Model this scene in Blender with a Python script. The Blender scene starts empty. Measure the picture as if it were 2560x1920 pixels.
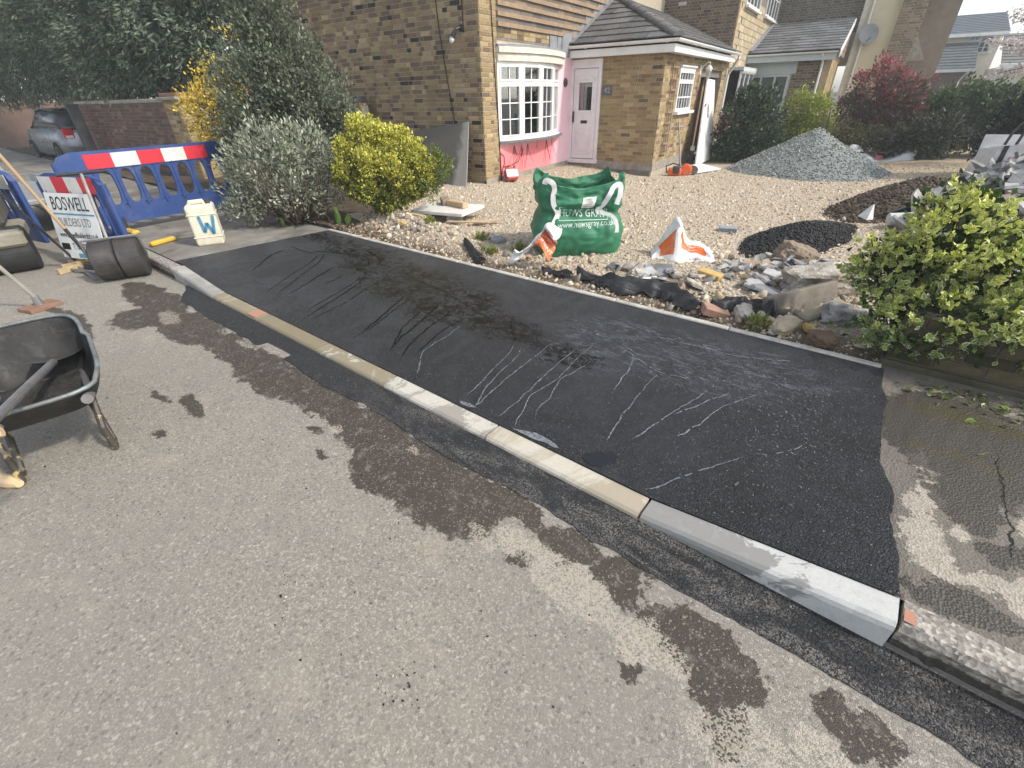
import bpy, bmesh, math, random
import numpy as np
from math import sin, cos, tan, radians, pi, sqrt, atan2, hypot
from mathutils import Vector, Matrix, noise as mnoise

random.seed(7)
RNG = np.random.default_rng(11)
scene = bpy.context.scene
COL = scene.collection

# ------------------------------------------------------------------ camera
# World: X runs along the kerb (to the right), Y from the road to the houses, Z up; the camera stands over the origin.
CAM_H = 1.59
F_PX, PITCH, ROLL, HEAD = 1136.0, radians(32.35), radians(1.34), radians(39.5)
fw = Vector((-sin(HEAD) * cos(PITCH), cos(HEAD) * cos(PITCH), -sin(PITCH)))
r0 = Vector((cos(HEAD), sin(HEAD), 0))
u0 = r0.cross(fw)
cr = r0 * cos(ROLL) - u0 * sin(ROLL)
cu = r0 * sin(ROLL) + u0 * cos(ROLL)
cam_data = bpy.data.cameras.new('camera')
cam = bpy.data.objects.new('camera', cam_data)
COL.objects.link(cam)
cam.matrix_world = Matrix(((cr.x, cu.x, -fw.x, 0), (cr.y, cu.y, -fw.y, 0), (cr.z, cu.z, -fw.z, CAM_H), (0, 0, 0, 1)))
cam_data.sensor_width = 36
cam_data.lens = F_PX / 2560 * 36
cam_data.clip_start = 0.02
cam_data.clip_end = 2000
scene.camera = cam

# ------------------------------------------------------------------ world, sun, exposure
SUN_AZ, SUN_EL = radians(14), radians(43)      # azimuth from +X towards +Y
world = bpy.data.worlds.new('World')
scene.world = world
world.use_nodes = True
wn = world.node_tree
for n in list(wn.nodes):
    wn.nodes.remove(n)
sky = wn.nodes.new('ShaderNodeTexSky')
sky.sky_type = 'NISHITA'
sky.sun_disc = False
sky.sun_elevation = SUN_EL
sky.sun_rotation = radians(90) - SUN_AZ
sky.altitude = 0
sky.air_density = 1.0
sky.dust_density = 1.5
sky.ozone_density = 1.0
hsv = wn.nodes.new('ShaderNodeHueSaturation')
hsv.inputs['Saturation'].default_value = 0.42     # thin cloud: a pale sky
bg = wn.nodes.new('ShaderNodeBackground')
bg.inputs['Strength'].default_value = 0.15
out = wn.nodes.new('ShaderNodeOutputWorld')
wn.links.new(sky.outputs[0], hsv.inputs['Color'])
wn.links.new(hsv.outputs[0], bg.inputs[0])
wn.links.new(bg.outputs[0], out.inputs[0])

sd = bpy.data.lights.new('sun', 'SUN')
sd.energy = 2.0
sd.angle = radians(4)
sd.color = (1.0, 0.93, 0.83)
sun = bpy.data.objects.new('sun', sd)
COL.objects.link(sun)
sdir = Vector((cos(SUN_EL) * cos(SUN_AZ), cos(SUN_EL) * sin(SUN_AZ), sin(SUN_EL)))
sun.rotation_euler = sdir.to_track_quat('Z', 'Y').to_euler()
sun.location = sdir * 60

vs = scene.view_settings
vs.view_transform = 'Standard'
vs.look = 'None'
vs.gamma = 1.0
vs.use_curve_mapping = False
vs.exposure = 0.98

# ------------------------------------------------------------------ materials
def _nt(name):
    m = bpy.data.materials.new(name)
    m.use_nodes = True
    nt = m.node_tree
    for n in list(nt.nodes):
        nt.nodes.remove(n)
    o = nt.nodes.new('ShaderNodeOutputMaterial')
    b = nt.nodes.new('ShaderNodeBsdfPrincipled')
    nt.links.new(b.outputs[0], o.inputs[0])
    return m, nt, b, o

class NB:
    """small node-graph builder"""
    def __init__(s, name):
        s.m, s.nt, s.b, s.o = _nt(name)
        s.tc = s.nt.nodes.new('ShaderNodeTexCoord')
        s.co = s.tc.outputs['Object']
    def node(s, t, **kw):
        n = s.nt.nodes.new(t)
        for k, v in kw.items():
            setattr(n, k, v)
        return n
    def link(s, a, b):
        s.nt.links.new(a, b)
    def sock(s, inp, v):
        if hasattr(v, 'is_output'):
            s.link(v, inp)
        elif isinstance(v, (tuple, list)) and len(v) == 3 and inp.type == 'RGBA':
            inp.default_value = (*v, 1)
        else:
            inp.default_value = v
    def noise(s, scale, detail=4, rough=.55, dist=0, vec=None, out='Fac'):
        n = s.node('ShaderNodeTexNoise')
        s.link(vec or s.co, n.inputs['Vector'])
        n.inputs['Scale'].default_value = scale
        n.inputs['Detail'].default_value = detail
        n.inputs['Roughness'].default_value = rough
        n.inputs['Distortion'].default_value = dist
        return n.outputs[out]
    def voro(s, scale, feat='F1', out='Distance', vec=None, rand=1.0):
        n = s.node('ShaderNodeTexVoronoi', feature=feat)
        s.link(vec or s.co, n.inputs['Vector'])
        n.inputs['Scale'].default_value = scale
        n.inputs['Randomness'].default_value = rand
        return n.outputs[out]
    def ramp(s, fac, stops):
        n = s.node('ShaderNodeValToRGB')
        el = n.color_ramp.elements
        while len(el) > 1:
            el.remove(el[0])
        for i, (p, c) in enumerate(stops):
            e = el[0] if i == 0 else el.new(p)
            e.position = p
            c = c if isinstance(c, (tuple, list)) else (c, c, c)
            e.color = (*c, 1)
        s.link(fac, n.inputs[0])
        return n.outputs[0]
    def mix(s, fac, a, b, mode='MIX'):
        n = s.node('ShaderNodeMix', data_type='RGBA', blend_type=mode)
        s.sock(n.inputs[0], fac)
        s.sock(n.inputs[6], a)
        s.sock(n.inputs[7], b)
        return n.outputs[2]
    def math(s, op, a, b=0.0, clamp=False):
        n = s.node('ShaderNodeMath', operation=op, use_clamp=clamp)
        s.sock(n.inputs[0], a)
        s.sock(n.inputs[1], b)
        return n.outputs[0]
    def smooth(s, v, a, b):
        n = s.node('ShaderNodeMapRange', interpolation_type='SMOOTHSTEP')
        s.link(v, n.inputs[0])
        n.inputs[1].default_value = a
        n.inputs[2].default_value = b
        return n.outputs[0]
    def xyz(s, vec=None):
        n = s.node('ShaderNodeSeparateXYZ')
        s.link(vec or s.co, n.inputs[0])
        return n.outputs
    def attr(s, name='Col'):
        n = s.node('ShaderNodeAttribute', attribute_name=name)
        return n.outputs['Color']
    def mapping(s, scale=(1, 1, 1), rot=(0, 0, 0), loc=(0, 0, 0)):
        n = s.node('ShaderNodeMapping')
        s.link(s.co, n.inputs[0])
        n.inputs['Scale'].default_value = scale
        n.inputs['Rotation'].default_value = rot
        n.inputs['Location'].default_value = loc
        return n.outputs[0]
    def done(s, col, rough=.8, bump=None, bstr=.3, bdist=.01, spec=.4, metal=0.0):
        s.sock(s.b.inputs['Base Color'], col)
        s.sock(s.b.inputs['Roughness'], rough)
        s.sock(s.b.inputs['Specular IOR Level'], spec)
        s.sock(s.b.inputs['Metallic'], metal)
        if bump is not None:
            n = s.node('ShaderNodeBump')
            n.inputs['Strength'].default_value = bstr
            n.inputs['Distance'].default_value = bdist
            s.link(bump, n.inputs['Height'])
            s.link(n.outputs[0], s.b.inputs['Normal'])
        return s.m

MATS = {}
def surf(name, c1, c2=None, scale=8, rough=.8, bump=.25, bscale=60, spec=.35, metal=0, dirt=None, dscale=3, damt=.5, attr=False, bdist=.004, lo=.35, hi=.65):
    """mottled surface: two tones by noise, optional dirt with its own shape, fine relief"""
    if name in MATS:
        return MATS[name]
    g = NB(name)
    f = g.ramp(g.noise(scale, 6, .6), [(lo, 0.0), (hi, 1.0)])
    if attr:
        base = g.attr()
        v = g.mix(f, (.78, .78, .78), (1.16, 1.14, 1.1))
        c = g.mix(1.0, base, v, 'MULTIPLY')
    else:
        c = g.mix(f, c1, c2 or tuple(x * .75 for x in c1))
    if dirt:
        d = g.ramp(g.noise(dscale, 7, .65, 1.0), [(.5, 0.0), (.72, 1.0)])
        d = g.math('MULTIPLY', d, damt)
        c = g.mix(d, c, dirt)
    rr = g.math('ADD', g.math('MULTIPLY', f, .12), rough - .06, True)
    h = g.noise(bscale, 5, .6)
    MATS[name] = g.done(c, rr, h, bump, bdist, spec, metal)
    return MATS[name]

def leafmat(name, trans=.25, rough=.42, spec=.4):
    """leaf: colour from the leaf's own attribute, a little light shines through"""
    if name in MATS:
        return MATS[name]
    g = NB(name)
    c = g.attr()
    v = g.noise(3.0, 3)
    c = g.mix(1.0, c, g.mix(v, (.75, .75, .75), (1.25, 1.25, 1.25)), 'MULTIPLY')
    g.done(c, rough, spec=spec)
    t = g.node('ShaderNodeBsdfTranslucent')
    g.link(c, t.inputs[0])
    mx = g.node('ShaderNodeMixShader')
    mx.inputs[0].default_value = trans
    g.link(g.b.outputs[0], mx.inputs[1])
    g.link(t.outputs[0], mx.inputs[2])
    g.link(mx.outputs[0], g.o.inputs[0])
    MATS[name] = g.m
    return g.m

def glassmat(name, tint=(.8, .85, .85), rough=.02):
    if name in MATS:
        return MATS[name]
    g = NB(name)
    tr = g.node('ShaderNodeBsdfTransparent')
    tr.inputs[0].default_value = (*tint, 1)
    gl = g.node('ShaderNodeBsdfGlossy')
    gl.inputs['Roughness'].default_value = rough
    fr = g.node('ShaderNodeFresnel')
    fr.inputs[0].default_value = 1.5
    mx = g.node('ShaderNodeMixShader')
    a = g.math('ADD', g.math('MULTIPLY', fr.outputs[0], 1.6), .06, True)
    g.link(a, mx.inputs[0])
    g.link(tr.outputs[0], mx.inputs[1])
    g.link(gl.outputs[0], mx.inputs[2])
    g.link(mx.outputs[0], g.o.inputs[0])
    MATS[name] = g.m
    return g.m

# ------------------------------------------------------------------ mesh building
class MB:
    def __init__(s):
        s.v, s.f, s.c, s.mi = [], [], [], []
        s.cur = (1, 1, 1); s.mat = 0
    def add(s, vs, fs, M=None):
        o = len(s.v)
        for p in vs:
            s.v.append(tuple(M @ Vector(p)) if M is not None else tuple(p))
        for f in fs:
            s.f.append([o + i for i in f]); s.c.append(s.cur); s.mi.append(s.mat)
        return s
    def box(s, lo, hi, M=None, j=0):
        x0, y0, z0 = lo; x1, y1, z1 = hi
        vs = [(x0, y0, z0), (x1, y0, z0), (x1, y1, z0), (x0, y1, z0), (x0, y0, z1), (x1, y0, z1), (x1, y1, z1), (x0, y1, z1)]
        if j:
            vs = [(a + random.uniform(-j, j), b + random.uniform(-j, j), c + random.uniform(-j, j)) for a, b, c in vs]
        return s.add(vs, [(3, 2, 1, 0), (4, 5, 6, 7), (0, 1, 5, 4), (1, 2, 6, 5), (2, 3, 7, 6), (3, 0, 4, 7)], M)
    def cbox(s, lo, hi, ch, M=None):
        """box with chamfered edges"""
        x0, y0, z0 = lo; x1, y1, z1 = hi
        c = ch
        vs = []; 
        for z, i in ((z0, c), (z0 + c, 0), (z1 - c, 0), (z1, c)):
            for x, y in ((x0 + c, y0 + i), (x1 - c, y0 + i), (x1 - i, y0 + c), (x1 - i, y1 - c), (x1 - c, y1 - i), (x0 + c, y1 - i), (x0 + i, y1 - c), (x0 + i, y0 + c)):
                vs.append((x, y, z))
        fs = [tuple(range(7, -1, -1)), tuple(range(24, 32))]
        for L in range(3):
            for k in range(8):
                a = L * 8 + k; b = L * 8 + (k + 1) % 8
                fs.append((a, b, b + 8, a + 8))
        return s.add(vs, fs, M)
    def tube(s, pts, r, n=8, cap=True):
        pts = [Vector(p) for p in pts]
        rs = r if isinstance(r, (list, tuple)) else [r] * len(pts)
        o = len(s.v); prev = None
        for i, p in enumerate(pts):
            d = (pts[min(i + 1, len(pts) - 1)] - pts[max(i - 1, 0)])
            if d.length < 1e-9: d = Vector((0, 0, 1))
            d.normalize()
            if prev is None:
                a = d.orthogonal().normalized()
            else:
                a = prev - d * prev.dot(d)
                a = a.normalized() if a.length > 1e-6 else d.orthogonal().normalized()
            prev = a
            b = d.cross(a)
            for k in range(n):
                t = 2 * pi * k / n
                s.v.append(tuple(p + (a * cos(t) + b * sin(t)) * rs[i]))
        for i in range(len(pts) - 1):
            for k in range(n):
                k2 = (k + 1) % n
                s.f.append([o + i * n + k, o + i * n + k2, o + (i + 1) * n + k2, o + (i + 1) * n + k]); s.c.append(s.cur); s.mi.append(s.mat)
        if cap:
            s.f.append([o + k for k in range(n)][::-1]); s.c.append(s.cur); s.mi.append(s.mat)
            e = o + (len(pts) - 1) * n
            s.f.append([e + k for k in range(n)]); s.c.append(s.cur); s.mi.append(s.mat)
        return s
    def prism(s, poly, d, M=None):
        """polygon in the XY plane extruded by d along Z"""
        n = len(poly)
        vs = [(x, y, 0) for x, y in poly] + [(x, y, d) for x, y in poly]
        fs = [tuple(range(n))[::-1], tuple(range(n, 2 * n))] + [(i, (i + 1) % n, n + (i + 1) % n, n + i) for i in range(n)]
        return s.add(vs, fs, M)
    def lathe(s, prof, n=20, M=None, cap=True):
        vs = [(r * cos(2 * pi * k / n), r * sin(2 * pi * k / n), z) for r, z in prof for k in range(n)]
        fs = [(i * n + k, i * n + (k + 1) % n, (i + 1) * n + (k + 1) % n, (i + 1) * n + k) for i in range(len(prof) - 1) for k in range(n)]
        if cap:
            fs += [tuple(range(n))[::-1], tuple(range((len(prof) - 1) * n, len(prof) * n))]
        return s.add(vs, fs, M)
    def grid(s, fn, nu, nv, M=None):
        vs = [fn(i / nu, j / nv) for j in range(nv + 1) for i in range(nu + 1)]
        w = nu + 1
        fs = [(j * w + i, j * w + i + 1, (j + 1) * w + i + 1, (j + 1) * w + i) for j in range(nv) for i in range(nu)]
        return s.add(vs, fs, M)
    def build(s, name, mats, parent=None, loc=None, rot=None, off=None, smooth=False, bevel=0):
        me = bpy.data.meshes.new(name)
        v = s.v
        if off is not None:
            v = [(a - off[0], b - off[1], c - off[2]) for a, b, c in v]
        me.from_pydata(v, [], s.f)
        if not isinstance(mats, (list, tuple)): mats = [mats]
        for m in mats: me.materials.append(m)
        if len(mats) > 1: me.polygons.foreach_set('material_index', s.mi)
        if any(c != (1, 1, 1) for c in s.c):
            at = me.color_attributes.new('Col', 'FLOAT_COLOR', 'CORNER')
            arr = np.ones((len(me.loops), 4), np.float32)
            cnt = np.array([len(f) for f in s.f])
            arr[:, :3] = np.repeat(np.array(s.c, np.float32), cnt, axis=0)
            at.data.foreach_set('color', arr.ravel())
        if smooth: me.polygons.foreach_set('use_smooth', [True] * len(me.polygons))
        me.update()
        o = bpy.data.objects.new(name, me)
        COL.objects.link(o)
        if parent is not None: o.parent = parent
        if loc is not None: o.location = loc
        if rot is not None: o.rotation_euler = rot
        if bevel:
            b = o.modifiers.new('bevel', 'BEVEL'); b.width = bevel; b.segments = 2; b.limit_method = 'ANGLE'
        return o

def npmesh(name, V, F, mats, cols=None, parent=None, loc=None, vcols=None, smooth=False):
    """mesh from numpy arrays; F is (n,k); cols one colour per face, vcols one per vertex"""
    me = bpy.data.meshes.new(name)
    n, k = F.shape
    me.vertices.add(len(V)); me.vertices.foreach_set('co', np.asarray(V, np.float32).ravel())
    me.loops.add(n * k); me.loops.foreach_set('vertex_index', F.astype(np.int32).ravel())
    me.polygons.add(n); me.polygons.foreach_set('loop_start', np.arange(0, n * k, k, dtype=np.int32))
    if smooth: me.polygons.foreach_set('use_smooth', np.ones(n, bool))
    for m in (mats if isinstance(mats, (list, tuple)) else [mats]): me.materials.append(m)
    if cols is not None or vcols is not None:
        at = me.color_attributes.new('Col', 'FLOAT_COLOR', 'CORNER')
        arr = np.ones((n * k, 4), np.float32)
        arr[:, :3] = np.repeat(cols, k, axis=0) if cols is not None else vcols[F.ravel()]
        at.data.foreach_set('color', arr.ravel())
    me.update(calc_edges=True)
    o = bpy.data.objects.new(name, me)
    COL.objects.link(o)
    if parent is not None: o.parent = parent
    if loc is not None: o.location = loc
    return o

def tag(o, label=None, cat=None, group=None, kind=None):
    if label: o['label'] = label
    if cat: o['category'] = cat
    if group: o['group'] = group
    if kind: o['kind'] = kind
    return o
def thing(name, label, cat, loc=(0, 0, 0), rz=0, group=None):
    o = bpy.data.objects.new(name, None)
    o.empty_display_size = .1
    COL.objects.link(o)
    o.location = loc; o.rotation_euler = (0, 0, rz)
    return tag(o, label, cat, group)
def copy_tree(o, parent=None):
    c = o.copy(); COL.objects.link(c); c.parent = parent
    for ch in list(o.children): copy_tree(ch, c)
    return c
def R3(ax, a): return Matrix.Rotation(a, 4, ax)
def T3(x, y, z): return Matrix.Translation((x, y, z))
def sstep(a, b, t):
    t = min(1, max(0, (t - a) / (b - a))); return t * t * (3 - 2 * t)
def lerp(a, b, t): return a + (b - a) * t
def nz(x, y, z=0): return mnoise.noise(Vector((x, y, z)))

def text_obj(name, body, size, mat, parent, M, sx=1.0, ext=.0006, align='CENTER', shear=0):
    """lettering as a thin raised mesh; M places it in the parent's space"""
    cu_ = bpy.data.curves.new(name, 'FONT')
    cu_.body = body; cu_.size = size; cu_.extrude = ext; cu_.align_x = align; cu_.align_y = 'CENTER'; cu_.resolution_u = 3; cu_.shear = shear
    t = bpy.data.objects.new(name, cu_)
    COL.objects.link(t)
    dg = bpy.context.evaluated_depsgraph_get()
    me = bpy.data.meshes.new_from_object(t.evaluated_get(dg))
    bpy.data.objects.remove(t)
    me.materials.clear(); me.materials.append(mat)
    me.transform(M @ Matrix.Diagonal((sx, 1, 1, 1)))
    me.name = name
    o = bpy.data.objects.new(name, me)
    COL.objects.link(o); o.parent = parent
    return o
# ------------------------------------------------------------------ setting: levels
JOINTS = [-5.785, -4.86, -3.95, -3.05, -2.244, -1.355, -.451, .438, 1.352, 2.266, 3.18, 4.1]
KF, KB, EDGE_Y = 1.395, 1.52, 3.30      # kerb face, kerb back, concrete edging line
def kerb_z(x):
    return .028 + .095 * max(min(1, max(0, (x + .451) / .889)), min(1, max(0, (-4.86 - x) / .9)))
def foot_z(x, y):
    k = kerb_z(x)
    return k + (.12 - k) * min(1, max(0, (y - KB) / (EDGE_Y - KB)))
def hard_z(x, y):
    return .12 - .2 * sstep(4.5, 11.5, y) * sstep(-7.5, -4.5, x)
HTH = radians(5.3)                       # the houses stand turned a little from the kerb line
HX = Vector((cos(HTH), sin(HTH), 0)); HY = Vector((-sin(HTH), cos(HTH), 0))
def HP(a, b, z=0.0):
    p = HX * a + HY * b
    return Vector((p.x, p.y, z))

# ------------------------------------------------------------------ ground, road
def blobmask(g, blobs, warp=.35, wscale=4, soft=.35):
    """stains with shapes of their own: union of warped ellipses"""
    nzv = g.noise(wscale, 7, .7, out='Color')
    ad = g.node('ShaderNodeVectorMath', operation='SUBTRACT'); g.link(nzv, ad.inputs[0]); ad.inputs[1].default_value = (.5, .5, .5)
    sc = g.node('ShaderNodeVectorMath', operation='SCALE'); g.link(ad.outputs[0], sc.inputs[0]); sc.inputs['Scale'].default_value = warp
    pa = g.node('ShaderNodeVectorMath', operation='ADD'); g.link(g.co, pa.inputs[0]); g.link(sc.outputs[0], pa.inputs[1])
    x, y, z = g.xyz(pa.outputs[0])
    tot = None
    for bx, by, rx, ry in blobs:
        dx = g.math('MULTIPLY', g.math('SUBTRACT', x, bx), 1 / rx)
        dy = g.math('MULTIPLY', g.math('SUBTRACT', y, by), 1 / ry)
        d = g.math('ADD', g.math('MULTIPLY', dx, dx), g.math('MULTIPLY', dy, dy))
        m = g.smooth(d, 1 + soft, 1 - soft)
        tot = m if tot is None else g.math('MAXIMUM', tot, m)
    return tot

def ragged(g, field, scale=45, amt=.7, lo=.44, hi=.58, detail=9, rough=.78):
    n = g.math('MULTIPLY', g.math('SUBTRACT', g.noise(scale, detail, rough), .5), amt * 2)
    return g.smooth(g.math('ADD', field, n), lo, hi)
def make_road_mat():
    g = NB('worn_road_asphalt')
    x, y, z = g.xyz()
    big = g.noise(.9, 5, .6)
    mid = g.noise(7, 5, .6)
    chips = g.voro(165, 'F1', 'Color')
    cs = g.node('ShaderNodeSeparateColor'); g.link(chips, cs.inputs[0])
    ring = g.voro(165, 'DISTANCE_TO_EDGE', 'Distance')
    base = g.mix(g.ramp(big, [(.3, 0.0), (.7, 1.0)]), (.245, .228, .20), (.285, .258, .212))
    base = g.mix(g.ramp(mid, [(.3, 0.0), (.75, 1.0)]), base, (.23, .214, .19))
    # single chips: pale flint, tan, grey, dark
    chipc = g.ramp(cs.outputs[0], [(0.0, (.12, .11, .098)), (.12, (.2, .185, .16)), (.45, (.265, .24, .20)), (.8, (.335, .30, .245)), (.95, (.54, .49, .41))])
    base = g.mix(g.mix(g.ramp(g.noise(.8, 3), [(.35, 0.0), (.65, 1.0)]), (.22,) * 3, (.5,) * 3), base, chipc)
    gap = g.smooth(ring, .10, .02)
    base = g.mix(g.math('MULTIPLY', gap, .28), base, (.12, .11, .10))
    fl = g.voro(78, 'F1', 'Color'); fs_ = g.node('ShaderNodeSeparateColor'); g.link(fl, fs_.inputs[0])
    fd = g.voro(78, 'DISTANCE_TO_EDGE', 'Distance')
    fm = g.math('MULTIPLY', g.smooth(fs_.outputs[0], .80, .86), g.smooth(fd, .06, .16))
    base = g.mix(g.math('MULTIPLY', fm, .30), base, g.mix(fs_.outputs[1], (.40, .36, .29), (.66, .63, .56)))
    fm2 = g.math('MULTIPLY', g.smooth(fs_.outputs[2], .90, .94), g.smooth(fd, .06, .16))
    base = g.mix(g.math('MULTIPLY', fm2, .6), base, (.13, .12, .11))
    # sandy dust drifts
    dust = g.ramp(g.noise(2.3, 6, .6, .6), [(.55, 0.0), (.75, 1.0)])
    base = g.mix(g.math('MULTIPLY', dust, .35), base, (.42, .36, .27))
    # spots of tar and rust
    sp = g.smooth(g.math('ADD', g.voro(1.3, 'F1', 'Distance'), g.math('MULTIPLY', g.noise(60, 4, .7), .06)), .055, .04)
    base = g.mix(g.math('MULTIPLY', sp, .6), base, (.05, .045, .04))
    sp2 = g.smooth(g.voro(9, 'F1', 'Distance'), .05, .02)
    base = g.mix(g.math('MULTIPLY', sp2, .55), base, (.06, .06, .06))
    # wet, dirty patches beside the new tarmac
    blobs = [(-5.35, 1.05, .75, .17), (-4.9, .8, .3, .2), (-4.35, 1.0, .5, .2), (-3.6, 1.05, .5, .14), (-3.0, 1.03, .5, .17), (-2.5, 1.08, .5, .15), (-1.95, 1.07, .34, .17),
             (-1.55, 1.0, .34, .21), (-1.2, .98, .30, .20), (-1.6, .80, .10, .075), (-.95, 1.12, .2, .08), (-.62, 1.1, .13, .10), (-.38, 1.08, .11, .10), (-.2, 1.02, .07, .06), (-.05, 1.03, .14, .12),
             (.06, .95, .12, .12), (.1, .85, .06, .08), (.4, 1.08, .12, .07), (.75, 1.0, .2, .1), (-3.32, .46, .14, .035), (-3.03, .54, .16, .05), (-2.87, .3, .05, .03),
             (-5.2, .45, .5, .045), (-5.7, .38, .4, .05), (-2.2, .86, .06, .03), (-1.95, .78, .05, .03), (-.75, .92, .05, .04), (-.2, .82, .04, .03)]
    wet = ragged(g, blobmask(g, blobs, .30, 6, .75), 38, .55, .42, .60)
    brk = g.ramp(g.noise(12, 6, .7), [(.30, .35), (.45, 1.0)])
    wet = g.math('MULTIPLY', wet, brk)
    wc = g.mix(g.ramp(cs.outputs[1], [(.0, 0.0), (.88, .1), (.96, 1.0)]), (.034, .027, .020), (.20, .165, .125))
    base = g.mix(g.math('MULTIPLY', wet, .93), base, wc)
    # pale cement dust along the edge of the new strip
    pale = blobmask(g, [(-.75, .98, .14, .06), (-.5, .93, .2, .1), (-.2, .92, .15, .08), (.2, .8, .2, .1), (.35, .95, .12, .05), (-4.7, .97, .2, .07), (-2.1, .95, .06, .04), (-1.6, 1.08, .05, .03), (-3.6, 1.15, .14, .03), (-.95, .9, .1, .04)], .25, 6, .9)
    pale = g.math('MULTIPLY', ragged(g, pale, 60, .9, .45, .62), g.smooth(cs.outputs[2], .25, .5))
    base = g.mix(g.math('MULTIPLY', pale, .6), base, (.46, .41, .335))
    rough = g.mix(wet, (.9, .9, .9), (.55, .55, .55))
    h = g.math('ADD', g.smooth(ring, 0, .2), g.math('MULTIPLY', cs.outputs[2], .6))
    h = g.math('ADD', h, g.math('MULTIPLY', g.noise(400, 3), .5))
    return g.done(base, rough, h, .55, .0035, .35)
road_mat = make_road_mat()

def sheet(name, xs, ys, zf, mat, kind='structure'):
    mb = MB()
    mb.grid(lambda u, v: (lerp(*xs, u), lerp(*ys, v), zf(lerp(*xs, u), lerp(*ys, v))), max(1, int((xs[1] - xs[0]) / .5)), max(1, int((ys[1] - ys[0]) / .5)))
    return tag(mb.build(name, mat), kind=kind)

mb = MB(); mb.add([(-400, -400, -.18), (400, -400, -.18), (400, 400, -.18), (-400, 400, -.18)], [(0, 1, 2, 3)])
tag(mb.build('ground', surf('ground_soil', (.12, .10, .07), (.09, .085, .05), 1.2, .95, .5, 30)), kind='structure')
mb = MB(); mb.add([(-70, -40, 0), (60, -40, 0), (60, 1.42, 0), (-70, 1.42, 0)], [(0, 1, 2, 3)])
tag(mb.build('road', road_mat), kind='structure')

def make_tarmac(name, wet=False):
    g = NB(name)
    x, y, z = g.xyz()
    ch = g.voro(170, 'F1', 'Color'); cs = g.node('ShaderNodeSeparateColor'); g.link(ch, cs.inputs[0])
    edge = g.voro(170, 'DISTANCE_TO_EDGE', 'Distance')
    c = g.mix(g.ramp(cs.outputs[0], [(.1, 0.0), (.9, 1.0)]), (.009, .0095, .011), (.020, .0215, .026))
    c = g.mix(g.ramp(g.noise(5, 6, .65), [(.35, 0.0), (.75, 1.0)]), c, (.030, .032, .036))
    c = g.mix(g.smooth(cs.outputs[1], .975, .99), c, (.22, .2, .17))
    gr = g.voro(62, 'F1', 'Color'); gs = g.node('ShaderNodeSeparateColor'); g.link(gr, gs.inputs[0]); ge = g.voro(62, 'DISTANCE_TO_EDGE', 'Distance')
    c = g.mix(g.math('MULTIPLY', g.smooth(gs.outputs[0], .55, .95), .6), c, (.045, .046, .050))
    c = g.mix(g.math('MULTIPLY', g.smooth(ge, .12, .02), .75), c, (.005, .005, .005))
    rough = .62
    if wet:
        # grey drying film
        film = g.ramp(g.noise(1.6, 9, .72, 1.0), [(.44, 0.0), (.60, 1.0)])
        c = g.mix(g.math('MULTIPLY', film, .55), c, g.mix(gs.outputs[1], (.030, .033, .040), (.062, .067, .080)))
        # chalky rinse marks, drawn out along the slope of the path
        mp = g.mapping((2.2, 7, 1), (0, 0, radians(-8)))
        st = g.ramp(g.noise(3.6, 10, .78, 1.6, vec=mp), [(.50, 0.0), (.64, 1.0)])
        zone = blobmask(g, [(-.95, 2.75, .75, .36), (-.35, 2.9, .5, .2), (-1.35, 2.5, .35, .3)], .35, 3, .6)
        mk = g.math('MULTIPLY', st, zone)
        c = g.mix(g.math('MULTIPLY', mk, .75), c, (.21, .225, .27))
        # standing black wet
        mp2 = g.mapping((2.0, 3.2, 1), (0, 0, radians(25)))
        st2 = g.ramp(g.noise(3.6, 9, .74, 1.6, vec=mp2), [(.45, 0.0), (.54, 1.0)])
        z2 = blobmask(g, [(-3.95, 2.75, .65, .32), (-3.3, 2.62, .62, .40), (-2.72, 2.52, .48, .38), (-4.6, 2.95, .7, .24), (-2.1, 2.42, .45, .2), (-5.4, 3.05, .6, .18), (-1.5, 2.35, .3, .12)], .4, 3, .6)
        mp3 = g.mapping((5.0, 2.6, 1), (0, 0, radians(18)))
        nv = g.noise(5, 5, .6, vec=mp3, out='Color'); va = g.node('ShaderNodeVectorMath', operation='ADD'); g.link(mp3, va.inputs[0]); g.link(nv, va.inputs[1])
        vein = g.smooth(g.voro(1.5, 'DISTANCE_TO_EDGE', 'Distance', vec=va.outputs[0]), .085, .02)
        vein = g.math('MULTIPLY', vein, g.ramp(g.noise(2.6, 4), [(.38, 0.0), (.52, 1.0)]))
        w2 = g.math('MULTIPLY', g.math('MAXIMUM', st2, vein), z2)
        c = g.mix(g.math('MULTIPLY', w2, .9), c, (.0065, .006, .0045))
        rough = g.mix(film, (.44, .44, .44), (.31, .31, .31))
        rough = g.mix(w2, rough, (.13, .13, .13))
    else:
        mpd = g.mapping((1.0, 3.0, 1))
        du = g.ramp(g.noise(3.2, 9, .75, .8, vec=mpd), [(.44, 0.0), (.62, 1.0)])
        du = g.math('MULTIPLY', du, g.smooth(cs.outputs[2], .30, .55))
        du = g.math('MULTIPLY', du, g.smooth(x, -3.5, -.6))
        c = g.mix(g.math('MULTIPLY', du, .75), c, (.24, .225, .2))
    h = g.math('ADD', g.smooth(edge, 0, .2), g.math('MULTIPLY', cs.outputs[2], .8))
    h = g.math('ADD', h, g.math('MULTIPLY', g.math('ADD', g.smooth(ge, 0, .2), gs.outputs[2]), 1.6))
    if wet: h = g.math('MULTIPLY', h, g.math('SUBTRACT', 1.0, g.math('MULTIPLY', w2, .92)))
    return g.done(c, rough, h, .8, .005, g.math('SUBTRACT', .5, g.math('MULTIPLY', w2, .36)) if wet else .5)
tar_mat = make_tarmac('fresh_tarmac', True)
strip_mat = make_tarmac('gutter_tarmac')

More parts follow.
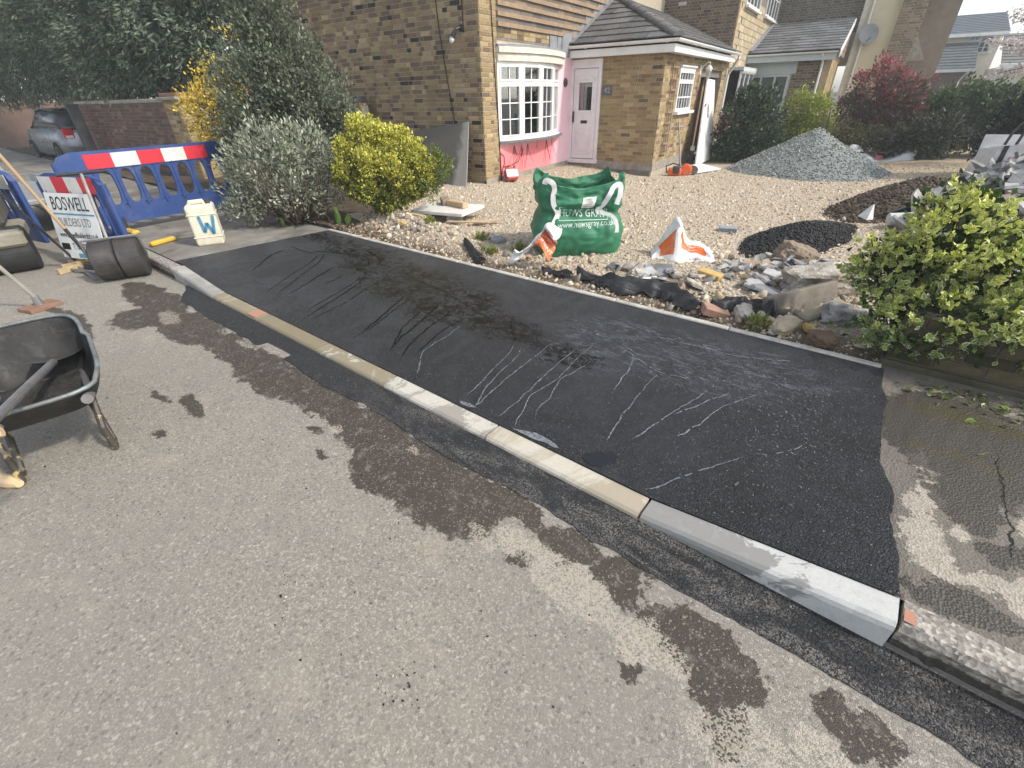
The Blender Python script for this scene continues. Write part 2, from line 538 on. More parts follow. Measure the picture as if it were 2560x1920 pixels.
# fresh gutter strip with a ragged edge towards the road, crowned into the road surface
mb = MB()
def gut(u, v):
    x = lerp(-5.45, 4.2, u)
    y0 = 1.185 + .03 * nz(x * 1.7, 3) + .014 * nz(x * 8, 7) + .007 * nz(x * 30, 1) - .10 * sstep(-3.3, -3.5, x) * 0
    y0 += .17 * sstep(-5.0, -5.45, x)
    if -3.5 < x < -3.15: y0 += .07
    return (x, lerp(y0, 1.40, v), .004 + .004 * sin(pi * v))
mb.grid(gut, 900, 5)
tag(mb.build('gutter_strip', strip_mat), kind='structure')

# fresh tarmac crossing
mb = MB()
def apron(u, v):
    y = lerp(KB, EDGE_Y + .0, v)
    xl = lerp(-6.02, -5.84, v) + .012 * nz(y * 6, 2)
    xr = lerp(.432, .245, v) + .018 * nz(y * 5, 9) + .010 * nz(y * 19, 4) - .03 * sstep(.25, .5, v) * sstep(.8, .5, v)
    x = lerp(xl, xr, u)
    return (x, y, foot_z(x, y) + .006 + .0025 * nz(x * 2.2, y * 2.2) + .001 * nz(x * 9, y * 9))
mb.grid(apron, 160, 60)
tag(mb.build('tarmac_crossing', tar_mat), kind='structure')

def old_path_mat():
    g = NB('old_worn_path')
    x, y, z = g.xyz()
    ch = g.voro(110, 'F1', 'Color'); cs = g.node('ShaderNodeSeparateColor'); g.link(ch, cs.inputs[0])
    c = g.mix(g.noise(2.5, 8, .7), (.10, .09, .075), (.16, .145, .12))
    c = g.mix(g.math('MULTIPLY', cs.outputs[0], .4), c, (.20, .18, .155))
    pale = blobmask(g, [(.47, 2.15, .035, .40), (.49, 1.85, .07, .14), (.66, 1.78, .14, .05), (.90, 1.82, .2, .06), (1.02, 2.35, .12, .35), (1.25, 2.85, .2, .3), (.86, 2.18, .07, .16), (.58, 2.02, .05, .05), (.8, 3.02, .12, .04), (.62, 3.15, .2, .03)], .38, 5, .9)
    pale = ragged(g, pale, 30, .8, .46, .58)
    c = g.mix(g.math('MULTIPLY', pale, .9), c, g.mix(cs.outputs[1], (.27, .24, .20), (.40, .36, .30)))
    wet = blobmask(g, [(.62, 2.75, .36, .48), (.60, 2.22, .10, .22), (.76, 1.96, .13, .07), (.60, 1.63, .16, .07), (1.2, 1.68, .3, .09), (1.1, 2.1, .1, .12), (.9, 2.65, .3, .3), (1.5, 2.5, .3, .5)], .4, 4, .9)
    wet = ragged(g, wet, 24, .6, .42, .55)
    c = g.mix(g.math('MULTIPLY', wet, .86), c, (.040, .035, .028))
    moss = ragged(g, blobmask(g, [(.7, 2.95, .3, .1), (.95, 2.2, .1, .3), (.6, 2.55, .2, .04)], .4, 4, .9), 20, .9, .5, .7)
    c = g.mix(g.math('MULTIPLY', moss, .5), c, (.06, .055, .018))
    crack = g.math('ABSOLUTE', g.math('SUBTRACT', g.math('ADD', x, g.math('MULTIPLY', g.noise(6, 6, .7), .10)), .79))
    crack = g.math('MULTIPLY', g.smooth(crack, .006, .002), g.math('MULTIPLY', g.smooth(y, 1.95, 2.0), g.smooth(y, 2.7, 2.6)))
    c = g.mix(crack, c, (.012, .011, .01))
    h = g.math('ADD', g.voro(110), g.math('MULTIPLY', g.noise(9, 9, .75), .5)); h = g.math('SUBTRACT', h, g.math('MULTIPLY', crack, 3.0))
    r = g.mix(wet, (.9, .9, .9), (.5, .5, .5))
    return g.done(c, r, h, .6, .006, .35)
path_mat = old_path_mat()
mb = MB()
mb.grid(lambda u, v: (lerp(.20, 9, u * u), lerp(KB, 3.42, v), foot_z(lerp(.20, 9, u * u), lerp(KB, 3.42, v)) - .001 - .004 * sstep(.5, .3, lerp(.20, 9, u * u)) + .003 * nz(u * 60, v * 9)), 90, 30)
tag(mb.build('pavement', path_mat), kind='structure')
mb = MB()
mb.grid(lambda u, v: (lerp(-60, -5.8, 1 - (1 - u) ** 2), lerp(KB, 3.42, v), foot_z(min(lerp(-60, -5.8, 1 - (1 - u) ** 2), -5.785), lerp(KB, 3.42, v)) + .003 * nz(u * 60, v * 9)), 90, 20)
tag(mb.build('pavement', surf('old_pavement_grey', (.25, .235, .21), (.15, .14, .12), 2.0, .9, .5, 130, dirt=(.07, .06, .045), dscale=2.2, damt=.8)), kind='structure')

# ------------------------------------------------------------------ kerb stones
def kerb_mat(name, dry, wetc, wetlo, wethi, spots=True, scale=4, split=None):
    g = NB(name)
    n = g.noise(scale, 11, .70, .9)
    if split is not None:
        xx = g.xyz()[0]; n = g.math('ADD', n, g.math('MULTIPLY', g.math('SUBTRACT', split, xx), .55))
    m = g.ramp(n, [(wetlo, 0.0), (wetlo + (wethi - wetlo) * .55, 1.0)])
    c = g.mix(m, dry, wetc)
    c = g.mix(g.math('MULTIPLY', g.ramp(g.noise(90, 5, .7), [(.3, 0.0), (.7, 1.0)]), .35), c, tuple(v * .55 for v in dry))
    c = g.mix(g.math('MULTIPLY', g.ramp(g.noise(11, 8, .75, 1.5), [(.52, 0.0), (.66, 1.0)]), .45), c, tuple(v * .62 for v in dry))
    pit = g.smooth(g.voro(60, 'F1', 'Distance'), .16, .08)
    c = g.mix(g.math('MULTIPLY', pit, .35), c, tuple(v * .35 for v in dry))
    if spots:
        s = g.smooth(g.voro(7, 'F1', 'Distance'), .12, .09)
        c = g.mix(g.math('MULTIPLY', s, .65), c, tuple(v * .45 for v in dry))
    if name == 'kerb_old_rough':
        sp = g.voro(85, 'F1', 'Color'); ss_ = g.node('ShaderNodeSeparateColor'); g.link(sp, ss_.inputs[0])
        c = g.mix(.55, c, g.ramp(ss_.outputs[0], [(0, (.08, .075, .065)), (.4, (.22, .2, .175)), (.8, (.38, .35, .3)), (1, (.6, .57, .5))]))
        damp = ragged(g, g.smooth(g.xyz()[2], .10, .0), 14, .5, .45, .6)
        c = g.mix(g.math('MULTIPLY', damp, .85), c, (.028, .025, .022))
        return g.done(c, .85, g.math('ADD', g.voro(85), g.noise(60, 6, .7)), .45, .004, .35)
    return g.done(c, g.mix(m, (.85,) * 3, (.6,) * 3), g.noise(140, 5, .7), .35, .003, .4)
KM = [kerb_mat('kerb_grey', (.38, .37, .34), (.26, .25, .23), .45, .6),
      kerb_mat('kerb_tan_wet', (.36, .33, .26), (.25, .21, .13), .40, .52, False),
      kerb_mat('kerb_tan_wet_b', (.33, .30, .22), (.22, .185, .115), .35, .5, False),
      kerb_mat('kerb_tan_mottled', (.44, .41, .35), (.24, .205, .13), .42, .47, False, 6),
      kerb_mat('kerb_white_stained', (.50, .475, .41), (.29, .27, .23), .49, .54, True, 3.0),
      kerb_mat('kerb_cream', (.50, .465, .39), (.36, .31, .225), .46, .60, True, 2.2),
      kerb_mat('kerb_new_white', (.52, .52, .50), (.24, .235, .22), .48, .53, True, 5, .42),
      kerb_mat('kerb_old_rough', (.30, .275, .24), (.17, .15, .13), .45, .65, False, 14)]
bed = MB(); bed.box((-5.9, KF + .02, -.2), (4.1, KB - .01, .012))
kerb = tag(bed.build('kerb', surf('kerb_bedding', (.2, .19, .17), (.13, .12, .11), 20)), kind='structure')
MARK = surf('orange_marking_paint', (.42, .17, .11), (.32, .22, .16), 40, .8, .2, 200)
for i in range(len(JOINTS) - 1):
    a, b = JOINTS[i] + .006, JOINTS[i + 1] - .006
    old = i >= 7
    mb = MB()
    prof = [(KF, -.12), (KF, -.028), (KF + .006, -.012), (KF + .02, -.001), (KF + .03, 0), (KB, 0), (KB, -.12)]
    if old: prof = [(KF + .022, -.14), (KF + .018, -.05), (KF + .012, -.03), (KF + .03, -.004), (KF + .05, .002), (KB, .003), (KB, -.14)]
    segs = 24
    vs = []; n = len(prof)
    for k in range(segs + 1):
        x = lerp(a, b, k / segs)
        zt = kerb_z(x) + (.004 * nz(x * 6, 4) if old else .0007 * nz(x * 14, 4)); arr_ = .004 * max(0, nz(x * 17, 9) - .25)
        for (y, dz) in prof:
            vs.append((x - a, y + (.004 * nz(x * 9, dz * 40 + 3) if old else .0008 * nz(x * 20, dz * 60)) - KF + (arr_ if -.03 < dz < 0 else 0), zt + dz - (arr_ if -.03 < dz < 0 else 0)))
    fs = [(k * n + q, k * n + q + 1, (k + 1) * n + q + 1, (k + 1) * n + q) for k in range(segs) for q in range(n - 1)]
    fs = [f[::-1] for f in fs] + [tuple(range(n)), tuple(range(segs * n, segs * n + n))[::-1]]
    mb.add(vs, fs)
    ks = mb.build('kerb_stone', KM[min(i, 7)], kerb, loc=(a, KF, 0))
    if i == 1:
        m2 = MB(); m2.box((.70, .012, kerb_z(-4) - .004), (.84, .123, kerb_z(-4) + .0012))
        m2.build('paint_mark', MARK, ks)
    if i == 7:
        m2 = MB()
        m2.grid(lambda u, v: (.002 + .03 * u * (1 + .4 * nz(v * 9, 2)), .035 + .055 * v, kerb_z(.44) + .0045), 4, 8)
        m2.build('paint_mark', MARK, ks)
# old granite-like kerb further left, beyond the transition stone
for i in range(8):
    a = -5.80 - .915 * (i + 1); mb = MB()
    mb.cbox((0, 0, -.1), (.905, .122, .118), .012)
    mb.build('kerb_stone', KM[7], kerb, loc=(a, KF + .005, 0))

# concrete edging along the back of the crossing
base = MB(); base.box((-5.86, EDGE_Y - .004, -.05), (.235, EDGE_Y + .046, .122))
edging = tag(base.build('path_edging', surf('edging_bedding', (.3, .28, .24), None, 20)), kind='structure')
EM = surf('edging_concrete', (.50, .48, .43), (.36, .34, .30), 14, .9, .4, 120, dirt=(.2, .17, .13), dscale=9, damt=.6)
x = .235; k = 0
while x > -5.8:
    w = .912 if x - .912 > -5.86 else x + 5.86
    mb = MB(); mb.cbox((-w + .004, -.002, -.08), (0, .05, .135 + .003 * random.random()), .006)
    mb.build('edging_stone', EM, edging, loc=(x, EDGE_Y - .003 + .004 * random.random(), 0)); x -= .916

# ------------------------------------------------------------------ water run-off on the tarmac
def catmull(pts, n=8):
    P = [Vector((*p, 0)) for p in pts]; P = [P[0] * 2 - P[1]] + P + [P[-1] * 2 - P[-2]]
    o = []
    for i in range(1, len(P) - 2):
        for k in range(n):
            t = k / n
            o.append(.5 * ((2 * P[i]) + (P[i + 1] - P[i - 1]) * t + (2 * P[i - 1] - 5 * P[i] + 4 * P[i + 1] - P[i + 2]) * t * t + (3 * P[i] - P[i - 1] - 3 * P[i + 1] + P[i + 2]) * t ** 3))
    o.append(P[-2])
    return o
VC = []
def paint(o, vc):
    me = o.data; at = me.color_attributes.new('Col', 'FLOAT_COLOR', 'POINT'); arr = np.ones((len(me.vertices), 4), np.float32); arr[:len(vc), :3] = np.array(vc, np.float32); at.data.foreach_set('color', arr.ravel()); return o
def ribbon(mb, pts, w0, w1, seed=0, gap=0):
    c = catmull(pts, 14); n = len(c); o = None
    for i, p in enumerate(c):
        d = (c[min(i + 1, n - 1)] - c[max(i - 1, 0)]).normalized(); s = Vector((-d.y, d.x, 0))
        j = .008 * nz(p.x * 14 + seed, p.y * 14) + .004 * nz(p.x * 40 + seed, p.y * 40)
        w = lerp(w0, w1, i / n) * (.75 + .9 * abs(nz(p.x * 25, p.y * 25, seed))) * .5
        q = p + s * j
        L = q - s * w; Rr = q + s * w
        zz = lambda v: foot_z(v.x, v.y) + .0065 + .0025 * nz(v.x * 2.2, v.y * 2.2) + .001 * nz(v.x * 9, v.y * 9)
        row = [(L.x, L.y, zz(L) + .0022), (q.x, q.y, zz(q) + .0032), (Rr.x, Rr.y, zz(Rr) + .0022)]
        b = len(mb.v); mb.v += row; e_ = min(1, i / (n * .12 + 1), (n - 1 - i) / (n * .2 + 1)) * lerp(.85, 1, i / n); VC.extend([(.0,) * 3, (e_,) * 3, (.0,) * 3])
        if o is not None and not (gap and mnoise.noise(Vector((p.x * 30, p.y * 30, seed))) > gap):
            for t in (0, 1):
                mb.f.append([o + t, o + t + 1, b + t + 1, b + t]); mb.c.append((1, 1, 1)); mb.mi.append(0)
        o = b
DARK = [[(-5.47, 2.52), (-5.41, 2.3), (-5.23, 2.06), (-5.07, 1.85)], [(-5.04, 2.68), (-4.88, 2.48), (-4.74, 2.21), (-4.55, 1.88), (-4.38, 1.6)], [(-5.05, 2.76), (-4.8, 2.53), (-4.61, 2.22), (-4.41, 1.91), (-4.3, 1.63)],
        [(-4.5, 2.56), (-4.4, 2.28), (-4.3, 2.04), (-4.18, 1.73)], [(-4.2, 2.41), (-4.15, 2.31), (-4.16, 2.13)], [(-4.06, 2.55), (-3.93, 2.39), (-3.85, 2.15), (-3.76, 1.84), (-3.65, 1.59)], [(-3.98, 2.54), (-3.87, 2.39), (-3.77, 2.14), (-3.67, 1.83), (-3.57, 1.54)],
        [(-3.72, 2.57), (-3.7, 2.41), (-3.64, 2.22), (-3.57, 2.01), (-3.54, 1.75), (-3.48, 1.56)], [(-3.37, 2.5), (-3.36, 2.4), (-3.63, 2.45)], [(-3.34, 2.75), (-3.21, 2.49), (-3.21, 2.39), (-3.13, 2.19), (-3.03, 1.94), (-2.96, 1.74), (-2.91, 1.56)],
        [(-3.15, 2.48), (-3.1, 2.26), (-3.0, 1.96), (-2.91, 1.66)], [(-2.97, 2.49), (-2.83, 2.2), (-2.75, 2.0), (-2.64, 1.84), (-2.46, 1.58)], [(-2.89, 2.59), (-2.76, 2.29), (-2.69, 2.08), (-2.62, 1.85), (-2.46, 1.57)], [(-2.65, 2.5), (-2.6, 2.26), (-2.56, 2.05), (-2.47, 1.81), (-2.31, 1.55)],
        [(-2.43, 2.46), (-2.45, 2.2), (-2.39, 1.93), (-2.32, 1.71)], [(-5.2, 2.62), (-4.95, 2.78), (-4.5, 2.9), (-4.2, 2.75), (-4.05, 2.6)], [(-5.6, 2.6), (-5.2, 2.6), (-5.05, 2.7)], [(-3.9, 2.9), (-3.5, 2.75), (-3.1, 2.7), (-2.7, 2.6), (-2.3, 2.5), (-1.9, 2.42)], [(-4.7, 3.05), (-4.3, 2.95), (-4.0, 2.75)], [(-2.1, 2.55), (-1.95, 2.4), (-1.86, 2.32)]]
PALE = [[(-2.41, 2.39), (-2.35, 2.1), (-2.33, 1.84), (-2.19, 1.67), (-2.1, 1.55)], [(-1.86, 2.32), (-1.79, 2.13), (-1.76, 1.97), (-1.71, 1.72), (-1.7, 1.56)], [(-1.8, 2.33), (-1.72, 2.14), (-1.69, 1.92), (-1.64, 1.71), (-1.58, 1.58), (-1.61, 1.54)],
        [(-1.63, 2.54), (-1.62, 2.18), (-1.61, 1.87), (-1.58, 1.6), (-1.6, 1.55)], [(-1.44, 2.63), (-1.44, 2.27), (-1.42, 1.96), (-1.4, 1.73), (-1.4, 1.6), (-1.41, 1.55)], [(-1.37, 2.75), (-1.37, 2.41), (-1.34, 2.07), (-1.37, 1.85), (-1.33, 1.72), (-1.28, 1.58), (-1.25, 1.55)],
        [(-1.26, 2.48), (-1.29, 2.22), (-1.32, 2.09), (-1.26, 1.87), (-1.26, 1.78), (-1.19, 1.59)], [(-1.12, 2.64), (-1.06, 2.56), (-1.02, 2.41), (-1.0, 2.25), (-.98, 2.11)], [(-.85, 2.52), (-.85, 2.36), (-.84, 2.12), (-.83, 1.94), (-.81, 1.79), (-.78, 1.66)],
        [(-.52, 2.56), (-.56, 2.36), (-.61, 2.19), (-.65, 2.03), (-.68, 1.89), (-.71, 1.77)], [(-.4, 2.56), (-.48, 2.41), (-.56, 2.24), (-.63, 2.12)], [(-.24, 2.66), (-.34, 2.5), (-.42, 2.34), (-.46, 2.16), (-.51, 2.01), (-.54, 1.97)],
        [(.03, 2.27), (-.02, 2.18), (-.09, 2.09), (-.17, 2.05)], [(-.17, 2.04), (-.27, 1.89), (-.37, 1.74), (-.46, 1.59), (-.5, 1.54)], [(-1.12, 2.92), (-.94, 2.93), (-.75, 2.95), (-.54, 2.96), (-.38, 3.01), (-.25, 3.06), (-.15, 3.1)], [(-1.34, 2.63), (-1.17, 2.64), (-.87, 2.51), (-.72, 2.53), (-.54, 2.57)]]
def runmat(name, c1, c2, rough):
    g = NB(name)
    col = g.mix(g.ramp(g.noise(70, 5, .7), [(.35, 0.0), (.65, 1.0)]), c1, c2)
    g.done(col, rough, g.noise(110, 3), .2, .002, .6)
    m = g.attr(); sp = g.node('ShaderNodeSeparateColor'); g.link(m, sp.inputs[0])
    k = g.math('MULTIPLY', sp.outputs[0], g.ramp(g.noise(55, 6, .75), [(.30, .35), (.55, 1.25)]))
    k = g.smooth(k, .22, .78)
    tr = g.node('ShaderNodeBsdfTransparent'); mx = g.node('ShaderNodeMixShader')
    g.link(k, mx.inputs[0]); g.link(tr.outputs[0], mx.inputs[1]); g.link(g.b.outputs[0], mx.inputs[2]); g.link(mx.outputs[0], g.o.inputs[0])
    return g.m
water_mat = runmat('running_water', (.004, .004, .004), (.007, .007, .007), .16)
sky_sheen_mat = runmat('sky_sheen_water', (.05, .053, .058), (.23, .24, .26), .25)  # grey-white stands in for sky reflected in the water, with some foam
g = NB('puddle_water'); puddle_mat = g.done((.006, .006, .007), .05, None, spec=.6)
mb = MB()
for i, p in enumerate(DARK):
    ribbon(mb, p, .034 if i % 3 else .060, .016, i, .6)
tag(paint(mb.build('water_runnels', water_mat), VC), 'dark wet runnels trickling down the fresh tarmac', 'water', kind='stuff')
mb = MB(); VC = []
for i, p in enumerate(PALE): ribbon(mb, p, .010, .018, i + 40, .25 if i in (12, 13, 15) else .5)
# splashes left by the hose
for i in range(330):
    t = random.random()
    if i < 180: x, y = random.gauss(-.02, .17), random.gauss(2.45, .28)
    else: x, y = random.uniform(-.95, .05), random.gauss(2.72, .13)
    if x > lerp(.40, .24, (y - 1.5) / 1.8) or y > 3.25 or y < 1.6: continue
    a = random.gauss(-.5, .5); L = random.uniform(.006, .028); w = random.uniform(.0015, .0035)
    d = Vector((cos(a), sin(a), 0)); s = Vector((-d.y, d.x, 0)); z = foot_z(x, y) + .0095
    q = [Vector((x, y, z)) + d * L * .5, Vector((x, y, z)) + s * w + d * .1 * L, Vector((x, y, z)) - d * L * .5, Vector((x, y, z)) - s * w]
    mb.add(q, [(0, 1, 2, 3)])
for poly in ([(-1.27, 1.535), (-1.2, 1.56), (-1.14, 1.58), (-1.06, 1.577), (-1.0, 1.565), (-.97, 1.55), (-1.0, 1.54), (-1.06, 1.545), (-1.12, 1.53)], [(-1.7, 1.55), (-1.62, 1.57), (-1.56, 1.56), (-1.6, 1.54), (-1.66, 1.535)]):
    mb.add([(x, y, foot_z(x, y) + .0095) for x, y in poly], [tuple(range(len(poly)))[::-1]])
tag(paint(mb.build('sky_sheen_runnels', sky_sheen_mat), VC), 'pale foamy trickles and splashes, sky reflection painted in, on the fresh tarmac', 'water', kind='stuff')
mb = MB()
poly = [(-.84, 1.56), (-.83, 1.6), (-.79, 1.66), (-.76, 1.65), (-.74, 1.69), (-.70, 1.67), (-.69, 1.63), (-.72, 1.59), (-.74, 1.55), (-.78, 1.54)]
mb.add([(x, y, foot_z(x, y) + .0092) for x, y in poly], [tuple(range(len(poly)))[::-1]])
tag(mb.build('puddle', puddle_mat), 'small dark puddle on the tarmac beside the cream kerb stone', 'puddle', kind='stuff')

# ------------------------------------------------------------------ hardcore yard
def yard_mat():
    g = NB('hardcore_fines')
    c = g.mix(g.noise(3, 7, .65), (.49, .42, .32), (.41, .35, .265))
    ch = g.voro(38, 'F1', 'Color'); cs = g.node('ShaderNodeSeparateColor'); g.link(ch, cs.inputs[0])
    c = g.mix(.6, c, g.ramp(cs.outputs[0], [(0, (.27, .22, .165)), (.4, (.42, .355, .27)), (.85, (.53, .46, .36)), (1, (.64, .57, .47))]))
    x, y, z = g.xyz()
    soil = g.math('MULTIPLY', g.smooth(y, 3.85, 3.4), g.ramp(g.noise(4, 7, .7), [(.3, .45), (.6, 1.0)]))
    c = g.mix(soil, c, (.075, .055, .035))
    far = g.math('MULTIPLY', g.smooth(y, 13, 15.5), .6)
    c = g.mix(far, c, (.33, .26, .15))
    h = g.math('ADD', g.voro(38), g.math('MULTIPLY', g.noise(90, 5, .7), .6))
    return g.done(c, .95, h, 1.0, .02, .2)
def yard_h(x, y):
    h = hard_z(x, y) + .03 * nz(x * .8, y * .8) + .014 * nz(x * 3, y * 3, 5) + .006 * nz(x * 9, y * 9, 8)
    h += .05 * sstep(3.3, 3.9, y) * sstep(-1.0, .1, x)
    h += .16 * math.exp(-((x + 5.4) ** 2 / .5 + (y - 4.05) ** 2 / .06)) + .10 * math.exp(-((x + 4.4) ** 2 / .7 + (y - 3.85) ** 2 / .04))  # ridge of rubble near the shrubs
    h -= .03 * sstep(3.6, 3.3, y)
    return h
mb = MB()
NXY = (130, 240)
mb.grid(lambda u, v: (lerp(-7.6, 6.5, u), lerp(EDGE_Y + .04, 27, v * v * .5 + v * .5), yard_h(lerp(-7.6, 6.5, u), lerp(EDGE_Y + .04, 27, v * v * .5 + v * .5))), *NXY)
tag(mb.build('yard_ground', yard_mat(), smooth=True), kind='structure')
mb = MB()
mb.grid(lambda u, v: (lerp(-30, -5.75 - 1.5 * sstep(4.3, 5.6, lerp(3.36, 20, v * v)), u), lerp(3.36, 20, v * v), .15 + .05 * nz(u * 30, v * 20) + .02 * nz(u * 120, v * 90)), 120, 60)
tag(mb.build('planting_bed', surf('bed_soil', (.055, .04, .026), (.10, .075, .05), 9, .95, .8, 40, bdist=.02)), kind='structure')

# loose stones
ICO_V = []; 
_t = (1 + sqrt(5)) / 2
ICO_V = np.array([(-1, _t, 0), (1, _t, 0), (-1, -_t, 0), (1, -_t, 0), (0, -1, _t), (0, 1, _t), (0, -1, -_t), (0, 1, -_t), (_t, 0, -1), (_t, 0, 1), (-_t, 0, -1), (-_t, 0, 1)], float)
ICO_V /= np.linalg.norm(ICO_V[0])
ICO_F = np.array([(0, 11, 5), (0, 5, 1), (0, 1, 7), (0, 7, 10), (0, 10, 11), (1, 5, 9), (5, 11, 4), (11, 10, 2), (10, 7, 6), (7, 1, 8), (3, 9, 4), (3, 4, 2), (3, 2, 6), (3, 6, 8), (3, 8, 9), (4, 9, 5), (2, 4, 11), (6, 2, 10), (8, 6, 7), (9, 8, 1)])
def randrot(n, rng=RNG):
    q = rng.normal(size=(n, 4)); q /= np.linalg.norm(q, axis=1)[:, None]
    w, x, y, z = q.T
    return np.stack([np.stack([1 - 2 * (y * y + z * z), 2 * (x * y - z * w), 2 * (x * z + y * w)], -1), np.stack([2 * (x * y + z * w), 1 - 2 * (x * x + z * z), 2 * (y * z - x * w)], -1), np.stack([2 * (x * z - y * w), 2 * (y * z + x * w), 1 - 2 * (x * x + y * y)], -1)], 1)
def stones(name, P, S, C, mat, parent=None, flat=.65, rough=.42, loc=None):
    n = len(P)
    V = ICO_V[None] * (1 + RNG.uniform(-rough, rough, (n, 12, 1))) * (S[:, None, None] * np.stack([RNG.uniform(.75, 1.35, n), RNG.uniform(.6, 1.0, n), RNG.uniform(.4, .4 + flat, n)], -1)[:, None, :])
    Rm = randrot(n)
    V = np.einsum('nij,nkj->nki', Rm, V) + P[:, None, :]
    F = (ICO_F[None] + (np.arange(n) * 12)[:, None, None]).reshape(-1, 3)
    return npmesh(name, V.reshape(-1, 3), F, mat, cols=np.repeat(C, 20, axis=0), parent=parent, loc=loc)
def palette(cols, n, w=None, var=.12):
    c = np.array(cols)[RNG.choice(len(cols), n, p=w)]
    return c * (1 + RNG.uniform(-var, var, (n, 1)))
STONE = surf('loose_stone', (1, 1, 1), None, 25, .92, .4, 90, attr=True)
HARD = [(.52, .43, .315), (.45, .37, .265), (.60, .515, .395), (.36, .29, .21), (.47, .33, .25), (.43, .40, .345), (.24, .2, .165), (.64, .58, .48)]
HW = [.27, .25, .17, .11, .05, .07, .03, .05]
# density falls with distance: near stones stand out one by one
Y = 3.40 + (RNG.random(52000) ** 1.35) * 12.5
X = RNG.uniform(-7.0, 2.4, 52000)
keep = ~((X < -6.55) & (Y > 7.2)) & ~((X < -5.9) & (Y < 4.6)) & ~((X < -3.9) & (Y > 10.9)) & (RNG.random(52000) < np.where(Y < 3.6, .5, 1.0))
X, Y = X[keep], Y[keep]
S = np.exp(RNG.normal(-4.52, .5, len(X))) * (1 + .02 * (Y - 4)); S = np.clip(S, .005, .045)
Z = np.array([yard_h(a, b) for a, b in zip(X, Y)]) - S * .05
tag(stones('hardcore_stones', np.stack([X, Y, Z], 1), S, palette(HARD, len(X), HW, .09), STONE, flat=.3), 'crushed brick and flint hardcore spread over the yard', 'gravel', kind='stuff')
# bigger rubble along the front edge and beside the shrubs
n = 900
X = np.concatenate([RNG.normal(-5.0, .55, 420), RNG.uniform(-3.4, -.2, 240), RNG.normal(-.55, .5, 240)]); Y = np.concatenate([RNG.normal(3.95, .17, 420), RNG.normal(3.85, .22, 240), RNG.normal(4.2, .4, 240)])
ok = (Y > 3.42) & (X > -6.0); X, Y = X[ok], Y[ok]
S = np.clip(np.exp(RNG.normal(-3.85, .42, len(X))), .012, .05)
Z = np.array([yard_h(a, b) for a, b in zip(X, Y)]) + S * .35
RUB = [(.46, .40, .32), (.38, .33, .26), (.55, .49, .40), (.27, .23, .19), (.43, .34, .21), (.36, .26, .2), (.22, .2, .18), (.35, .28, .2)]
tag(stones('edge_rubble', np.stack([X, Y, Z], 1), S, palette(RUB, len(X)), STONE), 'small rubble and flints lying along the concrete edging', 'rubble', kind='stuff')

# crumbs of tarmac and grit dropped on the road
n = 420
X = np.concatenate([RNG.normal(-1.6, 1.3, 160), RNG.uniform(-3.6, .6, 140), RNG.normal(-.75, .05, 40), RNG.normal(-1.35, .05, 30), RNG.normal(-3.3, .4, 50)]); Y = np.concatenate([RNG.uniform(-.2, 1.1, 160), RNG.uniform(-.1, 1.15, 140), RNG.normal(.33, .045, 40), RNG.normal(.26, .05, 30), RNG.normal(.6, .25, 50)])
S = np.clip(np.exp(RNG.normal(-6.0, .4, n)), .0013, .006)
tag(stones('road_grit', np.stack([X, Y, S * .4], 1), S, palette([(.02, .02, .02), (.03, .028, .026), (.05, .045, .04), (.5, .46, .4)], n, [.4, .3, .18, .12]), STONE), 'dark crumbs of tarmac and pale grit dropped on the road', 'grit', kind='stuff')
# ------------------------------------------------------------------ houses
WHITE = surf('white_upvc', (.78, .78, .77), (.70, .70, .69), 3, .35, .05, 30, .5, dirt=(.5, .48, .44), dscale=4, damt=.35)
OFFW = surf('weathered_white_wood', (.66, .63, .55), (.52, .49, .42), 6, .7, .2, 60, dirt=(.35, .32, .27), dscale=7, damt=.5)
MORTAR = surf('mortar', (.44, .385, .29), (.34, .29, .215), 12, .95, .5, 120)
BRICK = surf('stock_brick', (1, 1, 1), None, 38, .92, .6, 110, attr=True, bdist=.005)
CONC = surf('plain_concrete', (.34, .31, .26), (.24, .22, .18), 7, .92, .5, 90, dirt=(.14, .12, .09), dscale=3, damt=.6)
GLASS = glassmat('window_glass')
DARKIN = surf('room_interior', (.20, .19, .18), (.15, .14, .13), 3, .9)
LEAD = surf('lead_flashing', (.25, .26, .27), (.18, .19, .2), 6, .6, .2, 40)
TILE = surf('roof_tile_concrete', (1, 1, 1), None, 30, .9, .6, 90, attr=True, dirt=(.36, .36, .33), dscale=22, damt=.45)
BLACKM = surf('black_metal', (.018, .018, .02), (.03, .03, .03), 20, .5, .1, 60, .5)
CABLE = surf('black_cable', (.02, .018, .016), None, 10, .6)
STOCK = [(0.278, 0.205, 0.116), (0.241, 0.178, 0.104), (0.332, 0.25, 0.149), (0.198, 0.14, 0.091), (0.166, 0.115, 0.084), (0.123, 0.09, 0.07), (0.396, 0.305, 0.186), (0.039, 0.035, 0.032)]
STOCKW = [.24, .21, .14, .15, .11, .06, .05, .04]
BUFF = [(0.305, 0.225, 0.116), (0.268, 0.195, 0.102), (0.348, 0.26, 0.14), (0.219, 0.155, 0.084), (0.385, 0.295, 0.167), (0.128, 0.098, 0.067)]
BUFFW = [.3, .25, .2, .14, .08, .03]

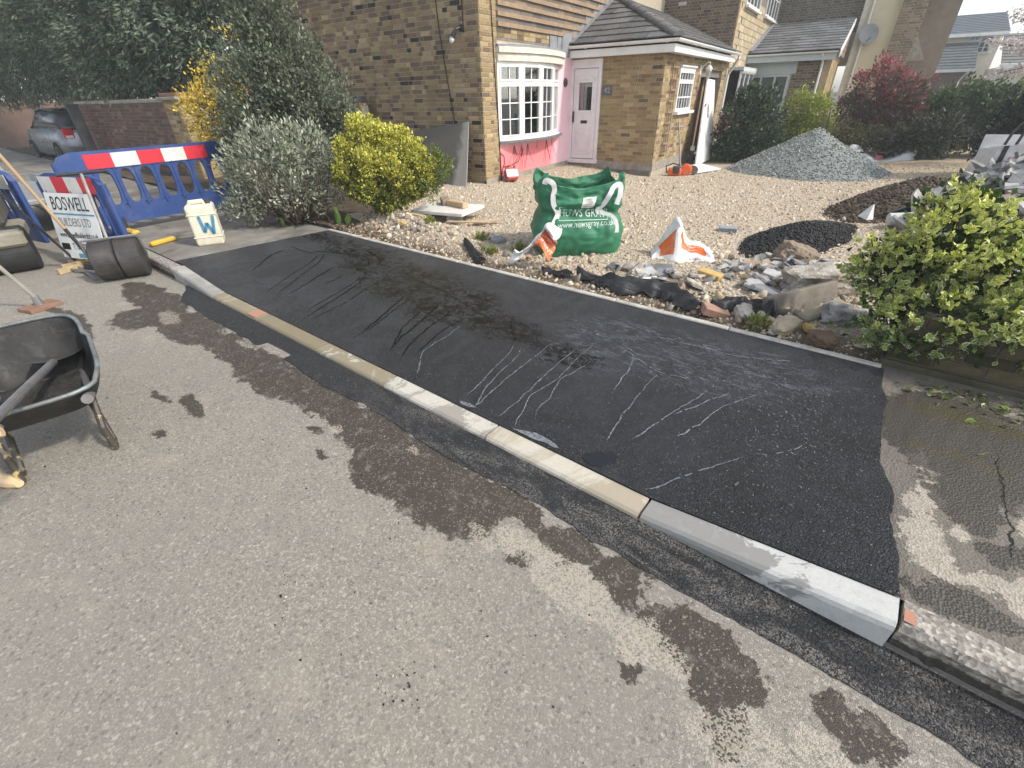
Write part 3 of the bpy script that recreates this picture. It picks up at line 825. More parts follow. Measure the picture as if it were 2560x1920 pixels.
def rects(u0, u1, z0, z1, holes):
    us = sorted({u0, u1, *[min(max(h[0], u0), u1) for h in holes], *[min(max(h[1], u0), u1) for h in holes]})
    zs = sorted({z0, z1, *[min(max(h[2], z0), z1) for h in holes], *[min(max(h[3], z0), z1) for h in holes]})
    for a, b in zip(us, us[1:]):
        for c, d in zip(zs, zs[1:]):
            if b - a < 1e-4 or d - c < 1e-4: continue
            m, n = (a + b) / 2, (c + d) / 2
            if not any(h[0] < m < h[1] and h[2] < n < h[3] for h in holes): yield a, b, c, d
def wall_box(mb, plane, pos, u0, u1, z0, z1, holes=(), th=.2):
    """plane 'B': faces -hy at hy=pos, u=hx; plane 'A': faces +hx at hx=pos, u=hy"""
    for a, b, c, d in rects(u0, u1, z0, z1, holes):
        if plane == 'B': mb.box((a, pos, c), (b, pos + th, d))
        else: mb.box((pos - th, a, c), (pos, b, d))
def brick_cells(u0, u1, z0, z1, holes=(), flemish=True, gap=.012):
    k = 0; z = z0
    while z < z1 - .03:
        pat = [.215, .1025] if flemish else [.215]
        u = u0 - ((.105 if k % 2 else .27) if flemish else (.1125 if k % 2 else 0)); i = k % 2
        hh = min(.065, z1 - z - .004)
        while u < u1:
            w = pat[i % len(pat)]
            a, b = max(u, u0), min(u + w, u1)
            for h in holes:
                if z + .03 > h[2] and z + .03 < h[3]:
                    if a < h[0] < b: b = h[0]
                    if a < h[1] < b: a = h[1]
                    if a >= h[0] and b <= h[1]: b = a
            if b - a > .03: yield (a + b) / 2, z + hh / 2, b - a, hh
            u += w + gap; i += 1
        z += .075; k += 1

class House:
    def __init__(s, name, label, base, cat='house'):
        s.base = Vector(base)
        s.e = thing(name, label, cat, HP(*base[:2], base[2]), HTH)
        s.bricks = []
    def put(s, mb, name, mats, parent=None, **kw):
        return mb.build(name, mats, parent or s.e, off=s.base, **kw)
    def sub(s, mb, name, mats, parent, **kw):
        return mb.build(name, mats, parent, off=s.base, **kw)
    def lay(s, plane, pos, u0, u1, z0, z1, holes=(), pal=STOCK, w=STOCKW, flemish=True, single=True):
        for u, z, L, h in brick_cells(u0, u1, z0, z1, holes, flemish):
            c = pal[int(RNG.choice(len(pal), p=w))]; f = 1 + RNG.uniform(-.16, .16)
            s.bricks.append((plane, pos, u, z, L, h, tuple(v * f for v in c), single))
    def finish(s, limit=300, score=None):
        B = s.bricks
        order = sorted([i for i, b in enumerate(B) if b[7]], key=lambda i: score(B[i]) if score else i)[:limit]
        single = set(order)
        var = {}
        mb = MB()
        for i, (pl, pos, u, z, L, h, c, _) in enumerate(B):
            pr = .004 + .003 * random.random()
            if i in single:
                key = (round(L, 2), int(c[0] * 50), int(c[2] * 60))
                if key not in var:
                    m2 = MB(); m2.cur = c
                    m2.cbox((-L / 2, -.006, -h / 2), (L / 2, .02, h / 2), .0045)
                    o = m2.build('brick', BRICK, s.e); var[key] = o.data
                else:
                    o = bpy.data.objects.new('brick', var[key]); COL.objects.link(o); o.parent = s.e
                if pl == 'B': p = Vector((u, pos - pr + .004, z)); o.rotation_euler = (0, 0, 0)
                else: p = Vector((pos + pr - .004, u, z)); o.rotation_euler = (0, 0, pi / 2)
                o.location = p - s.base
                o.rotation_euler.y += random.uniform(-.006, .006)
            else:
                mb.cur = c
                if pl == 'B': mb.box((u - L / 2, pos - pr, z - h / 2), (u + L / 2, pos + .01, z + h / 2), j=.0018)
                else: mb.box((pos - .01, u - L / 2, z - h / 2), (pos + pr, u + L / 2, z + h / 2), j=.0018)
        if mb.v: tag(s.put(mb, 'brickwork', BRICK), kind='stuff')

def tiled_slope(H, root, poly, origin, uax, vax, gauge, width, th, cols, name='roof_tile', offset=True):
    """lay overlapping tiles over the polygon (u,v) of a roof slope; each tile is its own piece, cut along hips"""
    O, U, V = Vector(origin), Vector(uax), Vector(vax); N = U.cross(V).normalized()
    def clip(sub, clipper):
        outp = sub
        for i in range(len(clipper)):
            ax, ay = clipper[i]; bx, by = clipper[(i + 1) % len(clipper)]
            inp, outp = outp, []
            if not inp: break
            ins = lambda p: (bx - ax) * (p[1] - ay) - (by - ay) * (p[0] - ax) >= -1e-9
            for j in range(len(inp)):
                P, Q = inp[j], inp[(j + 1) % len(inp)]
                a, b = ins(P), ins(Q)
                if a != b:
                    d1 = (bx - ax) * (P[1] - ay) - (by - ay) * (P[0] - ax); d2 = (bx - ax) * (Q[1] - ay) - (by - ay) * (Q[0] - ax)
                    t = d1 / (d1 - d2); X = (P[0] + (Q[0] - P[0]) * t, P[1] + (Q[1] - P[1]) * t)
                    if a: outp += [X]
                    else: outp += [X]
                if b: outp += [Q]
        return outp
    u0, u1 = min(p[0] for p in poly), max(p[0] for p in poly); v0, v1 = min(p[1] for p in poly), max(p[1] for p in poly)
    r = 0; v = v0; cnt = 0
    while v < v1:
        u = u0 - (width / 2 if (r % 2 and offset) else 0)
        while u < u1:
            q = clip([(u + .003, v), (u + width - .003, v), (u + width - .003, v + gauge * 1.08), (u + .003, v + gauge * 1.08)], poly)
            if len(q) >= 3:
                area = abs(sum(q[i][0] * q[(i + 1) % len(q)][1] - q[(i + 1) % len(q)][0] * q[i][1] for i in range(len(q)))) / 2
                if area > .004:
                    mb = MB(); f = 1 + random.uniform(-.2, .2); c = random.choice(cols); mb.cur = tuple(x * f for x in c)
                    jz = random.uniform(0, .004)
                    top = []; bot = []
                    for (a, b) in q:
                        lift = th * (1 - (b - v) / (gauge * 1.08)) * 1.0 + .002 + jz
                        P = O + U * a + V * b
                        top.append(tuple(P + N * (lift + th * .55))); bot.append(tuple(P + N * (lift - th * .45)))
                    n = len(q)
                    mb.add(top + bot, [tuple(range(n)), tuple(range(n, 2 * n))[::-1]] + [(i, n + i, n + (i + 1) % n, (i + 1) % n) for i in range(n)])
                    H.sub(mb, name, TILE, root); cnt += 1
            u += width
        v += gauge; r += 1
    return cnt
SLATE = [(.105, .105, .108), (.085, .086, .09), (.125, .122, .12), (.095, .09, .088)]

# ================================================================== the house being worked on
GA, GB = -5.904, 7.944          # corner of gable and bay wall
DW = 11.48                      # wall with the front door
PA = -3.733                     # side wall of the porch / garage
house = House('brick_house', 'yellow stock brick house with pink bay wall, bow window and white front door', (GA, GB, 0))
H = house
mb = MB()
wall_box(mb, 'B', GB, -12.4, GA, -.2, 6.2)
H.put(mb, 'gable_wall', MORTAR)
H.lay('B', GB, -12.4, GA - .0, .09, 6.1, pal=STOCK, w=STOCKW)
mb = MB()
WIN = (8.42, 10.80, .84, 2.36)
wall_box(mb, 'A', GA, GB + .21, 17.4, -.2, 6.2, [WIN])
H.put(mb, 'bay_wall', MORTAR)
H.lay('A', GA, GB + .0, 8.44, .165, 6.1, pal=BUFF, w=BUFFW)
mb = MB(); mb.box((GA, 8.0, 2.42), (GA + .004, 8.43, 2.43)); 
# concrete plinths
mb = MB(); mb.box((GA - .05, GB - .012, -.2), (GA + .014, GB - .002, .088)); mb.box((GA - 3, GB - .012, -.2), (GA - .05, GB - .002, .088)); mb.box((GA + .001, GB - .01, -.2), (GA + .02, DW, .188))
H.put(mb, 'plinth', CONC)
# pink render
def pink_mat():
    g = NB('pink_render')
    x, y, z = g.xyz()
    m = g.math('ADD', y, g.math('MULTIPLY', g.math('SUBTRACT', g.noise(2.2, 6, .7), .5), .5))
    f = g.smooth(m, 2.45, 3.05)
    f2 = g.math('MULTIPLY', g.smooth(g.math('ADD', z, g.math('MULTIPLY', g.noise(3, 5), .25)), .72, .98), 1.0)
    f = g.math('MAXIMUM', f, f2)
    c = g.mix(g.noise(6, 5), (.82, .24, .25), (.74, .20, .22))
    c = g.mix(f, c, (.78, .52, .58))
    d = g.ramp(g.noise(26, 7, .75, 1.5), [(.66, 0.0), (.72, 1.0)])
    c = g.mix(g.math('MULTIPLY', d, .25), c, (.25, .1, .1))
    return g.done(c, .85, g.noise(60, 5, .6), .35, .004, .3)
mb = MB()
for a, b, c, d in rects(8.44, DW, .19, 2.42, [WIN]): mb.box((GA - .005, a, c), (GA + .012, b, d))
H.put(mb, 'pink_render', pink_mat())
# dead creeper roots clinging to the pink render
CREEP = surf('dead_creeper', (.10, .05, .04), None, 20)
for (b, z, L, dirs) in ((8.95, .72, .45, 6), (9.25, .70, .5, 5), (9.5, .72, .5, 3), (10.3, .74, .5, 4), (9.9, .74, .2, 2), (10.55, .74, .45, 2)):
    mb = MB()
    for k in range(dirs):
        p = Vector((GA + .016, b, z)); pts = [p]; a = random.uniform(-.35, .35)
        for q in range(6):
            a += random.uniform(-.3, .3)
            p = p + Vector((0, sin(a) * L / 6, -cos(a) * L / 6)); p.z = max(p.z, .22); pts.append(Vector(p))
        mb.tube(pts, [.005 - .0006 * q for q in range(7)], 4)
    H.put(mb, 'creeper_stem', CREEP)
# battens and bared brick above the window
FELT = surf('bared_wall_behind_battens', (.20, .195, .19), (.14, .115, .085), 5, .95, .6, 40, dirt=(.33, .25, .16), dscale=6, damt=.8)
BATT = surf('old_tile_batten', (.33, .235, .15), (.24, .17, .11), 7, .9, .4, 60, dirt=(.16, .14, .12), dscale=5, damt=.6)
mb = MB(); mb.box((GA + .001, 8.44, 2.46), (GA + .006, 13.8, 6.0)); H.put(mb, 'felt', FELT)
rowc = [(.16, .14, .118), (.135, .122, .11), (.20, .16, .115), (.15, .135, .12)]
for k in range(17):
    z = 2.66 + k * .148
    mb = MB(); y0 = 8.45 + random.uniform(0, .01); mb.box((0, 0, 0), (.040, 13.6 - y0, .066), R3('X', random.uniform(-.0016, .0016)))
    mb.build('batten', BATT, H.e, loc=Vector((GA + .006, y0, z)) - H.base)
    for p_ in H.e.children[-1:]: pass
    u = 8.46
    mbk = MB()
    while u < 13.5:
        L = random.uniform(.2, .45); c = random.choice(rowc); f = random.uniform(.7, 1.25); mbk.cur = tuple(v * f for v in c)
        mbk.box((GA + .005, u, z + .072), (GA + .009 + random.random() * .005, u + L, z + .142), j=.002); u += L + .008
    tag(H.put(mbk, 'bared_course', BRICK), kind='stuff')
mb = MB(); mb.cur = (.3, .24, .16)
for k in range(2):
    u = 8.46
    while u < 10.6:
        L = .215; f = random.uniform(.75, 1.2); mb.cur = tuple(v * f for v in random.choice(BUFF)); mb.box((GA + .004, u, 2.50 + k * .075), (GA + .012, u + L, 2.565 + k * .075), j=.002); u += L + .01
tag(H.put(mb, 'bared_course', BRICK), kind='stuff')
for k, (b, w) in enumerate(((10.35, .3), (10.67, .17), (10.86, .22))):
    mb = MB(); mb.box((GA + .012, b, 2.42), (GA + .035, b + w, 2.64), j=.006); H.put(mb, 'slate_patch', LEAD)
mb = MB(); mb.box((GA + .012, 10.9, 2.3), (GA + .05, 11.3, 2.72), j=.01); H.put(mb, 'lead_soaker', LEAD)

# bow window
BP = [(8.42, 0), (8.97, .19), (9.58, .27), (10.20, .20), (10.78, .0)]
mb = MB()
def bowline(extra, n=24):
    o = []
    for i in range(n + 1):
        t = i / n; b = lerp(8.40, 10.98, t); o.append((b, .29 * sin(pi * t) ** .8 + extra))
    return o
def bowslab(mb, ext, z0, z1, b0=8.42, b1=10.98):
    L = [(GA + s, b) for b, s in bowline(ext) if b0 - .03 <= b <= b1 + .01]
    poly = L + [(GA - .1, L[-1][1]), (GA - .1, L[0][1])]
    mb.prism(poly[::-1], z1 - z0, T3(0, 0, z0))
sill = MB(); bowslab(sill, .06, .79, .825)
mbf = MB(); bowslab(mbf, .0, .828, .845)
bow = H.put(mbf, 'bow_window', WHITE)
H.sub(sill, 'sill', surf('grey_sill', (.16, .16, .165), (.11, .11, .115), 8, .7), bow)
mb = MB(); bowslab(mb, .05, 2.145, 2.265); H.sub(mb, 'head_board', OFFW, bow)
mb = MB(); bowslab(mb, .085, 2.27, 2.36); H.sub(mb, 'cornice', OFFW, bow)
mb = MB(); bowslab(mb, .06, 2.362, 2.40); H.sub(mb, 'lead_roof', LEAD, bow)
for k in range(4):
    (b0, s0), (b1, s1) = BP[k], BP[k + 1]
    p, q = Vector((GA + s0, b0, 0)), Vector((GA + s1, b1, 0)); d = (q - p); L = d.length; d.normalize()
    ang = atan2(d.y, d.x); M = T3(p.x, p.y, 0) @ R3('Z', ang)
    fr = MB(); z0, z1, zt = .845, 2.143, 1.80
    e = .045
    # frame local: x along the facet, y to the outside is -Y
    def bar(x0, x1, za, zb, d0=-.02, d1=.05): fr.box((x0, d0, za), (x1, d1, zb), M)
    bar(0, e, z0, z1); bar(L - e, L, z0, z1); bar(e, L - e, z0, z0 + .06); bar(e, L - e, z1 - .05, z1); bar(e, L - e, zt - .03, zt + .03)
    # opening top light and lower sash stand proud
    for (za, zb, w) in ((zt + .03, z1 - .05, .035), (z0 + .06, zt - .03, .022)):
        fr.box((e, -.034, za), (e + w, .03, zb), M); fr.box((L - e - w, -.034, za), (L - e, .03, zb), M); fr.box((e + w, -.034, za), (L - e - w, .03, za + w), M); fr.box((e + w, -.034, zb - w), (L - e - w, .03, zb), M)
    H.sub(fr, 'casement_frame', WHITE, bow)
    gb = MB(); cx = L / 2; g0, g1 = z0 + .082, zt - .052
    gb.box((cx - .009, -.012, g0), (cx + .009, .004, g1), M); gb.box((cx - .009, -.012, zt + .065), (cx + .009, .004, z1 - .085), M)
    for t in (1 / 3, 2 / 3):
        if k == 3 and t > .5: continue
        z = lerp(g0, g1, t); gb.box((e + .022, -.012, z - .009), (L - e - .022, .004, z + .009), M)
    H.sub(gb, 'glazing_bars', WHITE, bow)
    for (za, zb) in ((g0, g1), (zt + .065, z1 - .085)):
        gp = MB(); gp.box((e + .022, .006, za), (L - e - .022, .012, zb), M); H.sub(gp, 'pane', GLASS, bow)
# room behind the bow window
mb = MB()
rm = ((GA - 2.6, 8.3, .4), (GA - .21, 11.1, 2.6))
(x0, y0, z0), (x1, y1, z1) = rm
vs = [(x0, y0, z0), (x1, y0, z0), (x1, y1, z0), (x0, y1, z0), (x0, y0, z1), (x1, y0, z1), (x1, y1, z1), (x0, y1, z1)]
mb.add(vs, [(0, 1, 2, 3), (7, 6, 5, 4), (4, 5, 1, 0), (6, 7, 3, 2), (7, 4, 0, 3)])
H.put(mb, 'room', DARKIN)
mb = MB(); mb.grid(lambda u, v: (GA - .12 + .03 * sin(u * 40), lerp(8.5, 10.7, u), lerp(.9, 2.1, v)), 60, 2)
H.put(mb, 'net_curtain', surf('net_curtain', (.07, .072, .075), (.04, .04, .043), 3, .9))
# round plaque
mb = MB(); Mq = T3(GA + .012, 11.137, 1.83) @ R3('Y', pi / 2)
mb.lathe([(.001, .018), (.03, .02), (.045, .012), (.06, .022), (.085, .022), (.09, .008), (.09, 0)], 24, Mq)
pl = H.put(mb, 'round_plaque', surf('plaque_iron', (.03, .03, .033), (.06, .06, .06), 30, .5))
for k in range(12):
    m2 = MB(); a = 2 * pi * k / 12; m2.lathe([(.011, 0), (.009, .006), (.001, .008)], 6, Mq @ T3(.072 * cos(a), .072 * sin(a), .021)); H.sub(m2, 'boss', surf('plaque_grey', (.3, .3, .3), None, 30), pl)

# ---- porch and garage side
mb = MB()
wall_box(mb, 'B', DW, GA + .02, PA, -.2, 2.32, [(-5.90, -5.135, .18, 2.26)])
SW = (12.64, 13.86, 1.20, 2.09); GO = (14.50, 16.75, -.2, 2.08)
wall_box(mb, 'A', PA, DW + .2, 17.3, -.2, 2.32, [SW, GO])
H.put(mb, 'porch_wall', MORTAR)
H.lay('B', DW, -5.13, PA, .215, 2.31, pal=BUFF, w=BUFFW, flemish=False)
H.lay('A', PA, DW, 17.3, .215, 2.31, [SW, GO], pal=BUFF, w=BUFFW, flemish=False)
mb = MB(); mb.box((-5.1, DW - .012, .04), (PA + .01, DW - .002, .205)); mb.box((PA + .002, DW - .012, .04), (PA + .014, 14.3, .205)); H.put(mb, 'plinth', CONC)
for k, (a, b) in enumerate(((-5.9, -5.2), (-5.19, -4.5), (-4.49, -3.75))):
    mb = MB(); mb.box((a, DW - .03 - .01 * k, -.25), (b, DW + .05, .035), j=.008); H.put(mb, 'footing', surf('footing_concrete', (.2, .185, .16), (.13, .12, .1), 9, .95, .6, 60))
# front door
mb = MB(); x0, x1, z0, z1 = -5.90, -5.135, .18, 2.26
zt = 2.145
mb.box((x0, DW - .05, z0), (x0 + .07, DW + .06, z1)); mb.box((x1 - .07, DW - .05, z0), (x1, DW + .06, z1)); mb.box((x0 + .07, DW - .05, zt - .05), (x1 - .07, DW + .06, zt)); mb.box((x0 + .07, DW - .035, zt), (x1 - .07, DW + .05, z1)); mb.box((x0 - .01, DW - .09, z0 - .03), (x1 + .02, DW + .06, z0 + .055))
UPINK = surf('pinkish_upvc', (.78, .75, .765), (.72, .69, .705), 2.5, .4, .05, 30, .5, dirt=(.5, .46, .46), dscale=5, damt=.3)
door = H.put(mb, 'front_door', UPINK)
dx0, dx1, dz0, dz1 = x0 + .085, x1 - .085, z0 + .07, zt - .06
mb = MB()
gl = (dx0 + .13, dx1 - .13, 1.27, 1.86)
for a, b, c, d in rects(dx0, dx1, dz0, dz1, [gl]): mb.box((a, DW - .03, c), (b, DW + .02, d))
leaf = H.sub(mb, 'door_leaf', UPINK, door)
def ringbox(x0, x1, z0, z1, w, y0, y1):
    mb = MB(); i, o = [(x0 + w, z0 + w), (x1 - w, z0 + w), (x1 - w, z1 - w), (x0 + w, z1 - w)], [(x0, z0), (x1, z0), (x1, z1), (x0, z1)]
    vs = [(x, y0, z) for x, z in o + i] + [(x, y1, z) for x, z in o + i]
    fs = []
    for k in range(4):
        j = (k + 1) % 4; fs += [(k, j, 4 + j, 4 + k), (8 + k, 12 + k, 12 + j, 8 + j), (k, 8 + k, 8 + j, j), (4 + k, 4 + j, 12 + j, 12 + k)]
    mb.add(vs, fs); H.sub(mb, 'moulding', UPINK, door)
ringbox(gl[0] - .045, gl[1] + .045, gl[2] - .05, gl[3] + .0, .04, DW - .045, DW - .031)
ringbox(dx0 + .08, dx1 - .08, .36, .92, .022, DW - .042, DW - .031); ringbox(dx0 + .12, dx1 - .12, .42, .86, .018, DW - .04, DW - .031); ringbox(dx0 + .155, dx1 - .155, .50, .78, .018, DW - .04, DW - .031)
cx = (gl[0] + gl[1]) / 2; hw = (gl[1] - gl[0]) / 2 + .045
for r_in, r_out in ((0, .045), (.085, .10)):
    mb = MB(); n = 12; vs = []
    for k in range(n + 1):
        a0 = pi * k / n
        for r in (r_in, r_out):
            x, z = cx + (hw + r - .045) * cos(a0), gl[3] - .02 + (.09 + r - .045) * sin(a0)
            vs += [(x, DW - .045, z), (x, DW - .031, z)]
    mb.add(vs, [f for k in range(n) for f in ((4 * k, 4 * k + 2, 4 * k + 6, 4 * k + 4), (4 * k, 4 * k + 4, 4 * k + 5, 4 * k + 1), (4 * k + 2, 4 * k + 3, 4 * k + 7, 4 * k + 6))])
    H.sub(mb, 'moulding', UPINK, door)
mb = MB(); mb.box((gl[0], DW - .008, gl[2]), (gl[1], DW - .002, gl[3] + .04)); H.sub(mb, 'pane', GLASS, door)
mb = MB(); mb.box((gl[0] - .1, DW + .4, gl[2] - .2), (gl[1] + .1, DW + .42, gl[3] + .2)); H.put(mb, 'hall', DARKIN)
mb = MB(); mb.cbox((cx - .085, DW - .042, 1.0), (cx + .085, DW - .03, 1.065), .004); H.sub(mb, 'letter_plate', surf('letter_plate', (.045, .04, .035), None, 20, .4), door)
mb = MB(); mb.cbox((dx0 - .015 + .02, DW - .06, 1.02), (dx0 + .035, DW - .03, 1.25), .004); mb.tube([(dx0 + .02, DW - .06, 1.17), (dx0 + .02, DW - .085, 1.17), (dx0 + .03, DW - .09, 1.09), (dx0 + .028, DW - .088, 1.03)], .009, 6); H.sub(mb, 'handle', BLACKM, door)
# number plate 42 on slate
mb = MB(); mb.box((-5.10, DW - .022, 1.56), (-4.87, DW - .008, 1.75), j=.008); npl = H.put(mb, 'number_slate', surf('grey_slate', (.12, .125, .13), (.09, .09, .095), 20, .7))
SILV = surf('number_metal', (.45, .46, .47), None, 20, .4, .1, 40, .5)
text_obj('number', '42', .15, SILV, npl, Matrix.Translation(Vector((-4.985, DW - .0245, 1.655)) - H.base) @ R3('X', pi / 2))
# loose cable on the porch wall and cables down the gable
mb = MB(); mb.tube([(-4.27, DW - .012, 2.3), (-4.28, DW - .014, 1.9), (-4.33, DW - .015, 1.62), (-4.42, DW - .016, 1.5), (-4.44, DW - .015, 1.3), (-4.42, DW - .014, 1.1), (-4.385, DW - .014, 1.02)], .006, 5); H.put(mb, 'loose_cable', surf('cream_cable', (.5, .45, .33), None, 10, .6))
for pts in ([(-6.85, 6.1), (-6.86, 3.6), (-6.80, 2.6), (-6.62, 1.3), (-6.53, .9)], [(-6.24, 6.1), (-6.25, 3.3), (-6.24, 2.55)]):
    mb = MB(); mb.tube([(a, GB - .016, z) for a, z in pts], .009, 5); H.put(mb, 'wall_cable', CABLE)
mb = MB(); mb.tube([(GA + .02, 8.30, 6), (GA + .02, 8.28, 3), (GA + .022, 8.33, 2.0), (GA + .02, 8.40, 1.2), (GA + .022, 8.42, .7), (GA + .02, 8.45, .1)], .009, 5); H.put(mb, 'wall_cable', CABLE)
mb = MB(); mb.tube([(GA + .02, 8.44, .62), (GA + .03, 8.55, .55), (GA + .03, 8.57, .42), (GA + .02, 8.52, .36), (GA + .03, 8.7, .34), (GA + .02, 9.1, .4), (GA + .02, 9.3, .62)], .007, 5); mb.tube([(GA + .03, 8.5, .36), (GA + .04, 8.46, .28), (GA + .1, 8.3, .12)], .007, 5); H.put(mb, 'wall_cable', CABLE)
# wall spot lamp on the gable
Lp = Vector((-6.3, GB, 2.62))
mb = MB(); mb.lathe([(.055, 0), (.055, .02), (.04, .03), (.03, .06), (.001, .065)], 14, Matrix.Translation(Lp + Vector((0, -.002, 0))) @ R3('X', pi / 2)); lampo = H.put(mb, 'wall_lamp', BLACKM)
mb = MB(); mb.tube([Lp + Vector((0, -.06, 0)), Lp + Vector((-.03, -.11, -.02)), Lp + Vector((-.09, -.15, -.13))], [.018, .03, .045], 10); H.sub(mb, 'lamp_body', BLACKM, lampo)
mb = MB(); mb.lathe([(.03, 0), (.043, .03), (.042, .055), (.028, .085), (.001, .095)], 12, Matrix.Translation(Lp + Vector((-.09, -.15, -.13))) @ Matrix.Rotation(atan2(.06, .11) + pi, 4, 'Y')); H.sub(mb, 'bulb', surf('white_bulb', (.85, .85, .85), None, 5, .3, 0), lampo)
# side window
mb = MB(); b0, b1, z0, z1 = SW; e = .06
mb.box((PA - .06, b0, z0), (PA + .01, b0 + e, z1)); mb.box((PA - .06, b1 - e, z0), (PA + .01, b1, z1)); mb.box((PA - .06, b0 + e, z0), (PA + .01, b1 - e, z0 + e)); mb.box((PA - .06, b0 + e, z1 - .12), (PA + .012, b1 - e, z1)); mb.box((PA - .06, b0 + e, 1.76), (PA + .02, b1 - e, 1.84)); mb.box((PA, b0 - .03, z1 - .005), (PA + .05, b1 + .03, z1 + .025))
sw = H.put(mb, 'side_window', WHITE)
mb = MB(); mb.box((PA, b0 - .1, z0 - .06), (PA + .11, b1 + .1, z0 - .002)); H.sub(mb, 'sill', WHITE, sw)
mb = MB()
for k in range(1, 5):
    y = lerp(b0 + e, b1 - e, k / 5); mb.box((PA - .02, y - .011, z0 + e), (PA - .006, y + .011, 1.76)); mb.box((PA - .02, y - .011, 1.84), (PA - .006, y + .011, z1 - .12))
mb.box((PA - .02, b0 + e, 1.47), (PA - .006, b1 - e, 1.50)); H.sub(mb, 'glazing_bars', WHITE, sw)
for za, zb in ((z0 + e, 1.76), (1.84, z1 - .12)):
    mb = MB(); mb.box((PA - .034, b0 + e, za), (PA - .028, b1 - e, zb)); H.sub(mb, 'pane', GLASS, sw)
mb = MB(); mb.box((PA - .5, b0 - .3, .8), (PA - .48, b1 + .3, 2.3)); H.put(mb, 'room', DARKIN)
# garage inside
mb = MB(); x0, y0, z0, x1, y1, z1 = PA - 1.9, 14.3, -.1, PA - .21, 17.0, 2.3
vs = [(x0, y0, z0), (x1, y0, z0), (x1, y1, z0), (x0, y1, z0), (x0, y0, z1), (x1, y0, z1), (x1, y1, z1), (x0, y1, z1)]
mb.add(vs, [(0, 1, 2, 3), (7, 6, 5, 4), (4, 5, 1, 0), (6, 7, 3, 2), (7, 4, 0, 3)]); H.put(mb, 'room', surf('garage_inside', (.13, .10, .08), (.09, .075, .06), 2, .9))
mb = MB(); mb.box((PA - .15, 14.5, 1.92), (PA - .06, 16.75, 2.08)); H.put(mb, 'lintel', surf('garage_lintel', (.2, .17, .14), None, 5))
TIMB = surf('brown_timber', (.25, .16, .10), (.17, .11, .07), 5, .8, .3, 50)
for (p, q) in (((PA - .3, 15.9, -.05), (PA - .3, 15.95, 2.0)), ((PA - .6, 15.2, -.05), (PA - .45, 15.6, 1.9))):
    mb = MB(); p, q = Vector(p), Vector(q); d = (q - p); mb.box((-.04, -.09, 0), (.04, .09, d.length), Matrix.Translation(p) @ d.to_track_quat('Z', 'Y').to_matrix().to_4x4()); H.put(mb, 'timber_post', TIMB)
STEPB = surf('red_step_brick', (.28, .12, .08), (.2, .09, .06), 20, .9)
for k in range(3):
    for q in range(6):
        mb = MB(); mb.cbox((0, 0, 0), (.10, .21, .065), .005); o = H.put(mb, 'step_brick', STEPB); o.location = Vector((PA + .02 + .0 * k + (.12 if k < 1 else 0), 14.7 + q * .22 + .1 * (k % 2), -.14 + .075 * k)) - Vector((0, 0, 0)) - H.base; o.data.transform(Matrix.Translation(H.base))
# lantern
Lp = Vector((PA + .02, 14.30, 2.05))
mb = MB(); mb.cbox(Lp - Vector((.03, .05, .1)), Lp + Vector((.0, .05, .1)), .006); mb.tube([Lp, Lp + Vector((.07, 0, .10)), Lp + Vector((.15, 0, .16)), Lp + Vector((.20, 0, .16))], .012, 6); lan = H.put(mb, 'wall_lantern', WHITE)
C0 = Lp + Vector((.20, 0, -.22))
mb = MB()
mb.lathe([(.02, 0), (.035, .02), (.075, .22), (.085, .24), (.05, .29), (.012, .32), (.012, .38), (.001, .385)], 6, Matrix.Translation(C0 + Vector((0, 0, 0)))); mb.lathe([(.001, -.05), (.014, -.03), (.02, 0)], 6, Matrix.Translation(C0)); H.sub(mb, 'lamp_housing', surf('lantern_white', (.7, .7, .69), (.6, .6, .6), 9, .4), lan)
for k in range(6):
    a = 2 * pi * (k + .5) / 6; mb = MB()
    w = .026
    d = Vector((cos(a), sin(a), 0)); s_ = Vector((-sin(a), cos(a), 0))
    p0, p1 = C0 + d * .038 + Vector((0, 0, .04)), C0 + d * .066 + Vector((0, 0, .20))
    mb.add([tuple(p0 - s_ * .014), tuple(p0 + s_ * .014), tuple(p1 + s_ * w), tuple(p1 - s_ * w)], [(0, 1, 2, 3)]); H.sub(mb, 'pane', GLASS, lan)

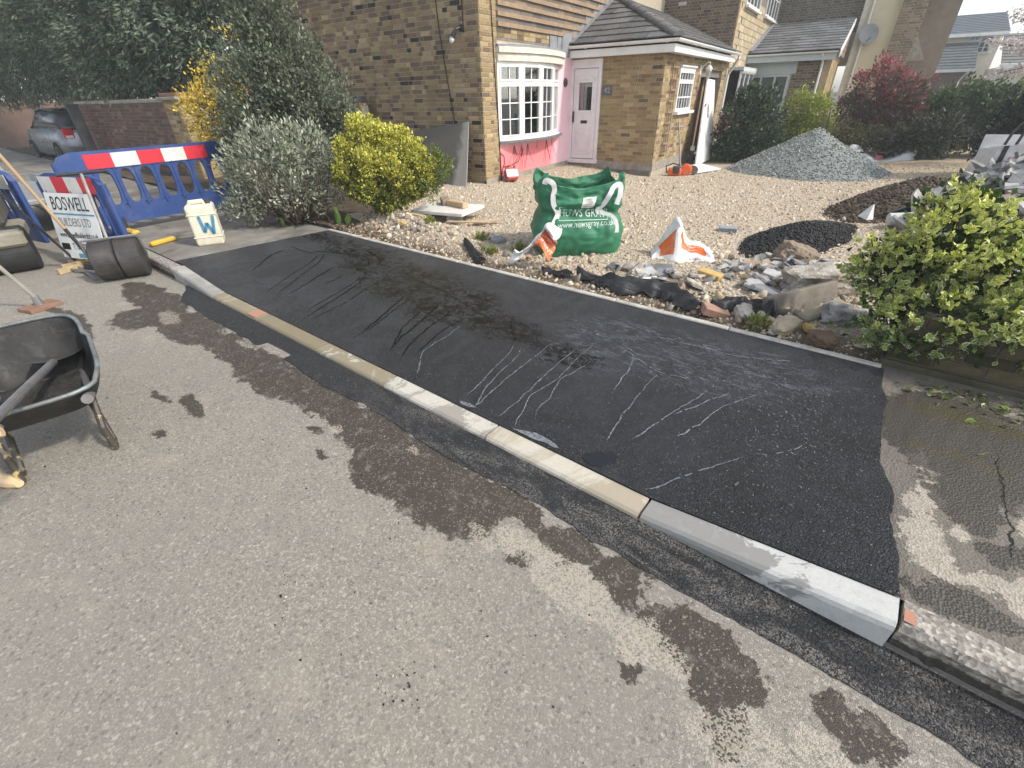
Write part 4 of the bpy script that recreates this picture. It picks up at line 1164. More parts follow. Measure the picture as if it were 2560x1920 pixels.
# fascia, gutter, roof of the porch
E0 = (-3.50, 11.25)      # eaves corner
mb = MB(); mb.box((GA + .02, E0[1], 2.285), (E0[0], E0[1] + .025, 2.42)); H.put(mb, 'fascia', WHITE)
mb = MB(); mb.box((E0[0] - .025, E0[1] + .026, 2.285), (E0[0], 17.0, 2.42)); H.put(mb, 'fascia', WHITE)
mb = MB(); mb.box((GA + .02, E0[1] + .026, 2.290), (PA, DW - .001, 2.30)); mb.box((PA + .002, E0[1] + .026, 2.290), (E0[0] - .026, 17.0, 2.30)); H.put(mb, 'soffit', WHITE)
def gutter(path, r=.055):
    mb = MB(); n = 8; P = [Vector(p) for p in path]; rows = []
    for i, p in enumerate(P):
        d = Vector((0, 0, 0))
        if i < len(P) - 1: d += (P[i + 1] - p).normalized()
        if i > 0: d += (p - P[i - 1]).normalized()
        d.normalize(); s = Vector((d.y, -d.x, 0)); sc = 1.0
        if 0 < i < len(P) - 1: sc = 1 / max(.5, s.dot(Vector(((P[i] - P[i - 1]).normalized().y, -(P[i] - P[i - 1]).normalized().x, 0))))
        prof = [s * (r * sc * cos(pi * k / n)) + Vector((0, 0, -r * sin(pi * k / n))) for k in range(n + 1)] + [s * ((r - .006) * sc * cos(pi * k / n)) + Vector((0, 0, -(r - .006) * sin(pi * k / n))) for k in range(n, -1, -1)]
        rows.append([p + q for q in prof])
    m = len(rows[0]); vs = [q for r_ in rows for q in r_]
    fs = [(i * m + k, i * m + (k + 1) % m, (i + 1) * m + (k + 1) % m, (i + 1) * m + k) for i in range(len(rows) - 1) for k in range(m)]
    mb.add(vs, fs); return mb
gz_ = 2.50
gut_o = H.put(gutter([(GA + .03, E0[1] - .058, gz_), (E0[0] + .058, E0[1] - .058, gz_), (E0[0] + .058, 17.35, gz_)]), 'gutter', WHITE)
for (a, b, rot) in ((-5.45, E0[1] - .058, 0), (-4.55, E0[1] - .058, 0), (-3.65, E0[1] - .058, 0), (E0[0] + .058, 12.6, 1), (E0[0] + .058, 14.6, 1), (E0[0] + .058, 16.4, 1)):
    mb = MB(); M = T3(a, b, gz_) @ R3('Z', pi / 2 * rot)
    for k in range(8):
        t0, t1 = pi * k / 8, pi * (k + 1) / 8; r1, r2 = .058, .064
        q = [(-.02, -r1 * cos(t0), -r1 * sin(t0)), (-.02, -r2 * cos(t0), -r2 * sin(t0)), (-.02, -r2 * cos(t1), -r2 * sin(t1)), (-.02, -r1 * cos(t1), -r1 * sin(t1))]
        q2 = [(.02, y, z) for _, y, z in q]
        mb.add(q + q2, [(3, 2, 1, 0), (4, 5, 6, 7), (1, 2, 6, 5), (0, 1, 5, 4), (2, 3, 7, 6)], M)
    H.sub(mb, 'gutter_bracket', WHITE, gut_o)
mb = MB(); mb.tube([(E0[0] + .058, 17.2, gz_ - .05), (E0[0] + .058, 17.2, gz_ - .12), (PA + .16, 17.28, gz_ - .32), (PA + .06, 17.3, gz_ - .5), (PA + .06, 17.3, .0)], .034, 8); H.put(mb, 'downpipe', WHITE)
PT = tan(radians(24.5)); ea, eb, ez = E0[0] + .06, E0[1] - .06, 2.515
mb = MB()
t = ea - GA
vs = [(GA, eb, ez - .02), (ea, eb, ez - .02), (GA, eb + t, ez - .02 + t * PT), (ea, 17.4, ez - .02), (GA, 17.4, ez - .02 + t * PT)]
mb.add(vs, [(0, 1, 2), (1, 3, 4, 2)])
roof = H.put(mb, 'porch_roof', surf('roof_underlay', (.05, .05, .05), None, 10))
cp = cos(radians(24.5)); sl = t / cp
tiled_slope(H, roof, [(0, 0), (t, 0), (0, sl)], (GA, eb, ez), (1, 0, 0), (0, cp, sin(radians(24.5))), .30, .30, .022, SLATE)
Ls = 17.4 - eb
tiled_slope(H, roof, [(0, 0), (Ls, 0), (Ls, sl), (t, sl)], (ea, eb, ez), (0, 1, 0), (-cp, 0, sin(radians(24.5))), .30, .30, .022, SLATE)
hipdir = Vector((-1, 1, PT)); n = 9
for k in range(n):
    p, q = Vector((ea, eb, ez)) + hipdir * (t * k / n), Vector((ea, eb, ez)) + hipdir * (t * (k + 1.12) / n)
    mb = MB(); f_ = random.uniform(.8, 1.15); mb.cur = tuple(v * f_ for v in (.12, .12, .118)); d = (q - p).normalized(); s_ = d.cross(Vector((0, 0, 1))).normalized(); up = s_.cross(d)
    vs = []
    for P, lift in ((p, .045), (q, .03)):
        for a in range(9):
            th_ = pi * a / 8; vs.append(tuple(P + s_ * (.12 * cos(th_)) + up * (.085 * sin(th_) + lift - .03)))
    mb.add(vs, [(a, a + 1, 9 + a + 1, 9 + a) for a in range(8)] + [tuple(range(9))[::-1]])
    H.sub(mb, 'hip_tile', TILE, roof)
# stepped lead along the bay wall
mb = MB()
for k in range(12):
    b = eb + t * k / 12; z = ez + (t * k / 12) * PT; mb.box((GA + .008, b, z + .02), (GA + .022, b + t / 12 + .02, z + .20), j=.006)
H.put(mb, 'flashing', LEAD)
mb = MB()
mb.add([(GA + .02, eb, ez + .05), (GA + .16, eb, ez + .05), (GA + .16, eb + t * .94, ez + .05 + t * .94 * PT), (GA + .02, eb + t, ez + .05 + t * PT)], [(0, 1, 2, 3)]); H.put(mb, 'valley_lead', LEAD)
# main roof above (out of the frame, casts the right shade)
mb = MB(); mb.prism([(-12.6, 6.2), (GA + .25, 6.2), ((-12.6 + GA) / 2, 8.4)], 10, T3(0, 17.6, 0) @ R3('X', pi / 2)); H.put(mb, 'main_roof', surf('main_roof_tiles', (.1, .1, .1), None, 4, .9))
def near_score(b):
    pl, pos, u, z, L, h, c, _ = b
    if pl == 'B': P = HP(u, pos, z)
    else: P = HP(pos, u, z)
    s_ = (P - Vector((0, 0, CAM_H))).length
    if z > 2.95 or (pl == 'B' and pos == GB and u < -8.6): s_ += 100
    return s_
H.finish(300, near_score)
# ------------------------------------------------------------------ vegetation
def unit(a): return a / np.maximum(np.linalg.norm(a, axis=1), 1e-9)[:, None]
def leaf_arrays(P, D, size, asp, bend=.18, roll=None):
    """each leaf is a folded diamond: base, two sides, tip"""
    n = len(P)
    r = RNG.normal(size=(n, 3)); S = unit(np.cross(D, r)); N = np.cross(S, D)
    L = size[:, None]; W = (size * asp)[:, None]
    base = P; tip = P + D * L - N * L * bend; a = P + D * L * .5 + S * W + N * W * .25; b = P + D * L * .5 - S * W + N * W * .25
    V = np.stack([base, a, tip, b], 1).reshape(-1, 3)
    i = (np.arange(n) * 4)[:, None]
    F = np.concatenate([i + np.array([[0, 1, 2]]), i + np.array([[0, 2, 3]])], 1).reshape(-1, 3)
    return V, F
def crown(blobs, n_cl, per, spread, size, asp, pal, w=None, shell=(.62, 1.0), out_w=.8, up_w=.25, rnd=.7, droop=0., lump=.16, tip=None, var=.2, cut=None, jit=.3):
    """leaf clusters scattered through a group of ellipsoids; returns arrays for one crown"""
    B = np.array([b[:6] for b in blobs], float)
    area = (B[:, 3] * B[:, 4] + B[:, 4] * B[:, 5] + B[:, 3] * B[:, 5]); area *= np.array([b[6] if len(b) > 6 else 1 for b in blobs])
    bi = RNG.choice(len(B), n_cl, p=area / area.sum())
    d = unit(RNG.normal(size=(n_cl, 3)))
    rr = RNG.uniform(shell[0] ** 2, 1, n_cl) ** .5 * shell[1]
    lum = np.array([nz(x * 2.3 + k, y * 2.3, z * 2.3) for (x, y, z), k in zip(d, bi * 3.7)]) * lump * 2.2
    C = B[bi, :3] + d * B[bi, 3:6] * (rr + lum)[:, None]
    od = unit(d / B[bi, 3:6])
    if cut is not None:
        k = cut(C); C, od, n_cl = C[k], od[k], int(k.sum())
    P = np.repeat(C, per, 0) + RNG.normal(size=(n_cl * per, 3)) * spread
    O = np.repeat(od, per, 0)
    D = unit(O * out_w + np.array([0, 0, up_w - droop]) + RNG.normal(size=(n_cl * per, 3)) * rnd * .6)
    n = len(P)
    S = size * (1 + RNG.uniform(-jit, jit, n))
    col = palette(pal, n, w, var)
    cl = np.repeat(1 + RNG.uniform(-.34, .34, (n_cl, 1)), per, 0); col = col * cl
    if tip is not None:   # top and sunward side take another colour: young growth and painted sunlight
        tcol, zlo, zhi, side = tip
        f = np.clip((P[:, 2] - zlo) / (zhi - zlo) + side * O[:, 0], 0, 1) ** 1.3
        pick = np.repeat(RNG.random(n_cl), per) < f * 1.0
        pick ^= RNG.random(n) < .12
        col[pick] = palette(tcol, int(pick.sum()), None, var)
    V, F = leaf_arrays(P, D, S, asp)
    return V, F, np.repeat(col, 2, 0)
def plant(name, label, cat, loc, crown_args, mat, trunks=(), group=None, extra=None, crown_name='crown'):
    t = thing(name, label, cat, loc, 0, group)
    L = np.array(loc)
    Vs, Fs, Cs = [], [], []; o = 0
    for ca in crown_args:
        V, F, C = crown(**ca); Vs.append(V - L); Fs.append(F + o); Cs.append(C); o += len(V)
    npmesh(crown_name, np.concatenate(Vs), np.concatenate(Fs), mat, cols=np.concatenate(Cs), parent=t)
    for pts, r in trunks:
        mb = MB(); mb.tube([Vector(p) - Vector(loc) for p in pts], r, 6); mb.build('branch' if r[0] < .04 else 'trunk', BARK, t)
    return t
BARK = surf('bark', (.12, .085, .06), (.07, .05, .038), 14, .95, .7, 60)
GREYBARK = surf('grey_bark', (.16, .13, .10), (.10, .08, .06), 14, .95, .7, 60)
LEAF = leafmat('leaf_matt', .22, .55, .25)
GLOSS = leafmat('leaf_gloss', .24, .30, .5)

# tall dark conifer hedge tree behind the red wall
c = Vector((-15.2, 5.9, 0))
plant('conifer_tree', 'huge dark feathery conifer overhanging the red brick garden wall', 'tree', (c.x, c.y, 0),
      [dict(blobs=[(-13.3, 5.6, 2.75, 1.5, .95, 1.35), (-14.8, 5.5, 3.3, 1.9, 1.3, 1.9), (-13.0, 5.9, 3.9, 1.3, 1.0, 1.2), (-17, 5.2, 3.5, 2.2, 1.5, 2.2), (-20, 5.0, 4.0, 2.6, 1.8, 2.6), (-24, 4.9, 4.4, 3.2, 2.0, 3.0), (-28, 3.6, 4.6, 3.2, 2.4, 3.2), (-16.5, 6.2, 5.2, 2.8, 1.5, 1.8), (-22, 5.5, 6.6, 3.5, 2, 2.4)], n_cl=11000, per=15, spread=.09, size=.13, asp=.17,
            pal=[(.12, .155, .11), (.145, .175, .12), (.10, .13, .095), (.19, .20, .125)], w=[.4, .3, .2, .1], shell=(.45, 1.0), out_w=.9, up_w=0, droop=.3, lump=.2, cut=lambda C: C[:, 2] > 1.62)], LEAF,
      [([(-15.2, 5.9, 0), (-15.2, 5.9, 2), (-15, 5.9, 4.5)], [.22, .18, .08]), ([(-20.6, 5.6, 0), (-20.5, 5.6, 3.5)], [.2, .1])])
# bare pinkish cherry twigs against the sky, between conifer and gable
t = thing('cherry_tree', 'slender cherry with pinkish blossom between the conifer and the gable', 'tree', (-12.2, 6.9, .1))
mb = MB(); P0 = Vector((0, 0, 0)); tips = []
mb.tube([P0, (.05, 0, 1.5), (.0, .1, 2.6), (.1, .05, 3.6)], [.06, .05, .035, .012], 6)
for k in range(26):
    z = random.uniform(1.6, 3.3); a = random.uniform(0, 2 * pi); L = random.uniform(.4, 1.0)
    e = Vector((cos(a) * L * .7, sin(a) * L * .7, z + L * .7)); mb.tube([(0.03, .05, z), e * .5 + Vector((0, 0, z * .5)), e], [.014, .009, .004], 4); tips += [e, (e + Vector((0, 0, z))) * .5 + Vector((random.uniform(-.1, .1),) * 3)]
mb.build('branch', GREYBARK, t)
tp = np.array([tuple(v) for v in tips]); n = 1500
P = tp[RNG.integers(0, len(tp), n)] + RNG.normal(size=(n, 3)) * .12
V, F = leaf_arrays(P, unit(RNG.normal(size=(n, 3))), RNG.uniform(.02, .045, n), .45)
npmesh('blossom', V, F, LEAF, cols=np.repeat(palette([(.55, .42, .5), (.42, .3, .4), (.7, .62, .66)], n), 2, 0), parent=t)
# forsythia
t = plant('forsythia_bush', 'yellow flowering forsythia spilling over the brick gate pier', 'shrub', (-10.3, 4.1, .12),
      [dict(blobs=[(-10.35, 4.0, 1.45, .40, .40, .55), (-10.15, 4.35, 1.75, .42, .38, .42), (-10.25, 4.15, .95, .5, .45, .4), (-10.0, 4.75, 2.6, .2, .2, .25, .15)], n_cl=420, per=12, spread=.05, size=.05, asp=.32, pal=[(.66, .50, .07), (.74, .58, .12), (.52, .39, .06)], shell=(.3, 1.05), lump=.3),
       dict(blobs=[(-10.3, 4.15, 1.2, .45, .42, .7)], n_cl=90, per=8, spread=.06, size=.05, asp=.3, pal=[(.12, .10, .05), (.08, .09, .04)], shell=(.1, .9))], LEAF,
      [([(-10.3 + random.uniform(-.1, .1), 4.15, .1), (-10.3 + random.uniform(-.35, .35), 4.15 + random.uniform(-.3, .3), 1.2), (-10.25 + random.uniform(-.5, .5), 4.2 + random.uniform(-.4, .4), 2.0)], [.014, .010, .004]) for _ in range(14)])
# tall small-leaved evergreen in front of the gable
plant('evergreen_tree', 'tall grey green small leaved evergreen in front of the brick gable', 'tree', (-7.6, 4.2, .12),
      [dict(blobs=[(-7.62, 4.0, 2.75, .42, .42, .75), (-7.55, 4.15, 2.1, .55, .52, .6), (-7.45, 4.3, 1.65, .70, .62, .55), (-7.7, 3.75, 1.7, .55, .5, .6), (-7.75, 3.55, 1.2, .5, .45, .5), (-7.25, 4.6, 1.35, .45, .4, .42), (-7.6, 4.1, 3.5, .3, .3, .6), (-7.5, 4.2, .9, .7, .6, .55)], n_cl=3000, per=16, spread=.05, size=.045, asp=.34,
            pal=[(.135, .16, .105), (.165, .185, .125), (.105, .125, .08), (.2, .21, .145), (.26, .26, .2)], w=[.35, .3, .2, .1, .05], shell=(.45, 1.0), out_w=.7, up_w=.5, lump=.26)], LEAF,
      [([(-7.6, 4.2, .1), (-7.58, 4.15, 1.5), (-7.6, 4.1, 3.2)], [.06, .045, .015]), ([(-7.6, 4.2, .3), (-7.4, 4.4, 1.4)], [.045, .015]), ([(-7.6, 4.2, .3), (-7.75, 3.8, 1.5)], [.045, .015])])
# silvery shrub
tr = []
for _ in range(60):
    a = random.uniform(0, 2 * pi); r_ = random.uniform(.3, .75)
    b0 = (-6.62 + random.uniform(-.12, .12), 3.3 + random.uniform(-.1, .1), .12)
    tr.append(([b0, (-6.62 + cos(a) * r_ * .7, 3.3 + sin(a) * r_ * .55, .22 + random.random() * .3), (-6.62 + cos(a) * r_, 3.3 + sin(a) * r_ * .8, .45 + random.random() * .5)], [.013, .009, .004]))
plant('silver_shrub', 'sprawling silver grey leaved shrub beside the blue barrier', 'shrub', (-6.62, 3.3, .12),
      [dict(blobs=[(-6.70, 3.2, .95, .45, .42, .38), (-6.50, 3.55, 1.0, .45, .4, .40), (-6.85, 2.95, .72, .35, .32, .36), (-6.35, 3.8, .72, .32, .3, .35), (-6.9, 2.78, .42, .26, .24, .26), (-6.45, 3.3, .55, .42, .36, .28)], n_cl=640, per=12, spread=.05, size=.062, asp=.21,
            pal=[(.30, .32, .235), (.23, .25, .17), (.42, .43, .34), (.16, .18, .115), (.56, .57, .49)], w=[.32, .28, .2, .14, .06], shell=(.55, 1.02), out_w=.75, up_w=.55, lump=.25)], LEAF, tr)
# golden shrub, sunlit top and right side painted into its leaf colours
tr = []
for _ in range(34):
    a = random.uniform(0, 2 * pi); r_ = random.uniform(.1, .5)
    tr.append(([(-5.5 + random.uniform(-.2, .22), 4.05 + random.uniform(-.1, .12), .12), (-5.5 + cos(a) * r_ * .6, 4.05 + sin(a) * r_ * .5, .5), (-5.45 + cos(a) * r_, 4.1 + sin(a) * r_ * .8, .95)], [.012, .009, .004]))
plant('golden_shrub', 'rounded golden yellow leaved shrub beside the leaning grey board', 'shrub', (-5.5, 4.05, .12),
      [dict(blobs=[(-5.58, 3.98, 1.24, .17, .17, .17), (-5.40, 4.16, 1.16, .17, .17, .15), (-5.78, 3.78, 1.06, .15, .15, .14), (-5.20, 4.36, 1.02, .16, .16, .15), (-5.66, 3.86, 1.34, .08, .08, .09), (-5.30, 4.3, 1.2, .09, .09, .09), (-5.50, 3.86, .90, .22, .2, .2), (-5.80, 3.68, .78, .15, .15, .16), (-5.14, 4.44, .78, .17, .17, .17), (-5.35, 4.10, .80, .24, .2, .2), (-5.60, 3.82, .60, .26, .2, .2), (-5.30, 4.25, .58, .26, .22, .2), (-5.45, 4.05, .42, .26, .2, .16)], n_cl=2700, per=15, spread=.020, size=.030, asp=.40,
            pal=[(.13, .155, .035), (.17, .195, .04), (.09, .115, .028), (.23, .24, .045)], shell=(.5, 1.0), out_w=.8, up_w=.45, lump=.22, tip=([(.66, .62, .13), (.74, .70, .20), (.54, .52, .08), (.40, .42, .06)], .48, 1.08, .45)),
       dict(blobs=[(-5.06, 4.62, .80, .19, .19, .21), (-5.1, 4.5, .55, .2, .2, .2)], n_cl=130, per=16, spread=.03, size=.03, asp=.36, pal=[(.13, .18, .035), (.2, .24, .045), (.09, .13, .03)], shell=(.4, 1.0))], LEAF, tr)
# dock leaf and litter under the shrubs
for (x, y, a, s) in ((-5.95, 3.52, 1.1, .24), (-6.55, 3.05, .3, .12), (-5.85, 3.62, 2.2, .16)):
    mb = MB()
    mb.grid(lambda u, v: ((v - .5) * s * .55 * sin(pi * min(.98, u + .04)) ** .7, 0.02 * sin(8 * v) - .25 * s * u * u, u * s), 8, 6)
    d = mb.build('dock_leaf', surf('dock_leaf_green', (.13, .22, .04), (.17, .27, .06), 6, .45), loc=(x, y, .13), rot=(-.2, .15, a - 1.2), smooth=True)
    tag(d, {.24: 'broad bright green dock leaf standing under the golden shrub', .12: 'small green dock leaf low under the silver shrub', .16: 'middling green dock leaf tucked behind the broad one'}[s], 'leaf')
n = 700
X = RNG.uniform(-7.2, -5.0, n); Y = 3.38 + RNG.random(n) ** 1.6 * .35; 
V, F = leaf_arrays(np.stack([X, Y, np.full(n, .155)], 1), unit(RNG.normal(size=(n, 3)) * np.array([1, 1, .35])), RNG.uniform(.02, .05, n), .3)
tag(npmesh('leaf_litter', V, F, LEAF, cols=np.repeat(palette([(.16, .10, .06), (.09, .06, .04), (.24, .17, .10), (.4, .36, .28)], n), 2, 0)), 'brown dead leaves and twigs under the shrubs', 'leaf litter', kind='stuff')

# variegated shrub in the right foreground: each leaf has a green heart and a cream margin
def varie(P, D, size):
    n = len(P)
    r = RNG.normal(size=(n, 3)); S = unit(np.cross(D, r)); N = np.cross(S, D)
    L = size[:, None]
    prof = [(0, 0), (.28, .26), (.62, .30), (1.0, 0.0), (.62, -.30), (.28, -.26)]
    inn = [(.05, 0), (.30, .17), (.60, .19), (.86, 0), (.60, -.19), (.30, -.17)]
    rows = []
    for a, b in prof: rows.append(P + D * L * a + S * L * b + N * L * (.10 + .25 * abs(b) - .22 * a * a))
    for a, b in inn: rows.append(P + D * L * a + S * L * b + N * L * (.105 + .12 * abs(b) - .22 * a * a))
    V = np.stack(rows, 1).reshape(-1, 3)
    F = []
    q = np.array([(k, (k + 1) % 6, 6 + (k + 1) % 6, 6 + k) for k in range(6)] + [(6, 7, 8, 9), (6, 9, 10, 11)])
    F = (q[None] + (np.arange(n) * 12)[:, None, None]).reshape(-1, 4)
    return V, F
vb = [(.10, 3.72, .62, .26, .25, .27), (.30, 3.68, .78, .28, .27, .30), (.58, 3.75, .68, .32, .28, .27), (.42, 3.50, .40, .36, .20, .24), (.82, 3.7, .50, .34, .26, .28), (.20, 3.50, .34, .20, .17, .19), (.75, 3.46, .45, .3, .18, .2), (1.1, 3.48, .5, .3, .18, .2), (.28, 3.85, 1.0, .12, .12, .15, .8), (.16, 3.85, .93, .12, .12, .12, .8), (.42, 3.8, .98, .12, .1, .12, .8), (1.2, 3.75, .48, .4, .3, .3), (.56, 3.8, .86, .12, .12, .12, .6)]
B = np.array([b[:6] for b in vb]); ar = B[:, 3] * B[:, 5] * np.array([b[6] if len(b) > 6 else 1 for b in vb])
ncl = 1650; bi = RNG.choice(len(B), ncl, p=ar / ar.sum()); d = unit(RNG.normal(size=(ncl, 3)))
rr = RNG.uniform(.45, 1.0, ncl) ** .5
C = B[bi, :3] + d * B[bi, 3:6] * rr[:, None] * (1 + .25 * RNG.normal(size=(ncl, 1)) * .5)
k = (C[:, 2] > .19); C, d, rr = C[k], d[k], rr[k]; ncl = len(C)
per = 11
ax = unit(d + np.array([0, -.15, .55]))            # shoot axis of each rosette
P = np.repeat(C, per, 0) - np.repeat(ax, per, 0) * RNG.uniform(0, .05, (ncl * per, 1)) + RNG.normal(size=(ncl * per, 3)) * .006
D = unit(np.repeat(ax, per, 0) * RNG.uniform(.1, 1.0, (ncl * per, 1)) + RNG.normal(size=(ncl * per, 3)) * .55)
sz = RNG.uniform(.024, .044, ncl * per)
V, F = varie(P, D, sz)
n = len(P)
young = np.repeat(np.clip((C[:, 2] - .25) / .72 + .4 * d[:, 2] + RNG.normal(size=ncl) * .22, 0, 1), per) * RNG.uniform(.5, 1.1, n)  # yellow share rises upward: sunlit top and dark underside painted into leaf colours
young = np.clip(young, 0, 1)[:, None]
heart = (1 - young) * palette([(.14, .22, .042), (.105, .175, .04), (.18, .26, .05)], n) + young * palette([(.58, .62, .09), (.48, .55, .08)], n)
marg = (1 - young) * palette([(.52, .56, .30), (.64, .66, .45), (.38, .44, .16)], n) + young * palette([(.74, .75, .22), (.80, .79, .34)], n)
cc = np.concatenate([np.repeat(marg[:, None], 6, 1), np.repeat(heart[:, None], 2, 1)], 1).reshape(-1, 3)
loc = (.45, 3.75, .15)
t = thing('variegated_shrub', 'bushy green and cream variegated shrub hanging over the low brick wall', 'shrub', loc)
npmesh('crown', V - np.array(loc), F, GLOSS, cols=cc, parent=t)
mb = MB()
for q in range(70):
    i = random.randrange(ncl); e = Vector(C[i]) - Vector(loc); s_ = Vector((e.x * .35 + random.uniform(-.1, .1), .05, .0)); mb.tube([s_, s_ * .5 + e * .5 + Vector((0, .03, 0)), e], [.008, .006, .003], 4)
tag(mb.build('branches', BARK, t), kind='stuff')
# dark inside of the bush: its own shade painted into the leaf colours
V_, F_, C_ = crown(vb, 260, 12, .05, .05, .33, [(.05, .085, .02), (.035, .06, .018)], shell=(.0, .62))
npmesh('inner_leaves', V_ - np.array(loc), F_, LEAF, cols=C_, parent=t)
# leaves dropped on the path
n = 150
X = RNG.normal(.75, .22, n); Y = RNG.normal(3.18, .09, n); k = (Y < 3.36) & (X > .32); X, Y = X[k], Y[k]; n = len(X)
Pz = np.array([foot_z(max(x, .43), min(y, 3.3)) + .008 for x, y in zip(X, Y)])
V, F = varie(np.stack([X, Y, Pz], 1), unit(RNG.normal(size=(n, 3)) * np.array([1, 1, .12])), RNG.uniform(.02, .04, n))
cc = np.concatenate([np.repeat(palette([(.3, .36, .12), (.16, .2, .07), (.1, .1, .05)], n)[:, None], 6, 1), np.repeat(palette([(.12, .17, .04), (.07, .08, .03)], n)[:, None], 2, 1)], 1).reshape(-1, 3)
tag(npmesh('fallen_leaves', V, F, GLOSS, cols=cc), 'clipped green leaves scattered on the path under the variegated shrub', 'leaves', kind='stuff')
for (x, y, lab) in ((.66, 2.62, 'single pale green leaf lying alone on the path'), (.62, 2.9, 'pale leaf on the path nearer the low wall')):
    V, F = varie(np.array([[0, 0, 0.]]), np.array([[.8, .5, .1]]), np.array([.055])); o = npmesh('fallen_leaf', V, F, GLOSS, cols=np.array([(.45, .55, .2)] * 6 + [(.3, .42, .1)] * 2), loc=(x, y, foot_z(x, y) + .01)); tag(o, lab, 'leaf')

# shrubs beyond the yard
CAM_ = [(.05, .075, .04), (.065, .095, .05), (.04, .06, .032), (.10, .12, .075)]
plant('camellia_bush', 'glossy dark round camellia beside the open garage', 'shrub', (-3.85, 14.95, -.05), [dict(blobs=[(-3.85, 15.0, .85, .78, .7, .80), (-3.9, 14.95, 1.25, .5, .5, .5), (-4.1, 14.85, .35, .65, .5, .45), (-3.6, 14.9, .4, .7, .5, .45)], n_cl=950, per=11, spread=.05, size=.085, asp=.30, pal=CAM_, shell=(.6, 1.0), up_w=.35, lump=.14)], GLOSS, [([(-3.85, 15, -.1), (-3.85, 15, .9)], [.05, .02])])
t = thing('pink_camellia_flowers', 'a few pink camellia blooms low against the garage corner', 'flowers', (-4.35, 14.75, .85))
V_, F_, C_ = crown([(-4.35, 14.7, .9, .28, .2, .32)], 22, 9, .02, .055, .5, [(.55, .22, .20), (.62, .35, .32), (.4, .14, .13)], shell=(.5, 1)); npmesh('petals', V_ - np.array((-4.35, 14.75, .85)), F_, LEAF, cols=C_, parent=t)
plant('lime_bush', 'bright yellow green bush between the camellia and the spiky plant', 'shrub', (-2.85, 16.3, -.05), [dict(blobs=[(-2.9, 16.25, 1.05, .55, .45, .55), (-2.75, 16.2, .45, .6, .5, .5), (-2.55, 16.25, 1.0, .4, .4, .5)], n_cl=800, per=12, spread=.05, size=.055, asp=.33, pal=[(.22, .27, .055), (.28, .33, .065), (.15, .2, .045), (.38, .37, .05)], shell=(.55, 1.0), lump=.2, tip=([(.34, .38, .06), (.28, .34, .06)], .6, 2.0, .2))], LEAF, [([(-2.8, 16.3, -.1), (-2.8, 16.3, 1)], [.05, .02])])
plant('photinia_bush', 'tall photinia with dark red young leaves', 'shrub', (-1.3, 18.0, -.05), [dict(blobs=[(-1.5, 18, 1.5, .62, .55, .75), (-1.0, 18.0, 1.3, .65, .55, .65), (-.75, 18, .95, .5, .5, .5), (-1.4, 17.9, .6, .8, .5, .6), (-1.9, 17.9, .9, .45, .4, .6)], n_cl=1200, per=11, spread=.05, size=.085, asp=.26, pal=[(.11, .125, .07), (.15, .105, .08), (.08, .095, .055), (.18, .09, .08)], shell=(.55, 1.0), lump=.2, tip=([(.40, .10, .12), (.33, .08, .095), (.46, .15, .17)], .9, 2.5, .0))], LEAF, [([(-1.3, 18, -.1), (-1.3, 18, 1.4)], [.06, .02])])
plant('laurel_hedge', 'broad dark green laurel hedge below the far cream house', 'hedge', (.3, 18.5, -.05), [dict(blobs=[(-.35, 18.5, .75, .7, .6, .8), (.4, 18.5, .9, .8, .6, .82), (1.2, 18.5, .85, .8, .6, .82), (2.1, 18.5, .85, .8, .6, .85)], n_cl=1500, per=10, spread=.06, size=.10, asp=.30, pal=[(.085, .12, .06), (.105, .145, .07), (.13, .17, .08), (.06, .09, .048)], shell=(.6, 1.0), up_w=.4, lump=.12)], LEAF, [([(.3, 18.5, -.1), (.3, 18.5, 1)], [.06, .02])])
plant('glossy_laurel', 'low laurel with shiny leaves in front of the hedge', 'shrub', (.05, 17.2, -.05), [dict(blobs=[(.05, 17.2, .45, .75, .45, .5), (-.5, 17.2, .35, .45, .4, .42)], n_cl=420, per=9, spread=.06, size=.10, asp=.32, pal=[(.035, .045, .025), (.05, .06, .035), (.09, .085, .06)], shell=(.5, 1.0), up_w=.2)], leafmat('leaf_wet_gloss', .1, .12, .7), [([(.05, 17.2, -.1), (.05, 17.2, .6)], [.04, .02])])
plant('underplanting', 'low dark shrubs behind the grey gravel heap', 'shrub', (-2.2, 16.9, -.08), [dict(blobs=[(-3.6, 16.4, .3, .8, .5, .5), (-2.2, 17.0, .35, .9, .5, .5), (-1.2, 17.3, .3, .8, .5, .45), (-3.2, 16.8, .6, .6, .4, .5), (-4.3, 15.6, .2, .6, .5, .45)], n_cl=900, per=10, spread=.06, size=.07, asp=.3, pal=[(.08, .095, .048), (.065, .08, .04), (.12, .115, .045), (.2, .17, .045)], shell=(.3, 1.0))], LEAF)
# spiky phormium
t = thing('spiky_plant', 'phormium with long narrow blades beside the photinia', 'plant', (-2.15, 16.15, -.08))
mb = MB()
for k in range(46):
    a = random.uniform(0, 2 * pi); L = random.uniform(.7, 1.55); lean = random.uniform(.15, .75); mb.cur = random.choice([(.10, .11, .05), (.14, .14, .07), (.22, .19, .11), (.07, .08, .04)])
    d = Vector((cos(a), sin(a), 0)); s_ = Vector((-sin(a), cos(a), 0)); vs = []
    for q in range(5):
        u = q / 4; p = d * (lean * L * u * u * .9) + Vector((0, 0, L * u * (1 - .25 * lean * u))); w = .025 * (1 - u) ** .6 + .002; vs += [tuple(p - s_ * w), tuple(p + s_ * w)]
    mb.add(vs, [(2 * q, 2 * q + 1, 2 * q + 3, 2 * q + 2) for q in range(4)])
mb.build('blades', LEAF, t)
